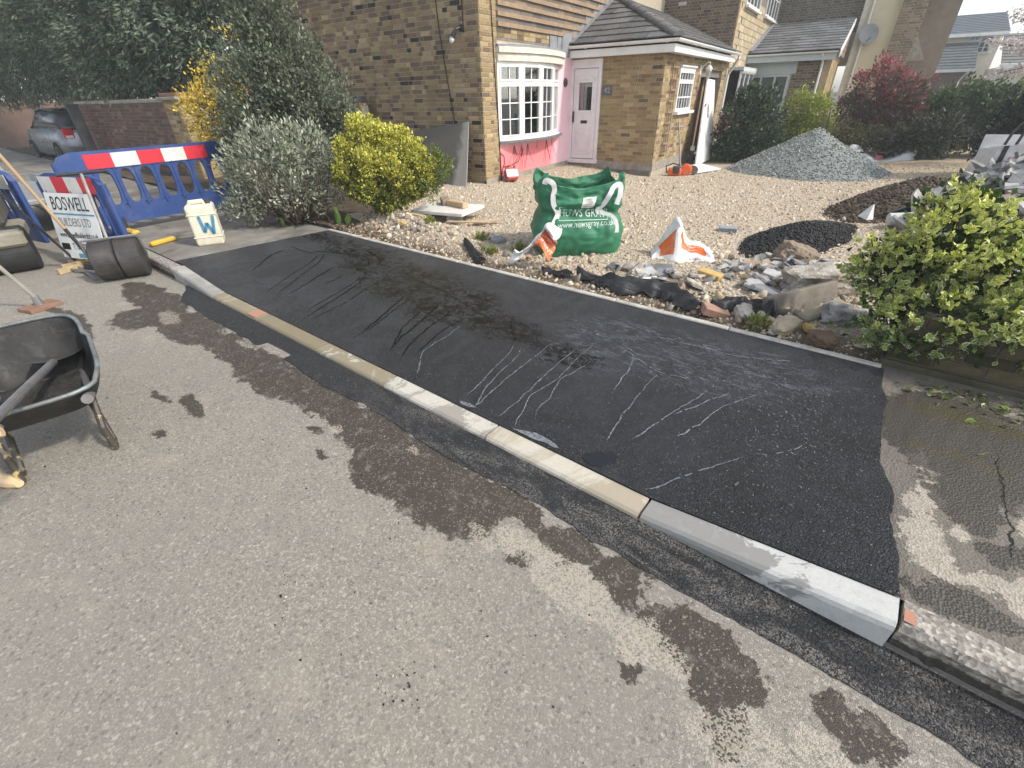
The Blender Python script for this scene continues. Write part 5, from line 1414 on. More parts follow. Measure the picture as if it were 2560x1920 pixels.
# dark conifer and white blossom tree at the right
plant('cypress_bush', 'very dark conical conifer at the right edge of the view', 'tree', (1.75, 14.0, -.05), [dict(blobs=[(1.75, 14, .75, .95, .7, .85), (1.75, 14, 1.5, .55, .5, .75), (1.85, 14, 2.1, .3, .3, .5)], n_cl=1300, per=12, spread=.05, size=.075, asp=.24, pal=[(.018, .028, .02), (.025, .036, .026), (.014, .02, .016)], shell=(.5, 1.0), up_w=.5, lump=.08)], LEAF, [([(1.75, 14, -.1), (1.75, 14, 1.8)], [.08, .02])])
t = thing('blossom_tree', 'white blossoming tree reaching in at the top right', 'tree', (1.9, 16.6, -.1))
mb = MB(); tips = []
mb.tube([(0, 0, 0), (-.05, .05, 1.4), (-.25, .1, 2.2)], [.1, .08, .06], 7)
for k in range(24):
    a = random.uniform(0, 2 * pi); L = random.uniform(.8, 1.9); z = random.uniform(1.7, 2.3)
    e = Vector((cos(a) * L - .35, sin(a) * L * .6, z + random.uniform(-.1, 1.2))); m = Vector((e.x * .5 - .1, e.y * .5, (z + e.z) / 2 + .1)); mb.tube([(-.2, .1, z), m, e], [.03, .018, .006], 5); tips += [m * (1 - q) + e * q for q in (.2, .45, .7, .85, 1)]
mb.build('branch', GREYBARK, t)
tp = np.array([tuple(v) for v in tips]); n = 3600; P = tp[RNG.integers(0, len(tp), n)] + RNG.normal(size=(n, 3)) * .06
V, F = leaf_arrays(P, unit(RNG.normal(size=(n, 3))), RNG.uniform(.04, .075, n), .42); npmesh('blossom', V, F, LEAF, cols=np.repeat(palette([(.72, .66, .66), (.8, .76, .74), (.55, .45, .45)], n), 2, 0), parent=t)
# weeds in the rubble
for i, (x, y, lab) in enumerate(((-4.55, 3.95, 'tuft of grass in the rubble nearest the lying door'), (-3.75, 4.05, 'tuft of grass in the rubble midway to the green bag'), (-3.35, 3.72, 'yellowish weed behind the first scrap of membrane'), (-3.15, 4.0, 'tuft of grass just left of the cement bag'), (-.55, 3.5, 'grass tuft below the long concrete slab'))):
    t = thing('weed', lab, 'weed', (x, y, yard_h(x, y)))
    V_, F_, C_ = crown([(0, 0, .03, .09, .07, .05)], 26, 8, .012, .045, .14, [(.14, .19, .04), (.2, .24, .06), (.27, .27, .08)], shell=(.1, 1), up_w=.9); npmesh('leaf_tuft', V_, F_, LEAF, cols=C_, parent=t)
# ------------------------------------------------------------------ things on the site
def rigid(o, loc, rz=0): o.location = loc; o.rotation_euler = (0, 0, rz); return o
# ---- green bulk bag
def make_bulk_bag():
    W, D, Hh = .84, .68, .80
    t = thing('bulk_bag', 'full green builders bulk bag with white lifting loops and printed web address', 'bulk bag', (-2.74, 4.52, .115), radians(42))
    def pos(side, s, v, out=0.0):
        """side 0 front,1 right,2 back,3 left; s along the side, v height 0..1"""
        th = (side + s) / 4 * 2 * pi
        n = 7.0
        # rounded square, s measured along each side
        k = s * 2 - 1
        cs = [(k, -1), (1, k), (-k, 1), (-1, -k)][side]
        m = max(abs(cs[0]), abs(cs[1])); q = (abs(cs[0]) ** n + abs(cs[1]) ** n) ** (1 / n); cx, cy = cs[0] / q, cs[1] / q
        r = 1 + .05 * sin(pi * min(1, v / .5)) - .06 * math.exp(-((v - .56) / .10) ** 2) + .03 * sstep(.6, .95, v)
        bul = .045 * sin(pi * (k + 1) / 2) * (sin(pi * min(1, v / .52)) if v < .52 else 0)
        lean = .05 * sstep(.55, 1, v)
        x, y = cx * W / 2 * r, cy * D / 2 * r
        nx, ny = [(0, -1), (1, 0), (0, 1), (-1, 0)][side]
        wr = .012 * nz(x * 7, y * 7, v * 9) + .024 * abs(nz(x * 9, y * 9, v * 8 + 3)) + .014 * abs(nz(x * 22, y * 22, v * 18)) * sstep(.35, .6, v) + .036 * nz(x * 3 + 4, v * 5, y * 3) * sstep(.4, .6, v) + .004 * nz(x * 3, y * 3, v * 60) * (1 if v < .5 else .2) + .009 * sin(v * 38 + x * 9) * math.exp(-((v - .55) / .12) ** 2)
        x += nx * (bul + wr + out); y += ny * (bul + wr + out)
        rim = .90 + .10 * abs(k) ** 3 - .06 * (1 - abs(k)) + .02 * nz(x * 5, y * 5, 3)
        if side == 3: rim += .04 * (1 - abs(k))
        z = Hh * v * lerp(1, rim, sstep(.5, 1, v))
        return Vector((x - .03 * v * (1 if side == 3 else .3), y + lean * (0.4 if side == 0 else 0), z))
    mb = MB(); N, VN = 36, 60
    pts = []
    for j in range(VN + 1):
        for sd in range(4):
            for i in range(N): pts.append(tuple(pos(sd, i / N, j / VN)))
    w = 4 * N
    fs = [(j * w + i, j * w + (i + 1) % w, (j + 1) * w + (i + 1) % w, (j + 1) * w + i) for j in range(VN) for i in range(w)]
    fs.append(tuple(range(w))[::-1])
    mb.add(pts, fs)
    g = NB('woven_green_plastic')
    wv = g.noise(6, 4); c = g.mix(g.ramp(g.noise(3.5, 5, .6), [(.3, 0.0), (.7, 1.0)]), (.018, .135, .062), (.028, .19, .095))
    weave = g.node('ShaderNodeTexWave', wave_type='BANDS', bands_direction='Z'); g.link(g.co, weave.inputs[0]); weave.inputs['Scale'].default_value = 90; weave.inputs['Distortion'].default_value = 1.5
    GREEN = g.done(c, .40, g.math('ADD', weave.outputs['Fac'], g.math('MULTIPLY', g.noise(14, 6, .65), 3.0)), .28, .006, .5)
    body = mb.build('bag_body', GREEN, t, smooth=True)
    sm = body.modifiers.new('thick', 'SOLIDIFY'); sm.thickness = .004
    # load seen through the open top
    mb = MB(); mb.grid(lambda u, v: ((u - .5) * W * .9, (v - .5) * D * .9, .50 + .05 * nz(u * 5, v * 5)), 10, 10); mb.build('sand_load', surf('bag_sand', (.36, .29, .2), None, 20), t)
    WEB = surf('white_webbing', (.75, .75, .74), (.62, .62, .61), 30, .8, .3, 150)
    def ribbon3(path, w=.048):
        m = MB(); P = [pos(sd, s, v, o) for sd, s, v, o in path]
        C = []
        for i in range(len(P) - 1):
            for k in range(6):
                tt = k / 6; a, b, c_, d = P[max(i - 1, 0)], P[i], P[i + 1], P[min(i + 2, len(P) - 1)]
                C.append(.5 * ((2 * b) + (c_ - a) * tt + (2 * a - 5 * b + 4 * c_ - d) * tt * tt + (3 * b - a - 3 * c_ + d) * tt ** 3))
        C.append(P[-1]); vs = []
        for i, p in enumerate(C):
            d = (C[min(i + 1, len(C) - 1)] - C[max(i - 1, 0)]).normalized(); s_ = d.cross(Vector((0, -1, 0))); s_ = s_.normalized() if s_.length > .15 else Vector((1, 0, 0))
            vs += [tuple(p - s_ * w / 2), tuple(p + s_ * w / 2), tuple(p - s_ * w / 2 + Vector((0, .003, 0))), tuple(p + s_ * w / 2 + Vector((0, .003, 0)))]
        fs = []
        for i in range(len(C) - 1):
            a, b = 4 * i, 4 * i + 4; fs += [(a, a + 1, b + 1, b), (a + 2, b + 2, b + 3, a + 3), (a, b, b + 2, a + 2), (a + 1, a + 3, b + 3, b + 1)]
        m.add(vs, fs); return m.build('lifting_loop', WEB, t)
    ribbon3([(0, .12, .30, .006), (0, .13, .42, .008), (0, .17, .55, .012), (0, .13, .68, .014), (0, .13, .80, .016), (0, .15, .93, .03), (0, .12, 1.0, .05), (0, .02, .97, .06), (0, -.02, .90, .05)], .05)
    ribbon3([(0, .93, .30, .006), (0, .93, .42, .008), (0, .88, .50, .01), (0, .70, .57, .014), (0, .76, .70, .02), (0, .80, .84, .03), (0, .85, .94, .04), (0, .94, .92, .05), (0, .955, .80, .05), (0, .93, .66, .04)], .05)
    # corner ears
    for sd, s in ((0, .02), (0, .98)):
        m = MB(); b = pos(sd, s, .98)
        m.add([tuple(b + Vector(q)) for q in ((-.035, 0, -.06), (.035, .0, -.06), (.03, .03, .05), (-.02, .04, .035), (-.03, .012, -.06), (.04, .012, -.06), (.035, .042, .045), (-.015, .052, .03))], [(0, 1, 2, 3), (7, 6, 5, 4), (0, 4, 5, 1), (1, 5, 6, 2), (2, 6, 7, 3), (3, 7, 4, 0)]); m.build('corner_fold', GREEN, t)
    # print
    INK = surf('pale_print', (.62, .72, .66), (.55, .66, .6), 40, .6)
    def wrap(name, body_, size, cx, cz, sx=1, rot=0):
        o = text_obj(name, body_, size, INK, t, R3('Z', 0), sx, 0.0); me = o.data
        for v in me.vertices:
            x, y = v.co.x * cos(rot) - v.co.y * sin(rot) + cx, v.co.x * sin(rot) + v.co.y * cos(rot) + cz
            p = pos(0, x / (W * 1.02) + .5, y / Hh, .0045); v.co = p
        return o
    wrap('printed_web_address', 'www.huwsgray.co.uk', .082, .04, .34, .86, .03)
    wrap('printed_name', 'HUWS GRAY', .115, .0, .44, .78, -.03)
    m = MB()
    for (x0, z0, x1, z1) in ((-.26, .375, .27, .38), (-.26, .375, -.256, .51), (-.26, .51, -.2, .514), (.266, .375, .27, .48)):
        q = [pos(0, x / (W * 1.02) + .5, z / Hh, .0045) for x, z in ((x0, z0), (x1, z0), (x1, z1), (x0, z1))]; m.add([tuple(v) for v in q], [(0, 1, 2, 3)])
    tag(m.build('printed_frame', INK, t), kind='stuff')
    m = MB(); q = []
    for j in range(6):
        for i in range(5): q.append(tuple(pos(0, .47 + .16 * i / 4 + .03 * j / 5, .63 + .2 * j / 5, .008)))
    m.add(q, [(j * 5 + i, j * 5 + i + 1, (j + 1) * 5 + i + 1, (j + 1) * 5 + i) for j in range(5) for i in range(4)]); lab = m.build('paper_label', surf('paper_label', (.72, .72, .68), (.6, .6, .57), 30, .7), t)
    m = MB()
    for (u0, u1, v0, v1) in ((.2, .85, .15, .17), (.2, .85, .45, .47), (.2, .85, .74, .76), (.2, .22, .15, .76), (.83, .85, .15, .76), (.3, .75, .55, .57), (.3, .7, .62, .64), (.3, .75, .3, .32), (.25, .6, .84, .88)):
        q = [pos(0, .47 + .16 * u + .03 * v, .63 + .2 * v, .0105) for u, v in ((u0, v0), (u1, v0), (u1, v1), (u0, v1))]; m.add([tuple(v) for v in q], [(0, 1, 2, 3)])
    tag(m.build('label_print', surf('label_ink', (.05, .06, .05), None, 20), lab), kind='stuff')
make_bulk_bag()

# ---- torn cement bags
PAPER = surf('white_bag_plastic', (.74, .74, .72), (.60, .60, .58), 9, .55, .35, 40, dirt=(.5, .47, .42), dscale=6, damt=.5)
ORANGE = surf('orange_bag_print', (.70, .14, .03), (.6, .12, .03), 9, .5, .2, 40, dirt=(.6, .5, .42), dscale=14, damt=.6)
NAVY = surf('navy_print', (.03, .04, .12), None, 20)
def cement_bag(name, label, loc, rz, shape, orange, texts):
    t = thing(name, label, 'cement bag', loc, rz)
    nu, nv = 34, 26
    def P(u, v, out=0): 
        p = shape(u, v); 
        n_ = .03 * abs(nz(u * 6, v * 6, 3)) + .02 * abs(nz(u * 13 + 5, v * 11, 5)) + .006 * nz(u * 30, v * 30, 5)
        q_ = Vector(p) + Vector((.035 * nz(u * 5, v * 5, 8), 0, .03 * nz(u * 5 + 9, v * 5, 2) * min(1, v * 3)))
        q_.z = max(.004, q_.z)
        return q_ + Vector((0, -1, .25)).normalized() * (n_ + out)
    mb = MB(); vs = [tuple(P(i / nu, j / nv)) for j in range(nv + 1) for i in range(nu + 1)]; W = nu + 1
    for j in range(nv):
        for i in range(nu):
            mb.mat = 1 if orange((i + .5) / nu, (j + .5) / nv) else 0
            mb.f.append([j * W + i, j * W + i + 1, (j + 1) * W + i + 1, (j + 1) * W + i]); mb.c.append((1, 1, 1)); mb.mi.append(mb.mat)
    mb.v = vs
    o = mb.build('bag_skin', [PAPER, ORANGE], t, smooth=True); s_ = o.modifiers.new('t', 'SOLIDIFY'); s_.thickness = .006
    for (body_, size, cu_, cv, rot, mat) in texts:
        tx = text_obj('bag_print', body_, size, mat, t, Matrix.Identity(4), 1, 0.0)
        for v in tx.data.vertices:
            x, y = v.co.x * cos(rot) - v.co.y * sin(rot) + cu_, v.co.x * sin(rot) + v.co.y * cos(rot) + cv
            v.co = P(min(1, max(0, x)), min(1, max(0, y)), .009)
    return t
def bow_shape(u, v):      # two lobes twisted about a pinched waist, u from lower left lobe to the orange end
    k = (u - .42); w = .05 + .30 * abs(k) ** .8
    x = (u - .5) * .46; zc = .07 + .24 * sstep(.1, .75, u) - .10 * sstep(.75, 1, u)
    z = zc + (v - .5) * w * 1.1; y = .10 * k * (v - .5) * 4 * .5 + .06 * cos(v * 9 + u * 3) * abs(k) * 2
    return (x + (v - .5) * .10, y, max(.003, z))
cement_bag('cement_bag', 'crumpled white and orange cement bag against the green bulk bag', (-2.72, 3.68, .125), radians(30), bow_shape, lambda u, v: u > .60 and v < .60, [('Rugby', .12, .68, .74, -1.2, NAVY), ('PREMIUM', .085, .82, .38, -.2, PAPER), ('CEMENT', .085, .82, .22, -.2, PAPER)])
def tent_shape(u, v):     # slumped open sack with a standing corner
    x = (u - .5) * .62; top = .36 * math.exp(-((u - .36) / .20) ** 2) + .10 * math.exp(-((u - .8) / .2) ** 2) + .02
    z = top * sin(pi / 2 * v) ** 1.2; y = -.12 + .30 * v + .04 * sin(u * 11)
    return (x, y, max(.004, z))
cement_bag('cement_bag', 'open white and orange cement bag lying alone on the hardcore', (-1.60, 4.78, .115), radians(26), tent_shape, lambda u, v: (.16 < u < .34 and .14 < v < .62) or (.45 < u < .85 and .30 < v < .72 - .2 * (u - .45)), [('Rugby', .085, .70, .14, .05, NAVY), ('PREMIUM', .07, .63, .58, -.35, PAPER), ('CEMENT', .07, .60, .46, -.35, PAPER)])

# ---- lying white door with timber on it
WOODP = surf('pale_timber', (.52, .40, .25), (.42, .31, .19), 5, .8, .25, 60)
WOODG = surf('weathered_timber', (.30, .24, .17), (.22, .17, .12), 6, .9, .4, 60)
mb = MB(); mb.cbox((-.44, -.29, 0), (.44, .29, .042), .004)
o = mb.build('white_door_panel', surf('white_painted_panel', (.72, .71, .68), (.64, .62, .58), 5, .5, .1, 40, dirt=(.45, .4, .33), dscale=5, damt=.4), loc=(-5.02, 4.74, .225), rot=(.03, -.02, radians(10))); tag(o, 'white panel lying flat on rubble with timber offcuts on it', 'panel')
mb = MB(); mb.cbox((-.21, -.05, 0), (.21, .05, .075), .004); o = mb.build('timber_offcut', WOODP, loc=(-4.93, 4.83, .272), rot=(.03, -.02, radians(-8))); tag(o, 'pale squared timber offcut on the white panel', 'timber')
mb = MB(); mb.cbox((-.12, -.06, 0), (.12, .06, .085), .006); o = mb.build('timber_offcut', WOODG, loc=(-5.2, 4.88, .272), rot=(.12, .05, radians(-35))); tag(o, 'weathered timber block on the left of the white panel', 'timber')
for (x, y, L, w, a, lab, m) in ((-4.45, 4.55, .62, .05, .35, 'thin pale lath lying in front of the white panel', WOODP), (-4.30, 4.72, .46, .07, 1.0, 'short pale board behind the lath', WOODP), (-5.15, 4.22, .5, .07, -.15, 'pale plank half buried in the rubble ridge', WOODP), (-5.3, 4.38, .42, .03, .7, 'white strip of wood under the left of the panel', PAPER)):
    mb = MB(); mb.cbox((-L / 2, -w / 2, 0), (L / 2, w / 2, .018), .003); o = mb.build('plank', m, loc=(x, y, yard_h(x, y) + .03), rot=(.04, -.03, a)); tag(o, lab, 'plank')
for (x, y) in ((-4.75, 4.6), (-5.25, 4.75)):
    mb = MB(); mb.cbox((-.1, -.06, 0), (.1, .06, .12), .01); o = mb.build('support_block', surf('grey_block', (.3, .29, .27), None, 9), loc=(x, y, yard_h(x, y) - .02), rot=(0, 0, .4)); tag(o, 'grey block under the %s of the white panel' % ('near end' if x > -5 else 'far end'), 'block')

# ---- grey board leaning on the gable
t = thing('leaning_board', 'big grey cement board, darker to the left, leaning on the brick gable', 'board', HP(-6.85, 7.50, .08), HTH)
g = NB('dark_left_grey_board'); x, y, z = g.xyz()
c = g.mix(g.noise(5, 6, .6), (.36, .345, .31), (.27, .255, .225)); st = g.smooth(g.math('ADD', x, g.math('MULTIPLY', g.noise(3, 6, .6, 1.0), .5)), .82, .62)  # board colour darkens towards its left, edge broken by noise
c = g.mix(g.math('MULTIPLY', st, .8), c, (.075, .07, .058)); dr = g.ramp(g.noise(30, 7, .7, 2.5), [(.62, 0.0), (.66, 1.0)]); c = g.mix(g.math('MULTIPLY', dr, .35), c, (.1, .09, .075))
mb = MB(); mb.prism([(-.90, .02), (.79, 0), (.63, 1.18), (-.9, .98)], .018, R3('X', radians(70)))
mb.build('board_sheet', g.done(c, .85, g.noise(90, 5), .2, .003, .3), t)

# ---- red fuel can by the pink wall
t = thing('fuel_can', 'red and white plastic fuel can tipped against the pink wall', 'fuel can', HP(-5.62, 8.45, .12), radians(60))
RED = surf('red_plastic', (.45, .06, .055), (.36, .05, .05), 6, .45, .1, 40, dirt=(.5, .45, .4), dscale=7, damt=.5)
M = R3('X', -.5)
mb = MB(); mb.cbox((-.13, -.08, .0), (.13, .08, .24), .03, M); mb.build('can_body', RED, t, bevel=0)
mb = MB(); mb.cbox((-.125, -.086, .05), (.125, -.081, .2), .002, M); mb.build('label', surf('can_label', (.66, .63, .6), (.5, .4, .38), 12, .6), t)
mb = MB(); mb.tube([M @ Vector((-.09, 0, .235)), M @ Vector((-.09, 0, .30)), M @ Vector((.03, 0, .30)), M @ Vector((.05, 0, .235))], .017, 7); mb.build('handle', RED, t)
mb = MB(); mb.tube([M @ Vector((.095, 0, .23)), M @ Vector((.10, 0, .29))], .024, 9); mb.build('cap', BLACKM, t)

# ---- garden side of the porch: trellis, tools, pipe, panels
LATH = surf('trellis_lath', (.30, .21, .145), (.22, .155, .11), 7, .9, .3, 60)
t = thing('trellis', 'narrow brown wooden trellis against the porch side wall', 'trellis', HP(PA + .03, 12.15, .3), HTH)
for k in range(3):
    mb = MB(); y = -.19 + .17 * k; mb.box((0, y - .013, .0 if k < 2 else .05), (.018, y + .013, 1.80 + .03 * (2 - k))); mb.build('upright', LATH, t)
for k in range(9):
    z = .06 + (1.70) * (k / 8) ** 1.0 ; mb = MB(); mb.box((.0185, -.25, z - .016), (.034, .19, z + .016), R3('X', random.uniform(-.02, .02))); mb.build('rung', LATH, t)
def leaning(name, label, cat, p, q, parts):
    """straight tool from p (foot) to q (top); parts are (name, from, to, radius, material)"""
    t = thing(name, label, cat, p); p, q = Vector(p), Vector(q); d = q - p
    for nm, a, b, r, m in parts:
        mb = MB(); mb.tube([d * a, d * b], r, 8); mb.build(nm, m, t)
    return t
STEEL = surf('worn_steel', (.30, .30, .30), (.2, .195, .19), 12, .45, .2, 60, .5, .6, dirt=(.2, .15, .1), dscale=9, damt=.5)
ASH = surf('ash_handle', (.42, .30, .18), (.33, .23, .14), 4, .6, .1, 60)
leaning('long_handled_tool', 'long handled steel tool leaning on the porch side wall', 'tool', HP(PA + .38, 12.55, -.02), HP(PA + .05, 12.95, 1.0), [('shaft', .0, 1, .016, STEEL)])
mb = MB(); mb.tube([(0, 0, 0), (0, .45, 0), (0, .5, -.03)], .018, 7); o = mb.build('waste_pipe', surf('grey_pipe', (.3, .3, .3), None, 10), loc=HP(PA + .05, 12.9, .86), rot=(0, 0, HTH)); tag(o, 'short grey waste pipe below the porch side window', 'pipe')
t = thing('standpipe', 'short black pipe with pale collar beside the garage step', 'pipe', HP(PA + .25, 13.9, -.12))
mb = MB(); mb.tube([(0, 0, 0), (0, 0, .40)], .055, 12); mb.build('pipe', BLACKM, t); mb = MB(); mb.tube([(0, 0, .40), (0, 0, .50)], .062, 12); mb.build('collar', surf('pale_collar', (.6, .58, .54), None, 10), t)
# disc cutter
t = thing('disc_cutter', 'orange petrol cutter lying against the porch corner', 'power tool', HP(PA + .48, 11.9, -.075), radians(25))
ORP = surf('orange_casing', (.72, .13, .04), (.6, .1, .03), 6, .4, .1, 40, dirt=(.4, .3, .22), dscale=8, damt=.4)
mb = MB(); mb.cbox((-.2, -.09, .0), (.1, .09, .17), .035); mb.build('casing', ORP, t)
mb = MB(); mb.lathe([(.001, -.03), (.12, -.03), (.13, -.01), (.13, .03), (.10, .045), (.001, .045)], 18, T3(.2, 0, .13) @ R3('X', pi / 2)); mb.build('guard', ORP, t)
mb = MB(); mb.lathe([(.001, 0), (.15, 0), (.15, .004), (.001, .004)], 20, T3(.33, .1, .1) @ R3('X', pi / 2 + .6)); mb.build('blade', STEEL, t)
mb = MB(); mb.tube([(-.22, 0, .05), (-.26, 0, .2), (-.1, 0, .26), (.05, 0, .22), (.08, 0, .1)], .016, 7); mb.build('handle', BLACKM, t)
mb = MB(); mb.cbox((-.1, -.11, .05), (.05, .11, .2), .02); mb.build('engine', surf('dark_engine', (.05, .05, .055), None, 20, .5), t)
# garage door panel leaning, second panel on the ground
WPAN = surf('white_garage_panel', (.78, .78, .76), (.70, .70, .68), 3, .5, .1, 40, dirt=(.5, .46, .4), dscale=3, damt=.4)
t = thing('garage_door_panel', 'tall white panelled door leaning in the garage opening', 'door', HP(PA + .46, 13.55, -.06), HTH)
Mp = R3('Y', radians(-9)) @ R3('X', radians(-2))
mb = MB(); vs = [(0, 0, 0), (0, 1.75, .08), (0, 1.62, 1.98), (0, .85, 1.98)]
mb.add([tuple(Mp @ Vector(v)) for v in vs] + [tuple(Mp @ (Vector(v) + Vector((.035, 0, 0)))) for v in vs], [(0, 1, 2, 3), (7, 6, 5, 4), (0, 4, 5, 1), (1, 5, 6, 2), (2, 6, 7, 3), (3, 7, 4, 0)]); mb.build('door_sheet', WPAN, t)
for (z0, z1) in ((.2, .5), (.56, .86)):
    for (a, b) in ((.32, .85), (.98, 1.5)):
        mb = MB(); ring = [(a, z0), (b, z0), (b - .04, z1), (a + .03, z1)]
        for (p, q) in zip(ring, ring[1:] + ring[:1]): mb.tube([Mp @ Vector((.037, p[0], p[1])), Mp @ Vector((.037, q[0], q[1]))], .008, 4)
        mb.build('panel_moulding', WPAN, t)
mb = MB(); mb.box((.036, 1.0, 1.05), (.043, 1.14, 1.36), Mp @ R3('X', .05)); mb.build('letter_slot', surf('slot_grey', (.25, .25, .24), None, 9), t)
mb = MB(); mb.tube([Mp @ Vector((.05, .62, 1.35)), Mp @ Vector((.05, .68, 1.40)), Mp @ Vector((.05, .80, 1.42))], .012, 5); mb.build('latch', BLACKM, t)
mb = MB(); mb.cbox((-.30, -.62, 0), (.30, .62, .03), .004); o = mb.build('white_sheet', WPAN, loc=HP(-3.05, 12.75, -.03), rot=(0, radians(6), HTH + radians(-22))); tag(o, 'white panel lying on the ground at the foot of the grey gravel heap', 'panel')

# ---- heaps
def heap(name, label, cat, center, rx, ry, h, mat, stone_mat, n, smin, smax, pal, rz=0, seed=0, pw=1.25):
    t = thing(name, label, cat, center, rz)
    def hz(x, y):
        r = hypot(x / rx, y / ry) * (1 + .12 * nz(atan2(y, x) * 1.3, seed, 2))
        return h * max(0, 1 - r) ** pw * (1 + .08 * nz(x * 2, y * 2, seed)) + .02 * nz(x * 4, y * 4, seed) * max(0, 1.1 - r) - .03 * (r > 1)
    mb = MB(); N = 56
    mb.grid(lambda u, v: ((u - .5) * 2.3 * rx, (v - .5) * 2.3 * ry, hz((u - .5) * 2.3 * rx, (v - .5) * 2.3 * ry) - .01), N, N)
    mb.build('heap_body', mat, t, smooth=True)
    a = RNG.uniform(0, 2 * pi, n); r = RNG.random(n) ** .5 * 1.06
    X, Y = np.cos(a) * r * rx, np.sin(a) * r * ry; Z = np.array([max(-.01, hz(x, y)) for x, y in zip(X, Y)]); S = RNG.uniform(smin, smax, n)
    tag(stones('loose_pieces', np.stack([X, Y, Z], 1), S, palette(pal, n), stone_mat, parent=t), kind='stuff')
    return t, hz
GREYG = [(.26, .28, .265), (.20, .22, .21), (.33, .35, .33), (.16, .17, .165), (.4, .42, .4)]
heap('gravel_heap', 'tall cone of grey green crushed stone in front of the shrubs', 'gravel heap', (-2.05, 13.75, -.09), 1.8, 1.55, .93, surf('grey_gravel', (.23, .25, .24), (.18, .195, .19), 22, .95, .8, 60, bdist=.02), STONE, 5200, .010, .024, GREYG, 0, 3, 1.05)
ASPH = [(.018, .018, .019), (.03, .03, .032), (.012, .012, .012), (.045, .045, .047)]
heap('asphalt_heap', 'low heap of loose black tarmac in front of the soil', 'tarmac heap', (-.78, 6.3, .06), .50, 1.35, .24, surf('loose_asphalt', (.018, .018, .019), (.028, .028, .03), 30, .75, .8, 80, bdist=.02), surf('asphalt_lumps', (1, 1, 1), None, 25, .7, .4, 90, attr=True), 5200, .006, .016, ASPH, radians(-14), 5, .8)
SOIL = [(.075, .055, .038), (.05, .038, .027), (.10, .075, .05), (.13, .11, .085)]
SOILM = surf('dug_soil', (.06, .045, .031), (.085, .062, .042), 9, .98, .9, 40, bdist=.03)
heap('soil_heap', 'long heap of dark dug soil beside the rubble pile', 'soil heap', (.22, 10.2, -.08), .95, 3.1, .46, SOILM, STONE, 4200, .008, .03, SOIL, radians(-14), 8, .8)
rub, rhz = heap('rubble_heap', 'big pile of broken slabs and tiles behind the variegated shrub', 'rubble heap', (1.30, 8.6, -.06), 1.25, 3.0, .92, SOILM, STONE, 900, .02, .05, SOIL + [(.3, .28, .26), (.38, .25, .2)], radians(-6), 12, .6)
SLAB = [surf('slab_%d' % i, c, tuple(v * .78 for v in c), 12, .85, .4, 70, dirt=(.16, .14, .12), dscale=8, damt=.5) for i, c in enumerate(((.33, .335, .335), (.23, .235, .24), (.46, .455, .435), (.38, .29, .25), (.52, .50, .46), (.16, .165, .17)))]
slabm = []
for i in range(18):
    n = random.randint(4, 6); L, W = random.uniform(.12, .30), random.uniform(.07, .16); mb = MB()
    mb.prism([(L * cos(2 * pi * k / n + random.uniform(-.25, .25)), W * sin(2 * pi * k / n + random.uniform(-.25, .25))) for k in range(n)], random.uniform(.012, .035)); mo = mb.build('broken_slab', SLAB[i % 6], rub); slabm.append(mo.data); mo.location = (0, 0, -.2)
    first = mo
    x, y = random.gauss(-.1, .42), random.gauss(-.3, 1.0); mo.location = (x, y, rhz(x, y) + .01); mo.rotation_euler = (random.gauss(.1, .35), random.gauss(-.15, .35), random.uniform(0, 6.3))
for i in range(262):
    o = bpy.data.objects.new('broken_slab', random.choice(slabm)); COL.objects.link(o); o.parent = rub
    x, y = random.gauss(-.15, .48), random.gauss(-.3, 1.15); o.location = (x, y, rhz(x, y) + random.uniform(0, .05)); o.rotation_euler = (random.gauss(.15, .4), random.gauss(-.2, .4), random.uniform(0, 6.3)); s_ = random.uniform(.5, 1.1); o.scale = (s_, s_, 1)

# ---- concrete lumps, kerbs and bricks dumped along the front
def lump(name, label, cat, loc, size, rot, mat, seed, sub=4, amp=.26):
    bm = bmesh.new(); bmesh.ops.create_icosphere(bm, subdivisions=sub, radius=1)
    for v in bm.verts:
        p = v.co.copy(); m = max(abs(p.x), abs(p.y), abs(p.z)); p = p.lerp(p / m * .85, .55)
        q = 1 + amp * mnoise.noise(p * 1.4 + Vector((seed, 0, 0))) + amp * .6 * mnoise.noise(p * 3.6 + Vector((0, seed, 0))) + amp * .4 * abs(mnoise.noise(p * 8 + Vector((0, seed, 3)))) + amp * .16 * mnoise.noise(p * 20)
        v.co = Vector((p.x * size[0], p.y * size[1], p.z * size[2])) * q
    me = bpy.data.meshes.new(name); bm.to_mesh(me); bm.free(); me.materials.append(mat)
    o = bpy.data.objects.new(name, me); COL.objects.link(o); o.location = loc; o.rotation_euler = rot
    return tag(o, label, cat)
RC = surf('rough_broken_concrete', (.50, .47, .42), (.23, .195, .15), 7, .95, .9, 45, dirt=(.2, .155, .10), dscale=4, damt=.8, bdist=.015)
RG = surf('grey_broken_concrete', (.38, .37, .36), (.15, .14, .13), 9, .95, .9, 45, dirt=(.12, .10, .08), dscale=5, damt=.7, bdist=.015)
RS = surf('sandy_rock', (.46, .38, .27), (.34, .27, .19), 8, .95, .8, 50, bdist=.012)
lump('concrete_lump', 'largest broken concrete lump, behind the long slab', 'concrete', (-.30, 4.42, .24), (.30, .17, .14), (.1, -.1, .55), RC, 1)
lump('concrete_lump', 'brown stony lump at the edge of the black tarmac heap', 'concrete', (-.62, 5.1, .22), (.20, .14, .13), (.2, .3, .9), surf('brown_lump', (.27, .215, .155), (.19, .15, .11), 7, .95, .9, 45, bdist=.015), 5)
lump('concrete_lump', 'rough grey concrete lump under the left of the variegated shrub', 'concrete', (-.04, 3.86, .20), (.17, .11, .075), (.0, .12, .45), RG, 9)
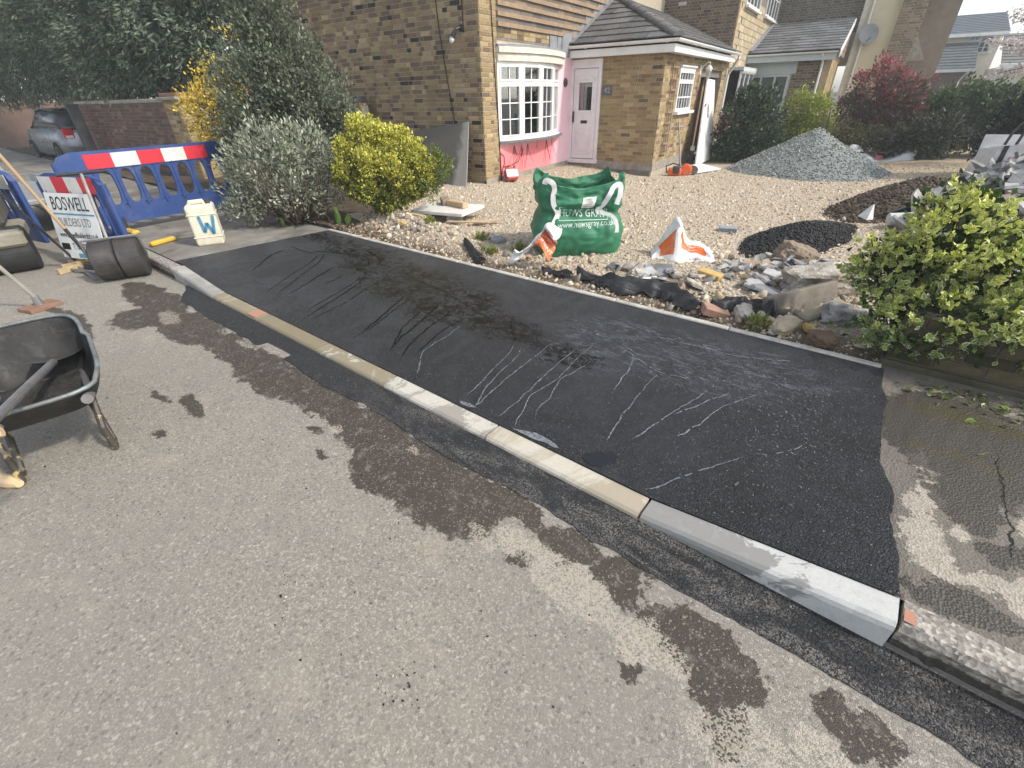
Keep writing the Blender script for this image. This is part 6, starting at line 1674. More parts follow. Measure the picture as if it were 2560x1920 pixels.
mb = MB(); mb.cbox((-.34, -.03, 0), (.34, .03, .185), .008); o = mb.build('concrete_slab', surf('long_slab_grey', (.22, .195, .165), (.13, .115, .095), 8, .92, .7, 50, dirt=(.12, .1, .075), dscale=4, damt=.6), loc=(-.33, 3.96, .12), rot=(-.3, -.06, radians(58))); tag(o, 'long flat concrete slab standing on edge before the largest lump', 'slab')
mb = MB(); mb.cbox((-.21, -.05, 0), (.21, .05, .10), .016); o = mb.build('kerb_block', surf('yellowish_kerb', (.29, .26, .18), (.22, .195, .14), 7, .9, .5, 80), loc=(-.20, 3.90, .125), rot=(.15, -.12, radians(62))); tag(o, 'short yellowish kerb block in front of the standing slab', 'kerb block')
YB = surf('yellow_brick', (.55, .38, .13), (.44, .29, .11), 18, .92, .5, 90); CB = surf('cream_brick', (.62, .58, .5), (.5, .46, .39), 14, .9, .4, 90)
for (x, y, z, rot, m, lab) in ((-1.16, 4.33, .12, (.05, .1, -.15), YB, 'loose yellow brick among the rubble right of the open cement bag'), (-1.53, 3.78, .135, (.7, .1, 1.25), CB, 'pale cream brick on the black membrane'), (-1.58, 6.25, .09, (.1, .0, .3), surf('blue_grey_block', (.28, .3, .33), None, 12), 'blue grey block alone at the tip of the black tarmac heap'), (-.86, 3.52, .12, (.2, .3, .7), surf('red_brick_bit', (.36, .22, .16), None, 15), 'broken reddish brick by the tarmac edging between membrane sheets'), (-.93, 4.85, .12, (.3, .1, .6), surf('brown_brick_bit', (.32, .24, .17), None, 15), 'brown brick end below the black tarmac heap')):
    mb = MB(); mb.cbox((-.105, -.05, 0), (.105, .05, .065), .006); o = mb.build('loose_brick', m, loc=(x, y, z), rot=rot); tag(o, lab, 'brick')
LUMPS = [(-1.66, 3.72, .07, RS, 'pale sandy rock beside the cream brick'), (-.98, 4.62, .07, RG, 'grey lump left of the standing slab, in front of the brown brick'), (-.80, 4.78, .075, RC, 'pale concrete lump left of the brown stony lump'), (-.72, 4.35, .085, RG, 'flat grey lump touching the largest lump'), (-.66, 3.62, .075, RC, 'square pale lump right of the membrane'), (-.50, 3.60, .06, RS, 'sandy stone between grass tuft and slab foot'), (-.36, 3.52, .085, RS, 'rounded sandy rock below the kerb block'), (-.22, 3.58, .05, surf('ochre_stone', (.48, .34, .12), None, 10), 'small ochre stone below the kerb block'), (-.12, 3.45, .085, surf('earthy_clod', (.16, .11, .07), (.1, .07, .05), 9, .95, .9, 40), 'earthy clod against the edging near the shrub'), (-1.72, 4.18, .055, RC, 'pale lump in front of the open cement bag'), (-1.38, 4.1, .05, RG, 'grey stone between yellow brick and membrane'), (-2.0, 4.02, .05, surf('slate_stone', (.16, .16, .165), None, 12), 'dark slate stone near the bulk bag corner'), (-3.55, 4.1, .07, surf('bluish_stone', (.24, .24, .26), None, 12), 'bluish stone left of the green bulk bag'), (-4.85, 3.78, .06, surf('ochre_flint', (.5, .36, .16), None, 12), 'ochre flint on the rubble ridge'), (-.85, 5.25, .06, RC, 'pale lump at the near foot of the tarmac heap'), (-.35, 4.85, .08, RC, 'pale slab piece behind the largest lump'), (-.15, 5.0, .09, RG, 'grey slab piece left of the variegated shrub')]
for i, (x, y, s_, m, lab) in enumerate(LUMPS):
    lump('stone', lab, 'stone', (x, y, yard_h(x, y) + s_ * .45), (s_ * 1.25, s_ * .9, s_ * .6), (random.uniform(-.3, .3), random.uniform(-.3, .3), random.uniform(0, 3)), m, 20 + i * 1.7, 3)

# ---- torn black membrane
g = NB('black_membrane'); MEM = g.done(g.mix(g.noise(9, 5), (.010, .010, .011), (.026, .026, .028)), .48, g.noise(30, 6, .7), .5, .01, .45)
def membrane(label, pts, w, seed, hh=.05):
    c = catmull(pts, 12); mb = MB(); nv = 12; vs = []
    for i, p in enumerate(c):
        d = (c[min(i + 1, len(c) - 1)] - c[max(i - 1, 0)]).normalized(); s_ = Vector((-d.y, d.x, 0)); ww = w * (.6 + .7 * abs(nz(i * .09, seed))) * min(1, .35 + .25 * min(i, len(c) - 1 - i))
        for j in range(nv + 1):
            v = j / nv - .5
            q = p + s_ * ww * v * (1 + .35 * nz(i * .35, j * .6, seed))
            z = yard_h(q.x, q.y) + .016 + hh * (.5 + nz(i * .06 + seed, v * 1.2)) * (1 - (2 * v) ** 2) * 1.3 + hh * .55 * (1 - abs(nz(i * .05, v * 5 + i * .02, seed + 4)) * 3) * (abs(nz(i * .05, v * 5 + i * .02, seed + 4)) < .33) + .004 * nz(i * .5, j * .8, seed)
            vs.append((q.x, q.y, z))
    W = nv + 1
    mb.add(vs, [(i * W + j, i * W + j + 1, (i + 1) * W + j + 1, (i + 1) * W + j) for i in range(len(c) - 1) for j in range(nv)])
    o = mb.build('membrane_scrap', MEM, smooth=True); tag(o, label, 'membrane')
    # frayed threads at the edge
    m2 = MB()
    for k in range(60):
        i = random.randrange(len(c)); q = Vector(vs[i * W + (nv if random.random() < .6 else 0)]); a = random.uniform(0, 6.3); L = random.uniform(.015, .05); e = q + Vector((cos(a) * L, sin(a) * L, random.uniform(0, .03))); m2.add([tuple(q), tuple(e), tuple(e + Vector((.0015, .0015, 0))), tuple(q + Vector((.003, .002, 0)))], [(0, 1, 2, 3)])
    tag(m2.build('frayed_threads', MEM, o), kind='stuff')
membrane('small black membrane scrap nearest the bulk bag', [(-2.55, 3.60), (-2.35, 3.58), (-2.18, 3.56)], .14, 1, .04)
membrane('long crumpled black membrane draped over stones along the edging', [(-2.15, 3.62), (-1.9, 3.6), (-1.7, 3.55), (-1.5, 3.62), (-1.3, 3.66), (-1.12, 3.58), (-.95, 3.47)], .24, 4, .075)
membrane('black membrane sheet between the broken red brick and the slab', [(-.90, 3.55), (-.78, 3.70), (-.66, 3.76), (-.55, 3.70), (-.47, 3.62)], .22, 9, .08)
membrane('narrow black membrane twist in the rubble behind the edging', [(-3.75, 3.75), (-3.5, 3.62), (-3.3, 3.5), (-3.2, 3.44)], .12, 14, .05)

# ---- white sacks
SACK = surf('white_sack', (.66, .66, .67), (.54, .54, .55), 7, .6, .3, 40, dirt=(.42, .4, .36), dscale=5, damt=.5)
t = thing('fallen_sack', 'slumped white printed sack lying right of the gravel heap', 'sack', (-.85, 16.9, -.08), radians(10))
mb = MB(); mb.grid(lambda u, v: ((u - .5) * 1.5, .34 * cos(pi * v) * sin(pi * (.08 + .84 * u)) ** .5, (.30 + .12 * nz(u * 4, v * 3)) * sin(pi * v) * (.55 + .45 * sin(u * 7 + 1)) + .02 * nz(u * 14, v * 14)), 40, 16); mb.build('sack_skin', SACK, t, smooth=True)
mb = MB(); mb.grid(lambda u, v: (-.12 + u * .16, -.30 + .08 * v, .07 + .07 * v), 4, 4); mb.build('red_print', surf('sack_red', (.45, .08, .1), None, 9), t)
mb = MB(); mb.tube([(-.7, -.2, .15), (-.3, -.24, .22), (.1, -.2, .2), (.3, -.15, .3)], .02, 5); mb.build('strap', BLACKM, t)
t = thing('white_bulk_bag', 'white bulk bag with yellow edge standing behind the rubble pile', 'bulk bag', (1.55, 12.1, -.05), radians(14))
def wb(u, v):
    x = (u - .5) * 1.3; z = v * (.78 + .42 * u ** 1.5) + .02 * nz(u * 7, v * 7); y = -.30 + .10 * nz(u * 3, v * 3) + .16 * (u - .5) ** 2 * 2 + .06 * sin(v * 5)
    return (x, y, z)
mb = MB(); mb.grid(wb, 30, 20)
mb.grid(lambda u, v: (-.65 - .05 * sin(v * 4), -.26 + u * .8, v * (.78 - .1 * u) + .02 * nz(u * 6, v * 6, 4)), 16, 16); mb.grid(lambda u, v: ((u - .5) * 1.3, .52, v * .9), 6, 6); mb.build('bag_skin', SACK, t, smooth=True)
mb = MB(); mb.grid(lambda u, v: tuple(Vector(wb(.25 + .75 * u, .62 + .35 * u * .3 + .05 * v - .3 * (1 - u))) + Vector((0, -.012, 0))), 12, 2); mb.build('yellow_band', surf('yellow_print', (.75, .5, .04), None, 9), t)
mb = MB(); mb.grid(lambda u, v: tuple(Vector(wb(.10 + .2 * u, .38 + .2 * v)) + Vector((0, -.012, 0))), 6, 6); mb.build('yellow_print', surf('yellow_print2', (.78, .45, .05), (.7, .5, .2), 9), t)
def wrapwb(s, size, cu_, cv):
    o = text_obj('red_print', s, size, surf('sack_red', (.45, .08, .1), None, 9), t, Matrix.Identity(4), 1, 0)
    for v in o.data.vertices: v.co = Vector(wb(cu_ + v.co.x / 1.3, cv + v.co.y + .1 * v.co.x)) + Vector((0, -.012, 0))
wrapwb('FAMILY 2', .09, .27, .76); wrapwb('YARDS', .08, .62, .80)
mb = MB(); mb.grid(lambda u, v: tuple(Vector(wb(.04 + .05 * u - .04 * v * .0, v)) + Vector((0, -.012, 0))), 2, 10); mb.tube([(-.6, -.28, .8), (-.58, -.3, 1.0), (-.5, -.28, 1.12), (-.42, -.26, 1.0), (-.45, -.26, .8)], .022, 5); mb.build('black_strap', BLACKM, t)
# paper cone and pipe by the asphalt heap
mb = MB(); mb.lathe([(.09, 0), (.005, .17)], 4, cap=False); o = mb.build('white_scrap', PAPER, loc=(-.28, 7.35, .22), rot=(.1, .2, .3)); tag(o, 'small white pyramid shaped scrap behind the tarmac heap', 'scrap')
mb = MB(); mb.tube([(0, 0, 0), (.25, .1, .02), (.5, .28, .03)], .075, 10); o = mb.build('white_pipe', surf('white_duct', (.6, .6, .58), (.5, .5, .48), 9, .5), loc=(-.05, 7.5, .2), rot=(0, 0, .0)); tag(o, 'length of white pipe half buried in the soil', 'pipe')

# broken concrete scattered through the bank left of the variegated shrub
chunk = []
for i in range(7):
    mb = MB(); L, W, T = random.uniform(.05, .12), random.uniform(.04, .08), random.uniform(.015, .045); n = random.randint(4, 6)
    pl_ = [(L * cos(2 * pi * k / n + random.uniform(-.3, .3)), W * sin(2 * pi * k / n + random.uniform(-.3, .3))) for k in range(n)]
    mb.add([(x, y, 0) for x, y in pl_] + [(x * random.uniform(.75, 1), y * random.uniform(.75, 1), T * random.uniform(.8, 1.2)) for x, y in pl_], [tuple(range(n))[::-1], tuple(range(n, 2 * n))] + [(k, (k + 1) % n, n + (k + 1) % n, n + k) for k in range(n)])
    me_ = mb.build('broken_concrete', (RC, RG, SLAB[2], RG, RC, SLAB[1], RS)[i]); chunk.append(me_.data); bpy.data.objects.remove(me_)
def bank(name, label, cx, cy, rx, ry, h, n):
    mb = MB(); mb.grid(lambda u, v: ((u - .5) * 2 * rx, (v - .5) * 2 * ry, yard_h(cx + (u - .5) * 2 * rx, cy + (v - .5) * 2 * ry) - .02 + h * max(0, 1 - ((2 * u - 1) ** 2 + (2 * v - 1) ** 2)) * (1 + .6 * nz(u * 7, v * 7, 2)) - .03 * ((2 * u - 1) ** 2 + (2 * v - 1) ** 2)), 24, 24)
    root = mb.build(name, surf('bank_earth', (.20, .165, .12), (.12, .095, .065), 8, .95, .9, 40, bdist=.02), loc=(cx, cy, 0), smooth=True); tag(root, label, 'rubble')
    for i in range(n):
        a_, r_ = random.uniform(0, 2 * pi), sqrt(random.random()); x, y = r_ * cos(a_) * rx * .95, r_ * sin(a_) * ry * .95
        o = bpy.data.objects.new('broken_concrete', chunk[i % 7]); COL.objects.link(o); o.parent = root; o.location = (x, y, yard_h(cx + x, cy + y) + h * max(0, 1 - r_ * r_) + random.uniform(-.01, .03)); o.rotation_euler = (random.gauss(0, .35), random.gauss(0, .35), random.uniform(0, 6.3)); s_ = random.uniform(.6, 1.25); o.scale = (s_, s_, s_)
bank('rubble_bank', 'low bank of broken concrete between the tarmac heap and the standing slab', -.55, 4.72, .62, .62, .07, 90)
bank('rubble_patch', 'strip of broken concrete between the open cement bag and the long membrane', -1.4, 4.05, .55, .22, .03, 34)
# ------------------------------------------------------------------ street works gear on the left
BLUE = surf('blue_barrier_plastic', (.030, .068, .22), (.024, .056, .18), 3, .5, .15, 40, .45, dirt=(.12, .14, .22), dscale=4, damt=.5)
REDR = surf('red_reflective', (.62, .035, .055), (.55, .03, .05), 5, .45, .05, 40, dirt=(.35, .06, .06), dscale=9, damt=.4)
WHR = surf('white_reflective', (.66, .66, .62), (.58, .58, .54), 5, .45, .05, 40, dirt=(.42, .41, .37), dscale=6, damt=.5)
YEL = surf('yellow_plastic', (.62, .40, .05), (.52, .33, .05), 6, .6, .2, 40, dirt=(.3, .22, .1), dscale=8, damt=.5)
def barrier(label, p, q, z, W=2.0, Hh=1.0, wins=8, feet=True, start_red=True):
    """moulded plastic pedestrian barrier from p (left end seen from the front) to q"""
    d = Vector((q[0] - p[0], q[1] - p[1], 0)); a = atan2(d.y, d.x)
    t = thing('road_barrier', label, 'barrier', ((p[0] + q[0]) / 2, (p[1] + q[1]) / 2, z), a, 'blue plastic road barriers')
    th = .022
    def slab(poly, y0, y1, mb):
        n = len(poly); vs = [(x, y0, zz) for x, zz in poly] + [(x, y1, zz) for x, zz in poly]
        mb.add(vs, [tuple(range(n)), tuple(range(n, 2 * n))[::-1]] + [(i, n + i, n + (i + 1) % n, (i + 1) % n) for i in range(n)])
    mb = MB()
    zb, zl, zu, zt = .12, .34, .79, Hh
    e = .10
    slab([(-W / 2 + .03, zb), (W / 2 - .03, zb), (W / 2, zl), (-W / 2, zl)], -th, th, mb)
    slab([(-W / 2, zu), (W / 2, zu), (W / 2, zt - .12), (W / 2 - .06, zt - .04), (W / 2 - .2, zt), (-W / 2 + .2, zt), (-W / 2 + .06, zt - .04), (-W / 2, zt - .12)], -th - .006, th + .006, mb)
    slab([(-W / 2, zl), (-W / 2 + e, zl), (-W / 2 + e, zu), (-W / 2, zu)], -th, th, mb); slab([(W / 2 - e, zl), (W / 2, zl), (W / 2, zu), (W / 2 - e, zu)], -th, th, mb)
    cw = (W - 2 * e) / wins; N = 24
    for k in range(wins):
        cx = -W / 2 + e + cw * (k + .5); cz = (zl + zu) / 2; rx, rz = cw * .34, (zu - zl) * .47
        inn, outp = [], []
        for i in range(N):
            t_ = 2 * pi * i / N; c_, s_ = cos(t_), sin(t_)
            x_, z_ = rx * (abs(c_) ** .75) * (1 if c_ >= 0 else -1), rz * (abs(s_) ** .75) * (1 if s_ >= 0 else -1); inn.append((cx + x_, cz + z_))
            m = max(abs(c_) / (cw / 2), abs(s_) / ((zu - zl) / 2)); outp.append((cx + c_ / m, cz + s_ / m))
        vs = [(x, -th, z_) for x, z_ in outp] + [(x, -th, z_) for x, z_ in inn] + [(x, th, z_) for x, z_ in outp] + [(x, th, z_) for x, z_ in inn]
        fs = []
        for i in range(N):
            j = (i + 1) % N; fs += [(i, j, N + j, N + i), (2 * N + i, 3 * N + i, 3 * N + j, 2 * N + j), (N + i, N + j, 3 * N + j, 3 * N + i)]
        mb.add(vs, fs)
        if k < wins - 1: pass
    mb.build('barrier_panel', BLUE, t)
    # moulded ribs beside the windows
    for k in range(wins + 1):
        m = MB(); x = -W / 2 + e + cw * k; m.cbox((x - .012, -th - .014, zl - .03), (x + .012, th + .014, zu + .02), .006); m.build('rib', BLUE, t)
    m = MB(); m.tube([(-W / 2, 0, zb), (-W / 2, 0, zt - .1)], .03, 8); m.build('end_post', BLUE, t); m = MB(); m.tube([(W / 2, 0, zb), (W / 2, 0, zt - .1)], .03, 8); m.build('end_post', BLUE, t)
    n = 5 if W > 1.5 else 4; bw = .30 if W > 1.5 else (W - .16) / n
    for k in range(n):
        m = MB(); x = (-W / 2 + .30 + bw * k) if W > 1.5 else (-n * bw / 2 + bw * k - .02); m.box((x, -th - .0125, zt - .20), (x + bw - .001, -th - .0065, zt - .035)); m.build('reflector', REDR if (k % 2 == 0) == start_red else WHR, t)
        m = MB(); m.box((x, th + .0065, zt - .20), (x + bw - .001, th + .0125, zt - .035)); m.build('reflector', REDR if (k % 2 == 0) == start_red else WHR, t)
    if feet:
        for x in (-W * .32, W * .36):
            m = MB(); m.cbox((x - .05, -.30, 0), (x + .05, .30, .055), .02); m.build('foot', YEL if x < 0 else surf('black_rubber', (.03, .03, .032), (.05, .05, .05), 9, .8), t)
            m = MB(); m.box((x - .035, -.026, .05), (x + .035, .026, .2)); m.build('foot_stem', BLACKM, t)
    return t
barrier('long blue barrier with red and white board across the pavement', (-8.12, 1.24), (-8.37, 3.56), .11, 2.33, 1.0, 9)
barrier('short blue barrier standing behind the builders sign', (-7.60, .97), (-6.70, 1.33), 0.0, .98, .98, 4, False, False)
barrier('blue barrier half hidden behind the long wooden handle', (-9.6, .55), (-8.35, .85), 0.0, 1.25, .95, 4, False, True)
# yellow feet blocks
for (x, y, a, lab) in ((-7.15, 1.03, .5, 'yellow moulded barrier foot lying behind the roller'), (-6.98, 1.72, 1.9, 'narrow yellow barrier foot on the pavement beside the white drum')):
    t = thing('barrier_foot', lab, 'barrier foot', (x, y, foot_z(x, y) if y > 1.5 else 0), a)
    mb = MB()
    if a < 1: mb.prism([(-.2, 0), (.2, 0), (.18, .12), (.06, .19), (-.08, .19), (-.2, .1)], .09, T3(0, .05, 0) @ R3('X', radians(65)))
    else: mb.cbox((-.16, -.04, 0), (.16, .04, .06), .02)
    mb.build('foot_block', YEL, t)
    if a < 1:
        for k in range(4): m = MB(); m.box((-.13 + .05 * k, -.012, .02), (-.11 + .05 * k, -.002, .11), T3(0, -.03, 0) @ R3('X', radians(-20))); m.build('slot', BLACKM, t)

# builders sign
d_ = Vector((.928, .373, 0)); nrm = Vector((.373, -.928, 0))
base = Vector((-7.46, .985, 0)) + nrm * .16
t = thing('builders_sign', 'white builders sign board leaning on the short blue barrier', 'sign', (base.x + d_.x * .33, base.y + d_.y * .33, .10), atan2(d_.y, d_.x))
SB = surf('sign_board', (.70, .71, .70), (.62, .63, .62), 4, .5, .05, 40, dirt=(.5, .5, .47), dscale=4, damt=.4)
tilt = R3('X', radians(-10))
mb = MB(); mb.box((-.36, 0, 0), (.36, .006, .70), tilt); mb.build('board', SB, t)
BLK = surf('sign_black', (.02, .02, .022), None, 20, .5); SBL = surf('sign_blue_line', (.10, .30, .42), None, 20, .5); GRY = surf('sign_grey', (.22, .22, .22), None, 20, .5)
def signtext(s, size, x, z, sx, m): return text_obj('lettering', s, size, m, t, tilt @ T3(x, -.002, z) @ R3('X', pi / 2), sx, .0005)
signtext('BOSWELL', .20, .0, .585, .66, BLK); signtext('BUILDERS LTD', .125, .0, .395, .62, GRY); signtext('www.boswellbuildersltd.co.uk', .085, .0, .26, .58, BLK); signtext('T: 01277 201657', .10, .06, .13, .62, BLK)
mb = MB(); mb.box((-.34, -.0016, .475), (.34, -.0004, .492), tilt); mb.build('blue_line', SBL, t)
mb = MB(); mb.box((-.33, -.0016, .095), (-.20, -.0004, .165), tilt); mb.build('badge', BLK, t)
mb = MB(); mb.box((-.1, -.0016, .01), (.34, -.0004, .06), tilt); mb.build('blue_panel', SBL, t)

# hand roller
ax = Vector((.36, .93, 0)).normalized(); ctr = Vector((-6.32, 1.12, .205)); rzr = atan2(ax.y, ax.x)
t = thing('hand_roller', 'black split drum hand roller with steel T handle', 'roller', (ctr.x, ctr.y, 0), rzr)
g = NB('tarry_drum'); x, y, z = g.xyz(); DR = g.done(g.mix(g.ramp(g.noise(6, 7, .65), [(.4, 0.0), (.7, 1.0)]), (.035, .033, .034), (.085, .075, .07)), .5, g.noise(40, 6, .7), .3, .005, .4, .2)
for s_ in (-1, 1):
    mb = MB(); mb.lathe([(.02, 0), (.18, .0), (.2, .012), (.2, .203), (.18, .215), (.02, .215)], 40, T3(s_ * .002 if s_ > 0 else -.217, 0, .205) @ R3('Y', pi / 2)); mb.build('drum', DR, t, smooth=False)
mb = MB()
up = .36
for s_ in (-.245, .245): mb.tube([(s_, 0, .205), (s_, -.04, .32), (s_, -.05, .43)], .013, 6)
mb.tube([(-.245, -.05, .43), (.245, -.05, .43)], .013, 6); mb.build('frame', STEEL, t)
mb = MB(); mb.tube([(-.02, -.05, .43), (-.06, .38, 1.00)], .016, 8); mb.build('handle_pole', surf('steel_pole', (.30, .28, .26), (.2, .18, .16), 9, .5, .2, 50, .5, .3), t)
mb = MB(); mb.tube([(-.26, .38, 1.0), (.16, .38, 1.01)], .016, 8); mb.build('handle_bar', BLACKM, t)

# white drum
t = thing('plastic_drum', 'dirty white plastic jerry can with a blue painted mark', 'jerry can', (-6.50, 2.10, .118), radians(64)); t.scale = (.98, .98, 1.16)
JER = surf('dirty_white_plastic', (.66, .63, .50), (.56, .52, .40), 4, .5, .2, 40, dirt=(.36, .31, .2), dscale=6, damt=.6)
bm = bmesh.new(); bmesh.ops.create_cube(bm, size=1)
bmesh.ops.scale(bm, vec=(.30, .26, .40), verts=bm.verts); bmesh.ops.translate(bm, vec=(0, 0, .20), verts=bm.verts)
bmesh.ops.bevel(bm, geom=list(bm.edges), offset=.035, segments=4, affect='EDGES', profile=.6)
me = bpy.data.meshes.new('can_body'); bm.to_mesh(me); bm.free(); me.materials.append(JER); [setattr(p, 'use_smooth', True) for p in me.polygons]; o = bpy.data.objects.new('can_body', me); COL.objects.link(o); o.parent = t
for z in (.09, .31):
    mb = MB(); mb.cbox((-.156, -.136, z - .008), (.156, .136, z + .008), .007); mb.build('moulded_rib', JER, t)
mb = MB(); mb.tube([(-.11, 0, .385), (-.09, 0, .42), (.05, 0, .425), (.07, 0, .385)], .022, 8); mb.build('handle', JER, t)
mb = MB(); mb.tube([(.10, .0, .39), (.10, 0, .435)], .03, 12); mb.build('cap', surf('dark_cap', (.06, .055, .05), None, 9), t)
PB = surf('blue_paint', (.045, .17, .30), (.08, .25, .38), 25, .6, .3, 60)
mb = MB(); pts = [(-.03, .30), (-.015, .14), (.035, .23), (.075, .12), (.12, .30)]
for (a, b), (c, d) in zip(pts, pts[1:]):
    L = hypot(c - a, d - b); nx, nz2 = -(d - b) / L * .016, (c - a) / L * .016
    mb.add([(a - nx, -.1385, b - nz2), (c - nx, -.1385, d - nz2), (c + nx, -.1385, d + nz2), (a + nx, -.1385, b + nz2)], [(0, 1, 2, 3)])
mb.build('blue_mark', PB, t)

# wheelbarrow
t = thing('wheelbarrow', 'tar blackened wheelbarrow with worn yellow legs at the left edge', 'wheelbarrow', (-3.33, -.01, 0), radians(-9))
TUBM = surf('tarred_tub', (.014, .0135, .0135), (.032, .031, .03), 9, .6, .7, 30, dirt=(.10, .093, .085), dscale=12, damt=.55)
RIMM = surf('worn_rim', (.20, .21, .21), (.11, .11, .10), 9, .5, .3, 40, .4, .3, dirt=(.25, .38, .42), dscale=14, damt=.5)
def rim(u):     # closed rim outline in local x (towards handles +), y, z
    a = 2 * pi * u; c, s_ = cos(a), sin(a); q = (abs(c) ** 5 + abs(s_) ** 5) ** (1 / 5)
    x, y = c / q, s_ / q
    return Vector((.06 + x * .44, y * (.30 if x > -.2 else .28), .49 - .06 * x - .015 * (x > .8)))
def tubp(u, v, off=0):
    r = rim(u); b = Vector((.02 + (r.x - .06) * .55, r.y * .60, .24))
    k = (1 - (1 - v) ** 1.6)
    p = r.lerp(b, v); p.z = lerp(r.z, b.z, k); n = Vector((r.x - .06, r.y, 0)); n.normalize()
    return p + n * off + Vector((0, 0, -off * .5))
mb = MB(); NU, NV = 64, 10
for off in (0.0, .008):
    o_ = len(mb.v); mb.v += [tuple(tubp(i / NU, j / NV, off)) for j in range(NV + 1) for i in range(NU)]
    for j in range(NV):
        for i in range(NU):
            f = [o_ + j * NU + i, o_ + j * NU + (i + 1) % NU, o_ + (j + 1) * NU + (i + 1) % NU, o_ + (j + 1) * NU + i]; mb.f.append(f if off else f[::-1]); mb.c.append((1, 1, 1)); mb.mi.append(0)
    f = [o_ + NV * NU + i for i in range(NU)]; mb.f.append(f if not off else f[::-1]); mb.c.append((1, 1, 1)); mb.mi.append(0)
mb.build('tub', TUBM, t, smooth=True)
mb = MB(); P = [rim(i / 64) + Vector((0, 0, .004)) for i in range(65)]; mb.tube(P, .011, 8, False); mb.build('rim', RIMM, t, smooth=True)
mb = MB(); mb.grid(lambda u, v: (-.18 + u * .42, (v - .5) * .42, .262 + .035 * nz(u * 4, v * 4) + .012 * nz(u * 16, v * 16) + .09 * (1 - u) * 0), 40, 30); mb.build('tar_residue', surf('tar_crumbs', (.02, .019, .018), (.04, .037, .034), 25, .8, 1, 60, bdist=.015), t, smooth=True)
YLEG = surf('worn_yellow_legs', (.05, .042, .034), (.38, .31, .13), 22, .55, .3, 40, .4, lo=.56, hi=.62)
for s_ in (-1, 1):
    mb = MB(); mb.tube([(-.62, s_ * .08, .20), (-.3, s_ * .17, .235), (.3, s_ * .21, .315), (.52, s_ * .215, .385)], .017, 8); mb.build('frame_tube', STEEL, t)
    mb = MB(); mb.tube([(.40, s_ * .214, .35), (.56, s_ * .215, .40)], .024, 10); mb.build('grip', surf('grey_grip', (.13, .12, .12), (.18, .17, .165), 12, .6), t)
    mb = MB(); mb.tube([(.25, s_ * .205, .30), (.38, s_ * .185, .14), (.40, s_ * .19, .015), (.31, s_ * .19, .014), (.10, s_ * .17, .25)], .0165, 8); mb.build('leg', YLEG, t)
mb = MB(); mb.lathe([(.13, -.04), (.17, -.045), (.195, -.02), (.195, .02), (.17, .045), (.13, .04), (.13, -.04)], 24, T3(-.72, 0, .195) @ R3('X', pi / 2), False); mb.build('tyre', surf('barrow_tyre', (.02, .02, .02), (.035, .033, .03), 12, .9), t)
mb = MB(); mb.lathe([(.02, -.05), (.13, -.03), (.13, .03), (.02, .05)], 18, T3(-.72, 0, .195) @ R3('X', pi / 2)); mb.build('wheel_hub', STEEL, t)
# shovel resting in the barrow
t = thing('shovel', 'steel shafted shovel with wooden D grip resting in the wheelbarrow', 'shovel', (-3.15, .03, .36), radians(-10))
A0, A1 = Vector((-.25, .03, .03)), Vector((.78, -.09, .22)); d = (A1 - A0).normalized(); s_ = d.cross(Vector((0, 0, 1))).normalized()
mb = MB(); mb.tube([A0, A0.lerp(A1, .5), A1], [.019, .019, .018], 10); mb.build('shaft', STEEL, t)
mb = MB(); mb.tube([A1, A1 + d * .05 + s_ * .05, A1 + d * .12 + s_ * .06], .012, 7); mb.tube([A1, A1 + d * .05 - s_ * .05, A1 + d * .12 - s_ * .06], .012, 7); mb.build('yoke', STEEL, t)
mb = MB(); mb.tube([A1 + d * .12 - s_ * .075, A1 + d * .12 + s_ * .075], .018, 10); mb.build('grip', surf('pale_wood_grip', (.62, .47, .28), (.52, .38, .22), 6, .5), t)
mb = MB(); mb.grid(lambda u, v: tuple(A0 - d * (.02 + .26 * u) + s_ * ((v - .5) * .24) + Vector((0, 0, .10 * (v - .5) ** 2 - .02 * u))), 8, 8); mb.build('blade', surf('shovel_blade', (.06, .058, .056), (.1, .1, .1), 8, .5, .2, 40, .5, .4), t)
# end of a wooden handle on the road
mb = MB(); mb.tube([(-.5, -.25, .02), (-.05, -.02, .02), (0, 0, .02)], [.03, .034, .018], 10); o = mb.build('wooden_handle', surf('pale_wood_grip', (.62, .47, .28), (.52, .38, .22), 6, .5), loc=(-2.93, -.27, .006)); tag(o, 'pale wooden handle end lying on the road below the wheelbarrow', 'handle')

# tamper
t = thing('tamper', 'hand tamper with square wooden foot and long grey pole', 'tamper', (-5.95, .32, 0), radians(20))
mb = MB(); mb.cbox((-.10, -.13, 0), (.10, .13, .035), .004); mb.build('foot', surf('tamper_wood', (.26, .15, .10), (.19, .11, .075), 8, .85, .3, 50), t)
mb = MB(); mb.tube([(0, 0, .03), (.0, 0, .12)], [.035, .028], 10); mb.build('socket', STEEL, t)
mb = MB(); p_ = Vector((-.1, -.28, 1.05)); mb.tube([(0, 0, .1), p_], .017, 8); mb.build('pole', surf('grey_pole', (.30, .28, .24), (.23, .21, .18), 6, .6), t)
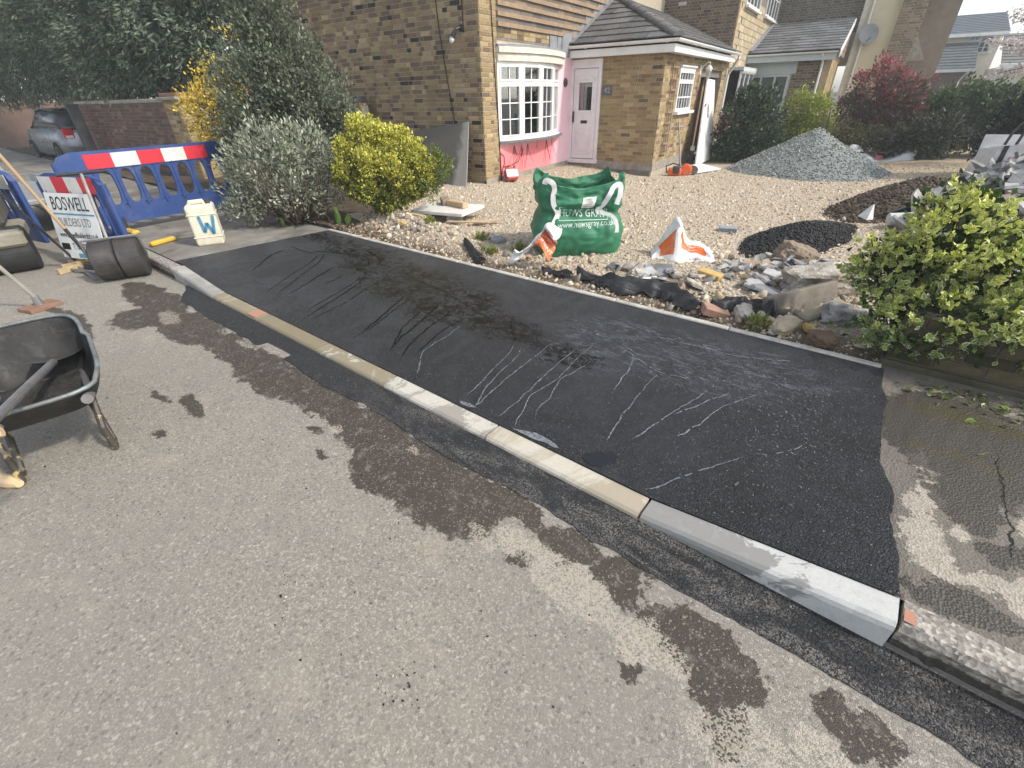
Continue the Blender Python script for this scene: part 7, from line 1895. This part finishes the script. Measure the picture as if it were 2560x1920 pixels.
# long wooden handled broom leaning on the roller machine
t = leaning('long_broom', 'long wooden handled broom leaning against the machine at the left', 'broom', (-6.93, 1.00, .03), (-7.0, .66, 1.42), [('handle', .32, 1, .017, ASH), ('socket', .06, .32, .019, BLACKM)])
mb = MB(); mb.cbox((-.16, -.035, -.03), (.16, .035, .05), .01, R3('Z', .5)); mb.build('brush_head', surf('brush_black', (.03, .028, .026), (.05, .05, .05), 30, .9), t)
for (p, q, lab) in (((-7.25, .86, .03), (-6.45, .86, .03), 'asphalt rake pole lying behind the roller, farther one'), ((-7.1, .78, .03), (-6.5, .98, .035), 'asphalt rake pole lying behind the roller, nearer one'), ((-7.35, .9, .03), (-7.2, .55, .95), 'dark tool pole propped beside the wooden broom')):
    t = leaning('rake_pole', lab, 'tool', p, q, [('pole', 0, 1, .014, BLACKM if 'dark' in lab else STEEL)])
    dd = Vector(q) - Vector(p); mb = MB(); mb.box((-.02, -.12, -.025), (.02, .12, .03), R3('Z', atan2(dd.y, dd.x))); mb.build('rake_head', surf('rake_wood', (.5, .38, .22), None, 8), t)

# compact roller machine, mostly outside the frame
t = thing('ride_on_roller', 'khaki ride on roller with black drum and mesh guard at the left edge', 'roller', (-7.85, .25, 0), radians(80))
KH = surf('khaki_paint', (.27, .25, .19), (.21, .195, .15), 4, .6, .2, 40, dirt=(.13, .12, .1), dscale=5, damt=.7)
mb = MB(); mb.lathe([(.02, -.42), (.22, -.42), (.24, -.40), (.24, .40), (.22, .42), (.02, .42)], 36, T3(0, -.16, .24) @ R3('Y', pi / 2)); mb.build('drum', surf('black_drum', (.025, .025, .026), (.04, .04, .04), 9, .6), t)
mb = MB(); mb.cbox((-.50, -.44, .30), (.42, .5, .46), .03); mb.build('chassis', KH, t)
mb = MB(); mb.cbox((-.55, -.1, .46), (.30, .9, .95), .05); mb.build('engine_cover', surf('dark_khaki', (.13, .125, .10), (.1, .095, .08), 4, .7), t)
mb = MB()
for k in range(9): mb.box((-.42 + .075 * k, -.128, .50), (-.405 + .075 * k, -.116, .80))
for k in range(6): mb.box((-.42, -.130, .50 + .057 * k), (.195, -.118, .512 + .057 * k))
mb.build('mesh_guard', surf('mesh_white', (.55, .53, .48), (.42, .4, .36), 9, .6), t)
mb = MB(); mb.box((-.40, -.112, .51), (.18, -.104, .79)); mb.build('radiator', surf('radiator_red', (.22, .12, .11), (.12, .1, .1), 12, .8), t)
mb = MB(); mb.cbox((-.06, -.16, .86), (.10, -.12, .98), .01); mb.build('plate', WHR, t)
mb = MB(); mb.tube([(-.3, .0, .95), (-.3, .02, 1.25), (.2, .02, 1.25), (.2, 0, .95)], .02, 8); mb.build('roll_bar', KH, t)

# plant trailer behind the barriers
t = thing('plant_trailer', 'grey plant trailer with round mudguard parked beyond the barriers', 'trailer', (-10.75, .95, 0), radians(6))
TG = surf('galvanised_steel', (.34, .35, .35), (.26, .27, .27), 6, .5, .1, 40, .5, .4)
mb = MB(); mb.cbox((-1.3, -.62, .42), (1.3, .62, .50), .02); mb.build('deck', TG, t)
for s_ in (-1, 1):
    mb = MB(); mb.box((-1.3, s_ * .66 - .02, .50), (1.3, s_ * .66 + .02, .62)); mb.build('side_rail', TG, t)
    mb = MB(); n = 14
    vs = []
    for k in range(n + 1):
        a = pi * k / n
        for r in (.40, .42):
            for y in (s_ * .68, s_ * .90): vs.append((.2 + r * cos(a), y, .33 + r * sin(a)))
    fs = []
    for k in range(n):
        a, b = 4 * k, 4 * k + 4; fs += [(a, a + 1, b + 1, b), (a + 2, b + 2, b + 3, a + 3), (a, b, b + 2, a + 2), (a + 1, a + 3, b + 3, b + 1)]
    mb.add(vs, fs); mb.build('mudguard', surf('dark_mudguard', (.07, .075, .08), (.1, .1, .1), 6, .6), t, smooth=True)
    mb = MB(); mb.lathe([(.18, -.08), (.32, -.08), (.335, -.04), (.335, .04), (.32, .08), (.18, .08)], 24, T3(.2, s_ * .79, .335) @ R3('X', pi / 2)); w = mb.build('wheel', surf('trailer_tyre', (.025, .025, .025), None, 9, .9), t)
    mb = MB(); mb.lathe([(.02, -.05), (.17, -.085), (.17, .085), (.02, .05)], 16, T3(.2, s_ * .79, .335) @ R3('X', pi / 2)); mb.build('rim', TG, w)
mb = MB(); mb.prism([(0, 0), (.42, 0), (.0, .62)], .05, T3(1.25, -.55, .5) @ R3('Z', radians(-60)) @ R3('X', pi / 2)); mb.build('gusset_plate', surf('dark_plate', (.05, .055, .06), (.08, .08, .085), 5, .6), t)
mb = MB(); mb.box((1.2, -.62, .50), (1.27, -.5, 1.14)); mb.build('corner_post', TG, t)
mb = MB(); mb.tube([(1.2, -.1, .5), (1.1, -.3, 1.7)], .03, 6); mb.build('ramp_strut', TG, t)
# dark post
t = thing('dark_post', 'dark square post standing before the red brick wall', 'post', (-17.6, 3.62, .1))
mb = MB(); mb.box((-.11, -.11, 0), (.11, .11, 1.5)); mb.build('post', surf('dark_post', (.035, .035, .038), (.05, .05, .05), 8, .8), t); mb = MB(); mb.box((-.13, -.13, 1.5), (.13, .13, 1.54)); mb.build('cap', BLACKM, t)

# parked car: only its tail shows
t = thing('parked_car', 'silver grey car parked far down the road, tail towards us', 'car', (-22.4, 4.30, .03), radians(3))
CARP = surf('silver_paint', (.19, .20, .22), (.17, .18, .2), 2, .25, .02, 20, .6, .5); CGL = surf('car_glass', (.03, .035, .04), None, 4, .08, 0, 20, .6)
def loft(mb, secs):
    n = len(secs[0]); vs = [p for s in secs for p in s]
    mb.add(vs, [(i * n + k, i * n + (k + 1) % n, (i + 1) * n + (k + 1) % n, (i + 1) * n + k) for i in range(len(secs) - 1) for k in range(n)] + [tuple(range(n))[::-1], tuple(range((len(secs) - 1) * n, len(secs) * n))])
def sec(x, w, z0, z1, wt): return [(x, -w, z0 + .08), (x, -w * .92, z0), (x, w * .92, z0), (x, w, z0 + .08), (x, w, (z0 + z1) / 2), (x, wt, z1), (x, -wt, z1), (x, -w, (z0 + z1) / 2)]
mb = MB(); loft(mb, [sec(2.15, .70, .32, .86, .68), sec(2.05, .82, .25, .95, .74), sec(1.6, .87, .22, .98, .8), sec(0, .88, .2, .98, .82), sec(-1.5, .87, .22, .92, .8), sec(-2.0, .8, .26, .78, .7), sec(-2.1, .65, .34, .66, .6)]); mb.build('body', CARP, t, smooth=True)
mb = MB(); loft(mb, [sec(2.0, .72, .93, 1.0, .66), sec(1.55, .74, .95, 1.43, .58), sec(.3, .75, .95, 1.5, .60), sec(-.5, .75, .95, 1.42, .58), sec(-1.2, .74, .93, .98, .66)]); mb.build('glasshouse', CGL, t, smooth=True)
mb = MB(); loft(mb, [sec(1.58, .60, 1.42, 1.46, .56), sec(.3, .62, 1.47, 1.53, .58), sec(-.5, .6, 1.40, 1.45, .56)]); mb.build('roof', CARP, t, smooth=True)
for s_ in (-1, 1):
    mb = MB(); mb.cbox((1.99, s_ * .62 - .13, .72), (2.16, s_ * .62 + .13, 1.0), .03); tl = mb.build('tail_light', surf('tail_red', (.5, .02, .03), None, 5, .2, 0), t)
    mb = MB(); mb.cbox((2.1, s_ * .62 - .1, .74), (2.17, s_ * .62 + .08, .82), .01); mb.build('reversing_lamp', surf('lamp_clear', (.75, .72, .7), None, 5, .2, 0), tl)
    for x in (1.35, -1.35):
        mb = MB(); mb.lathe([(.19, -.09), (.31, -.1), (.32, -.06), (.32, .06), (.31, .1), (.19, .09)], 20, T3(x, s_ * .80, .32) @ R3('X', pi / 2)); w = mb.build('wheel', surf('car_tyre', (.02, .02, .02), None, 5, .9), t)
        mb = MB(); mb.lathe([(.02, -.06), (.19, -.095), (.19, .095), (.02, .06)], 14, T3(x, s_ * .80, .32) @ R3('X', pi / 2)); mb.build('rim', TG, w)
mb = MB(); mb.cbox((2.12, -.78, .30), (2.2, .78, .52), .03); mb.build('bumper', surf('bumper_grey', (.12, .125, .13), None, 5, .5), t)
mb = MB(); mb.box((2.165, -.26, .62), (2.175, .26, .73)); mb.build('number_plate', surf('plate_yellow', (.6, .5, .1), None, 5), t)

# ------------------------------------------------------------------ garden walls
REDB = [(.15, .085, .07), (.12, .07, .06), (.18, .105, .085), (.10, .07, .065), (.21, .15, .12)]; REDW = [.3, .25, .2, .15, .1]
wl = House('garden_wall', 'old red brick garden wall under the conifer', (-12.3, 5.6, .05), 'wall')
mb = MB(); mb.box((-18.0, 5.6, 0), (-12.7, 5.83, 1.62)); wl.put(mb, 'wall_core', surf('old_mortar', (.21, .18, .15), (.16, .14, .12), 9, .95, .5, 90))
wl.lay('B', 5.6, -18, -12.72, .1, 1.62, pal=REDB, w=REDW)
for k in range(6):
    mb = MB(); mb.cbox((-12.75 - .88 * (k + 1), 5.55, 1.62), (-12.75 - .88 * k - .01, 5.88, 1.70), .012); wl.put(mb, 'coping', CONC)
wl.finish(300, lambda b: -b[2])
pr = House('gate_pier', 'buff brick gate pier with capping beside the forsythia', (-12.35, 5.5, .05), 'pier')
mb = MB(); mb.box((-12.70, 5.48, 0), (-12.0, 6.1, 1.66)); pr.put(mb, 'pier_core', MORTAR)
pr.lay('B', 5.48, -12.70, -12.0, .1, 1.66, pal=BUFF, w=BUFFW, flemish=False); pr.lay('A', -12.0, 5.48, 6.1, .1, 1.66, pal=BUFF, w=BUFFW, flemish=False)
mb = MB(); mb.cbox((-12.78, 5.40, 1.66), (-11.92, 6.18, 1.72), .01); pr.put(mb, 'cap_slab', CONC); mb = MB(); mb.cbox((-12.72, 5.46, 1.72), (-11.98, 6.12, 1.79), .01); pr.put(mb, 'cap_tile', surf('red_cap', (.25, .13, .09), None, 8))
pr.finish(300, lambda b: b[3])
# stub wall meeting the gable
sw_ = House('stub_wall', 'short capped brick wall meeting the gable behind the shrubs', (-9.0, 7.6, .1), 'wall')
mb = MB(); mb.box((-10.2, 7.48, .0), (-8.74, 7.70, 1.50)); sw_.put(mb, 'wall_core', MORTAR); sw_.lay('B', 7.48, -10.2, -8.74, .1, 1.5, pal=BUFF, w=BUFFW, flemish=False)
mb = MB(); mb.box((-10.2, 7.45, 1.50), (-8.72, 7.73, 1.535)); sw_.put(mb, 'tile_creasing', surf('red_cap', (.25, .13, .09), None, 8))
for k in range(18):
    mb = MB(); mb.cur = random.choice([(.09, .085, .085), (.13, .11, .1), (.07, .07, .075)]); mb.cbox((-10.2 + .08 * k, 7.46, 1.535), (-10.2 + .08 * k + .068, 7.72, 1.65), .006); sw_.put(mb, 'coping_brick', BRICK)
sw_.finish(160, lambda b: -b[2])
# low brick wall in the right foreground (runs along the path)
class PWall(House):
    def __init__(s, name, label, base, cat): s.base = Vector(base); s.e = thing(name, label, cat, base, 0); s.bricks = []
lw = PWall('low_brick_wall', 'low mossy brick wall, darkened by painted shade, under the variegated shrub', (.3, 3.40, .1), 'wall')
mb = MB(); mb.box((.24, 3.405, .0), (6, 3.62, .46)); lw.put(mb, 'wall_core', surf('dark_mortar', (.12, .105, .08), (.09, .08, .06), 9, .95, .5, 90))
lw.lay('B', 3.405, .24, 4.2, .165, .46, pal=[(.10, .085, .05), (.08, .068, .042), (.12, .098, .058), (.065, .056, .036)], w=[.35, .3, .2, .15], flemish=False)  # shade under the bush painted into the mossy brick colours
mb = MB(); mb.cbox((.22, 3.37, .02), (6, 3.6, .155), .01); lw.put(mb, 'footing', surf('mossy_footing', (.10, .088, .065), (.055, .052, .03), 5, .95, .6, 60))
lw.finish(300, lambda b: b[2])
# ------------------------------------------------------------------ neighbouring houses
SHADEB = [(.17, .13, .09), (.14, .105, .075), (.20, .155, .105), (.115, .09, .07), (.09, .075, .065)]; SHADEW = [.3, .25, .2, .15, .1]  # darker bricks: shade of the neighbour's road-facing walls painted into the palette
PALEBL = surf('pale_blue_grey_paint', (.52, .57, .57), (.46, .51, .51), 3, .5, .05, 30)
def simple_window(H, plane, pos, u0, u1, z0, z1, nu=3, nv=2, name='window', mat=None, out=.03):
    def bx(mb, a, b, c, d, y0, y1):
        if plane == 'B': mb.box((a, pos - y1, c), (b, pos - y0, d))
        else: mb.box((pos + y0, a, c), (pos + y1, b, d))
    mat = mat or WHITE
    mb = MB(); e = .06
    bx(mb, u0, u0 + e, z0, z1, -.02, out); bx(mb, u1 - e, u1, z0, z1, -.02, out); bx(mb, u0 + e, u1 - e, z0, z0 + e, -.02, out); bx(mb, u0 + e, u1 - e, z1 - e, z1, -.02, out)
    w = H.put(mb, name, mat)
    mb = MB(); bx(mb, u0 - .05, u1 + .05, z0 - .06, z0 - .002, .0, out + .07); H.sub(mb, 'sill', mat, w)
    for i in range(1, nu):
        u = lerp(u0, u1, i / nu); mb = MB(); bx(mb, u - .03, u + .03, z0 + e, z1 - e, -.015, out - .008); H.sub(mb, 'mullion', mat, w)
    for j in range(1, nv):
        z = lerp(z0, z1, j / nv); mb = MB(); bx(mb, u0 + e, u1 - e, z - .012, z + .012, -.01, out - .014); H.sub(mb, 'glazing_bar', mat, w)
    mb = MB(); bx(mb, u0 + e, u1 - e, z0 + e, z1 - e, -.012, .004); H.sub(mb, 'pane', surf('dark_window_pane', (.045, .05, .055), (.07, .075, .08), 1.5, .06, 0, 10, .6), w)
    return w
NA = -3.757
nb = House('neighbour_house', 'brick and tile hung neighbouring house with a tiled lean to garage', (NA, 17.45, -.1))
mb = MB(); wall_box(mb, 'B', 17.45, -12, NA, -.2, 6.5); nb.put(mb, 'gable_wall', MORTAR)
nb.lay('B', 17.45, -7.2, NA, 2.2, 5.2, pal=SHADEB, w=SHADEW)
mb = MB(); mb.box((-5.5, 17.435, 3.78), (-5.27, 17.445, 3.86)); nb.put(mb, 'air_brick', surf('pale_airbrick', (.6, .6, .58), None, 9))
mb = MB(); wall_box(mb, 'A', NA, 17.66, 24.2, -.2, 6.5); nb.put(mb, 'side_wall', surf('side_wall_timber', (.2, .17, .12), None, 6))
SHG = surf('wall_shingle', (1, 1, 1), None, 14, .9, .4, 60, attr=True)
shm = []
for k in range(8):
    m = MB(); f_ = random.uniform(.75, 1.15); m.cur = tuple(v * f_ for v in (.40, .33, .22)); m.box((0, 0, 0), (.018, .30, .185), R3('Y', radians(-4))); o = m.build('wall_shingle', SHG, nb.e); shm.append(o.data); o.location = Vector((NA + .006, 17.62, 2.1 + .165 * k)) - nb.base
for r in range(11):
    for c in range(21):
        y = 17.62 + .305 * c + (.15 if r % 2 else 0); z = 2.1 + .165 * r
        if r < 8 and c == 0: continue
        o = bpy.data.objects.new('wall_shingle', random.choice(shm)); COL.objects.link(o); o.parent = nb.e; o.location = Vector((NA + .006 + random.random() * .004, y, z + random.uniform(-.006, .006))) - nb.base
mb = MB(); mb.cur = (.5, .4, .25); mb.box((NA - .02, 17.44, 2.2), (NA + .025, 17.60, 6)); nb.put(mb, 'corner_strip', surf('corner_brick_edge', (.45, .33, .2), (.3, .22, .14), 9, .9))
mb = MB(); mb.box((NA - .02, 24.02, 2.2), (NA + .03, 24.2, 6)); nb.put(mb, 'corner_strip', surf('corner_brick_edge', (.45, .33, .2), (.3, .22, .14), 9, .9))
simple_window(nb, 'A', NA + .03, 18.1, 20.2, 3.72, 4.9, 4, 2); simple_window(nb, 'A', NA + .03, 21.4, 23.8, 3.74, 4.9, 4, 2)
# bay with scalloped hood
simple_window(nb, 'A', NA + .34, 17.75, 19.9, .85, 2.10, 3, 2, 'bay_window')
mb = MB(); mb.box((NA + .01, 17.7, 2.12), (NA + .42, 19.95, 2.2)); nb.put(mb, 'bay_hood', PALEBL)
for k in range(14):
    mb = MB(); mb.prism([(-.06, 0), (.06, 0), (.0, -.1)], .012, T3(NA + .41, 17.8 + .155 * k, 2.12) @ R3('Z', pi / 2) @ R3('X', pi / 2)); nb.put(mb, 'hood_scallop', WHITE)
mb = MB(); mb.box((NA + .01, 17.75, .0), (NA + .30, 19.9, .83)); nb.put(mb, 'bay_base', MORTAR)
# lean-to garage
GY, GX0, GX1 = 20.3, NA + .02, -1.45
mb = MB(); wall_box(mb, 'B', GY, GX0, GX1, -.2, 2.4, [(GX0 + .1, -2.35, -.2, 2.02)]); nb.put(mb, 'garage_wall', MORTAR)
nb.lay('B', GY, -2.3, GX1, 1.1, 2.4, pal=SHADEB, w=SHADEW, flemish=False); nb.lay('A', GX1 + .2, GY + .2, 24, 1.4, 2.4, pal=BUFF, w=BUFFW, flemish=False)
mb = MB(); wall_box(mb, 'A', GX1 + .2, GY, 24.1, -.2, 2.5); nb.put(mb, 'garage_side', surf('garage_side_buff', (.45, .35, .2), None, 6))
mb = MB(); mb.box((GX0, GY - .035, 2.03), (-2.2, GY - .003, 2.4)); nb.put(mb, 'door_head', PALEBL)
dr = simple_window(nb, 'B', GY, GX0 + .1, -2.35, -.1, 2.02, 3, 1, 'glazed_door', PALEBL)
mb = MB(); mb.box((GX0 - .02, 19.98, 2.36), (-1.16, 20.02, 2.52)); nb.put(mb, 'fascia', PALEBL)
nb.put(gutter([(GX0, 19.93, 2.58), (-1.14, 19.93, 2.58)]), 'gutter', WHITE)
mb = MB(); mb.tube([(-1.55, 19.93, 2.52), (-1.5, 20.22, 2.3), (-1.5, 20.24, 0)], .036, 8); nb.put(mb, 'downpipe', WHITE)
rp = math.atan2(1.0, 3.3); ry0, rz0 = 19.92, 2.60; SLn = hypot(3.4, 3.4 * tan(rp))
mb = MB(); mb.add([(GX0, ry0, rz0 - .03), (-1.12, ry0, rz0 - .03), (-1.12, ry0 + 3.4, rz0 - .03 + 3.4 * tan(rp)), (GX0, ry0 + 3.4, rz0 - .03 + 3.4 * tan(rp))], [(0, 1, 2, 3)]); nroof = nb.put(mb, 'lean_to_roof', surf('roof_underlay', (.05, .05, .05), None, 10))
tiled_slope(nb, nroof, [(0, 0), (2.62, 0), (2.62, SLn), (0, SLn)], (GX0, ry0, rz0), (1, 0, 0), (0, cos(rp), sin(rp)), .31, .33, .022, [(.12, .125, .135), (.10, .105, .115), (.14, .145, .15)])
mb = MB(); mb.box((GX0, ry0 + .1, rz0 + .06), (GX0 + .14, ry0 + 3.3, rz0 + .075), Matrix.Translation((0, ry0, rz0)) @ R3('X', rp) @ Matrix.Translation((0, -ry0, -rz0))); nb.put(mb, 'abutment_flashing', LEAD)
# verge with boarding
mb = MB(); vs = [(-1.10, ry0, rz0 - .2), (-1.10, ry0 + 3.4, rz0 - .2 + 3.4 * tan(rp)), (-1.10, ry0 + 3.4, rz0 + .0 + 3.4 * tan(rp)), (-1.10, ry0, rz0 + .0)]; mb.add(vs + [(x + .03, y, z) for x, y, z in vs], [(3, 2, 1, 0), (4, 5, 6, 7), (0, 1, 5, 4), (2, 3, 7, 6), (1, 2, 6, 5), (3, 0, 4, 7)]); nb.put(mb, 'bargeboard', WHITE)
for k in range(6):
    z = 2.5 + .15 * k; y0 = ry0 + max(.2, (z - 2.35) / tan(rp)); mb = MB(); mb.box((-1.14, y0, z), (-1.11, 23.4, z + .135)); nb.put(mb, 'side_board', surf('brown_boarding', (.22, .17, .13), (.17, .13, .1), 6, .85))
mb = MB(); wall_box(mb, 'B', 24.2, NA - 6, -.95, 2.3, 6.8); nb.put(mb, 'rear_gable', MORTAR)
nb.lay('B', 24.2, NA, -.95, 3.3, 5.4, pal=[(.15, .135, .12), (.13, .115, .1), (.17, .155, .135), (.10, .095, .09)], w=[.3, .3, .2, .2])
nb.finish(300, lambda b: (b[1] > 20) * 10 + abs(b[3] - 3.3) - (b[2] > -6) * 3)
# cream rendered house with chimney stack
ch = House('cream_house', 'tall cream rendered house end with brick chimney breast and satellite dish', (-.3, 24.0, -.1))
CREAM = surf('cream_render', (.66, .60, .42), (.60, .54, .38), 2, .9, .2, 60, dirt=(.5, .45, .32), dscale=1.5, damt=.4)
mb = MB(); mb.box((-.94, 23.9, -.2), (.10, 26, 6.8)); ch.put(mb, 'rendered_wall', CREAM)
mb = MB(); mb.box((-.99, 23.84, 1.0), (-.86, 23.95, 6.8)); ch.put(mb, 'corner_board', OFFW); mb = MB(); mb.tube([(-.72, 23.84, 6.8), (-.72, 23.84, .0)], .04, 8); ch.put(mb, 'downpipe', WHITE)
mb = MB(); mb.box((.10, 23.6, -.2), (.80, 25, 6.8)); ch.put(mb, 'chimney_breast', MORTAR)
ch.lay('B', 23.6, .10, .80, 1.5, 5.2, pal=[(.24, .185, .125), (.20, .155, .11), (.28, .215, .145), (.16, .125, .095)], w=[.3, .3, .2, .2])
mb = MB(); mb.prism([(.80, 0), (1.25, 0), (.80, .75)], .6, T3(0, 24.2, 2.35) @ R3('X', pi / 2)); ch.put(mb, 'chimney_shoulder', CONC)
mb = MB(); mb.box((.80, 24.6, -.2), (1.75, 28, 4.35)); ch.put(mb, 'recessed_wall', surf('recess_brick_dark', (.24, .195, .15), (.19, .155, .12), 5, .95, .6, 30))
mb = MB(); mb.box((.80, 24.25, 4.35), (1.85, 24.6, 4.50)); ch.put(mb, 'eaves', WHITE); mb = MB(); mb.box((.75, 24.2, 4.5), (1.95, 27, 4.62), R3('X', 0)); ch.put(mb, 'roof_edge', surf('roof_slate_plain', (.1, .105, .115), None, 6))
ch.finish(300, lambda b: b[3])
Dp = Vector((-.62, 23.72, 3.18))
mb = MB(); Md = Matrix.Translation(Dp) @ R3('Z', radians(20)) @ R3('X', radians(80))
mb.lathe([(.001, .0), (.12, .012), (.22, .04), (.29, .075), (.295, .08), (.285, .08), (.22, .05), (.12, .02), (.001, .008)], 26, Md, False); dish = ch.put(mb, 'satellite_dish', surf('dish_grey', (.22, .23, .24), (.28, .29, .3), 5, .5), smooth=True)
mb = MB(); mb.tube([Dp, Dp + Vector((-.05, .15, .05)), Dp + Vector((-.25, .15, .12))], .02, 6); mb.tube([Dp + Vector((0, -.02, -.25)), Dp + Vector((.12, -.3, -.12))], .012, 5); ch.sub(mb, 'bracket', BLACKM, dish)

# far house
fh = House('far_house', 'distant cream house with grey roofs beyond the laurel hedge', (3.6, 40, -.1))
mb = MB(); mb.box((1.9, 40.4, -.2), (5.2, 46, 4.0)); fh.put(mb, 'rendered_wall', surf('pale_cream_render', (.68, .64, .52), (.62, .58, .47), 1.5, .9))
FR = surf('far_roof_grey', (.13, .15, .17), (.11, .125, .145), 3, .9)
def courses(H, nm, a0, a1, b0, z0, b1, z1, n, mat, shear=0):
    root = None
    for k in range(n):
        t0, t1 = k / n, (k + 1.1) / n; mb = MB()
        y0, y1, za, zb = lerp(b0, b1, t0), lerp(b0, b1, t1), lerp(z0, z1, t0), lerp(z0, z1, t1)
        vs = [(a0, y0, za + .04), (a1, y0, za + .04), (a1, y1, zb), (a0, y1, zb), (a0, y0, za), (a1, y0, za), (a1, y1, zb - .03), (a0, y1, zb - .03)]
        mb.add(vs, [(0, 1, 2, 3), (4, 7, 6, 5), (4, 5, 1, 0), (5, 6, 2, 1), (7, 4, 0, 3)])
        if root is None: root = H.put(mb, nm, mat)
        else: H.sub(mb, 'tile_course', mat, root)
    return root
courses(fh, 'main_roof', 1.7, 5.35, 40.0, 3.98, 44, 5.15, 12, FR)
mb = MB(); mb.box((1.7, 39.95, 3.85), (5.35, 40.05, 4.0)); fh.put(mb, 'fascia', WHITE)
courses(fh, 'garage_roof', 2.2, 4.28, 37.6, 2.35, 40.3, 3.6, 9, surf('far_roof_dark', (.10, .11, .115), (.08, .09, .095), 3, .9))
mb = MB(); mb.box((2.2, 37.5, 2.2), (4.35, 37.6, 2.34)); fh.put(mb, 'fascia', WHITE)
mb = MB(); mb.box((2.35, 37.9, -.2), (4.1, 40, 2.3)); fh.put(mb, 'garage_wall', surf('far_brick', (.20, .125, .09), (.16, .1, .08), 4, .95))
mb = MB(); mb.tube([(4.1, 37.55, 2.3), (3.85, 37.8, 1.8), (3.85, 37.8, 0)], .04, 6); fh.put(mb, 'downpipe', WHITE)
simple_window(fh, 'B', 40.4, 4.3, 4.85, 3.1, 3.85, 2, 3, 'window', PALEBL); simple_window(fh, 'B', 40.4, 3.85, 4.25, 3.65, 3.9, 2, 1, 'window', PALEBL)
mb = MB(); mb.prism([(1.9, 0), (2.7, 0), (2.3, .45)], .3, T3(0, 39.9, 3.75) @ R3('X', pi / 2)); fh.put(mb, 'gablet', WHITE)
f2 = House('far_garage', 'distant low garage with striped grey roof at the right', (6, 34, -.1), 'garage')
mb = MB(); mb.box((4.9, 34.6, -.2), (9, 39, 2.3)); f2.put(mb, 'rendered_wall', surf('pale_cream_render', (.68, .64, .52), (.62, .58, .47), 1.5, .9))
courses(f2, 'roof', 4.75, 9, 34.2, 2.42, 37, 3.7, 10, surf('far_roof_brown', (.17, .165, .16), (.14, .135, .13), 3, .9)); mb = MB(); mb.box((4.75, 34.1, 2.2), (9, 34.2, 2.4)); f2.put(mb, 'fascia', WHITE)
# background closing the street to the left
plant('far_hedge', 'distant brown green hedge closing the road at the far left', 'hedge', (-44, 3, 0), [dict(blobs=[(-44, y, 2.0, 2.5, 2.6, 3.2) for y in (-14, -10, -6, -2, 2, 6, 10, 14)], n_cl=1600, per=10, spread=.25, size=.32, asp=.3, pal=[(.10, .085, .06), (.08, .09, .05), (.13, .10, .075)], shell=(.3, 1.0), lump=.2)], LEAF)
plant('far_trees', 'distant tree line beyond the yard on the far right', 'trees', (14, 50, 0), [dict(blobs=[(x, 52, 2.2, 3.5, 2.5, 2.6) for x in (10, 15, 20, 26)], n_cl=700, per=10, spread=.3, size=.4, asp=.3, pal=[(.07, .09, .05), (.09, .1, .06)], shell=(.3, 1.0), lump=.2)], LEAF)
mb = MB(); mb.box((-34, 5.8, -.1), (-33.8, 16, 1.8)); o = mb.build('far_fence', surf('far_fence_brown', (.17, .11, .085), (.13, .09, .07), 3, .9), loc=(0, -4, 0)); tag(o, 'distant brown fence across the end of the road', 'fence')
# ------------------------------------------------------------------ thin haze over the street, added to stand in for a lens veil
mb = MB(); mb.box((-60, -20, -1.2), (45, 62, 9.4))
hz_ = mb.build('haze', [])
tag(hz_, 'thin pale haze added over the street for a lens veil', 'haze', kind='stuff')
hm = bpy.data.materials.new('veil_haze'); hm.use_nodes = True; hn = hm.node_tree
for n_ in list(hn.nodes): hn.nodes.remove(n_)
ho = hn.nodes.new('ShaderNodeOutputMaterial'); hv = hn.nodes.new('ShaderNodeVolumePrincipled')
hv.inputs['Color'].default_value = (.90, .95, .96, 1); hv.inputs['Density'].default_value = .0032; hv.inputs['Anisotropy'].default_value = .2
hn.links.new(hv.outputs[0], ho.inputs['Volume']); hz_.data.materials.append(hm)
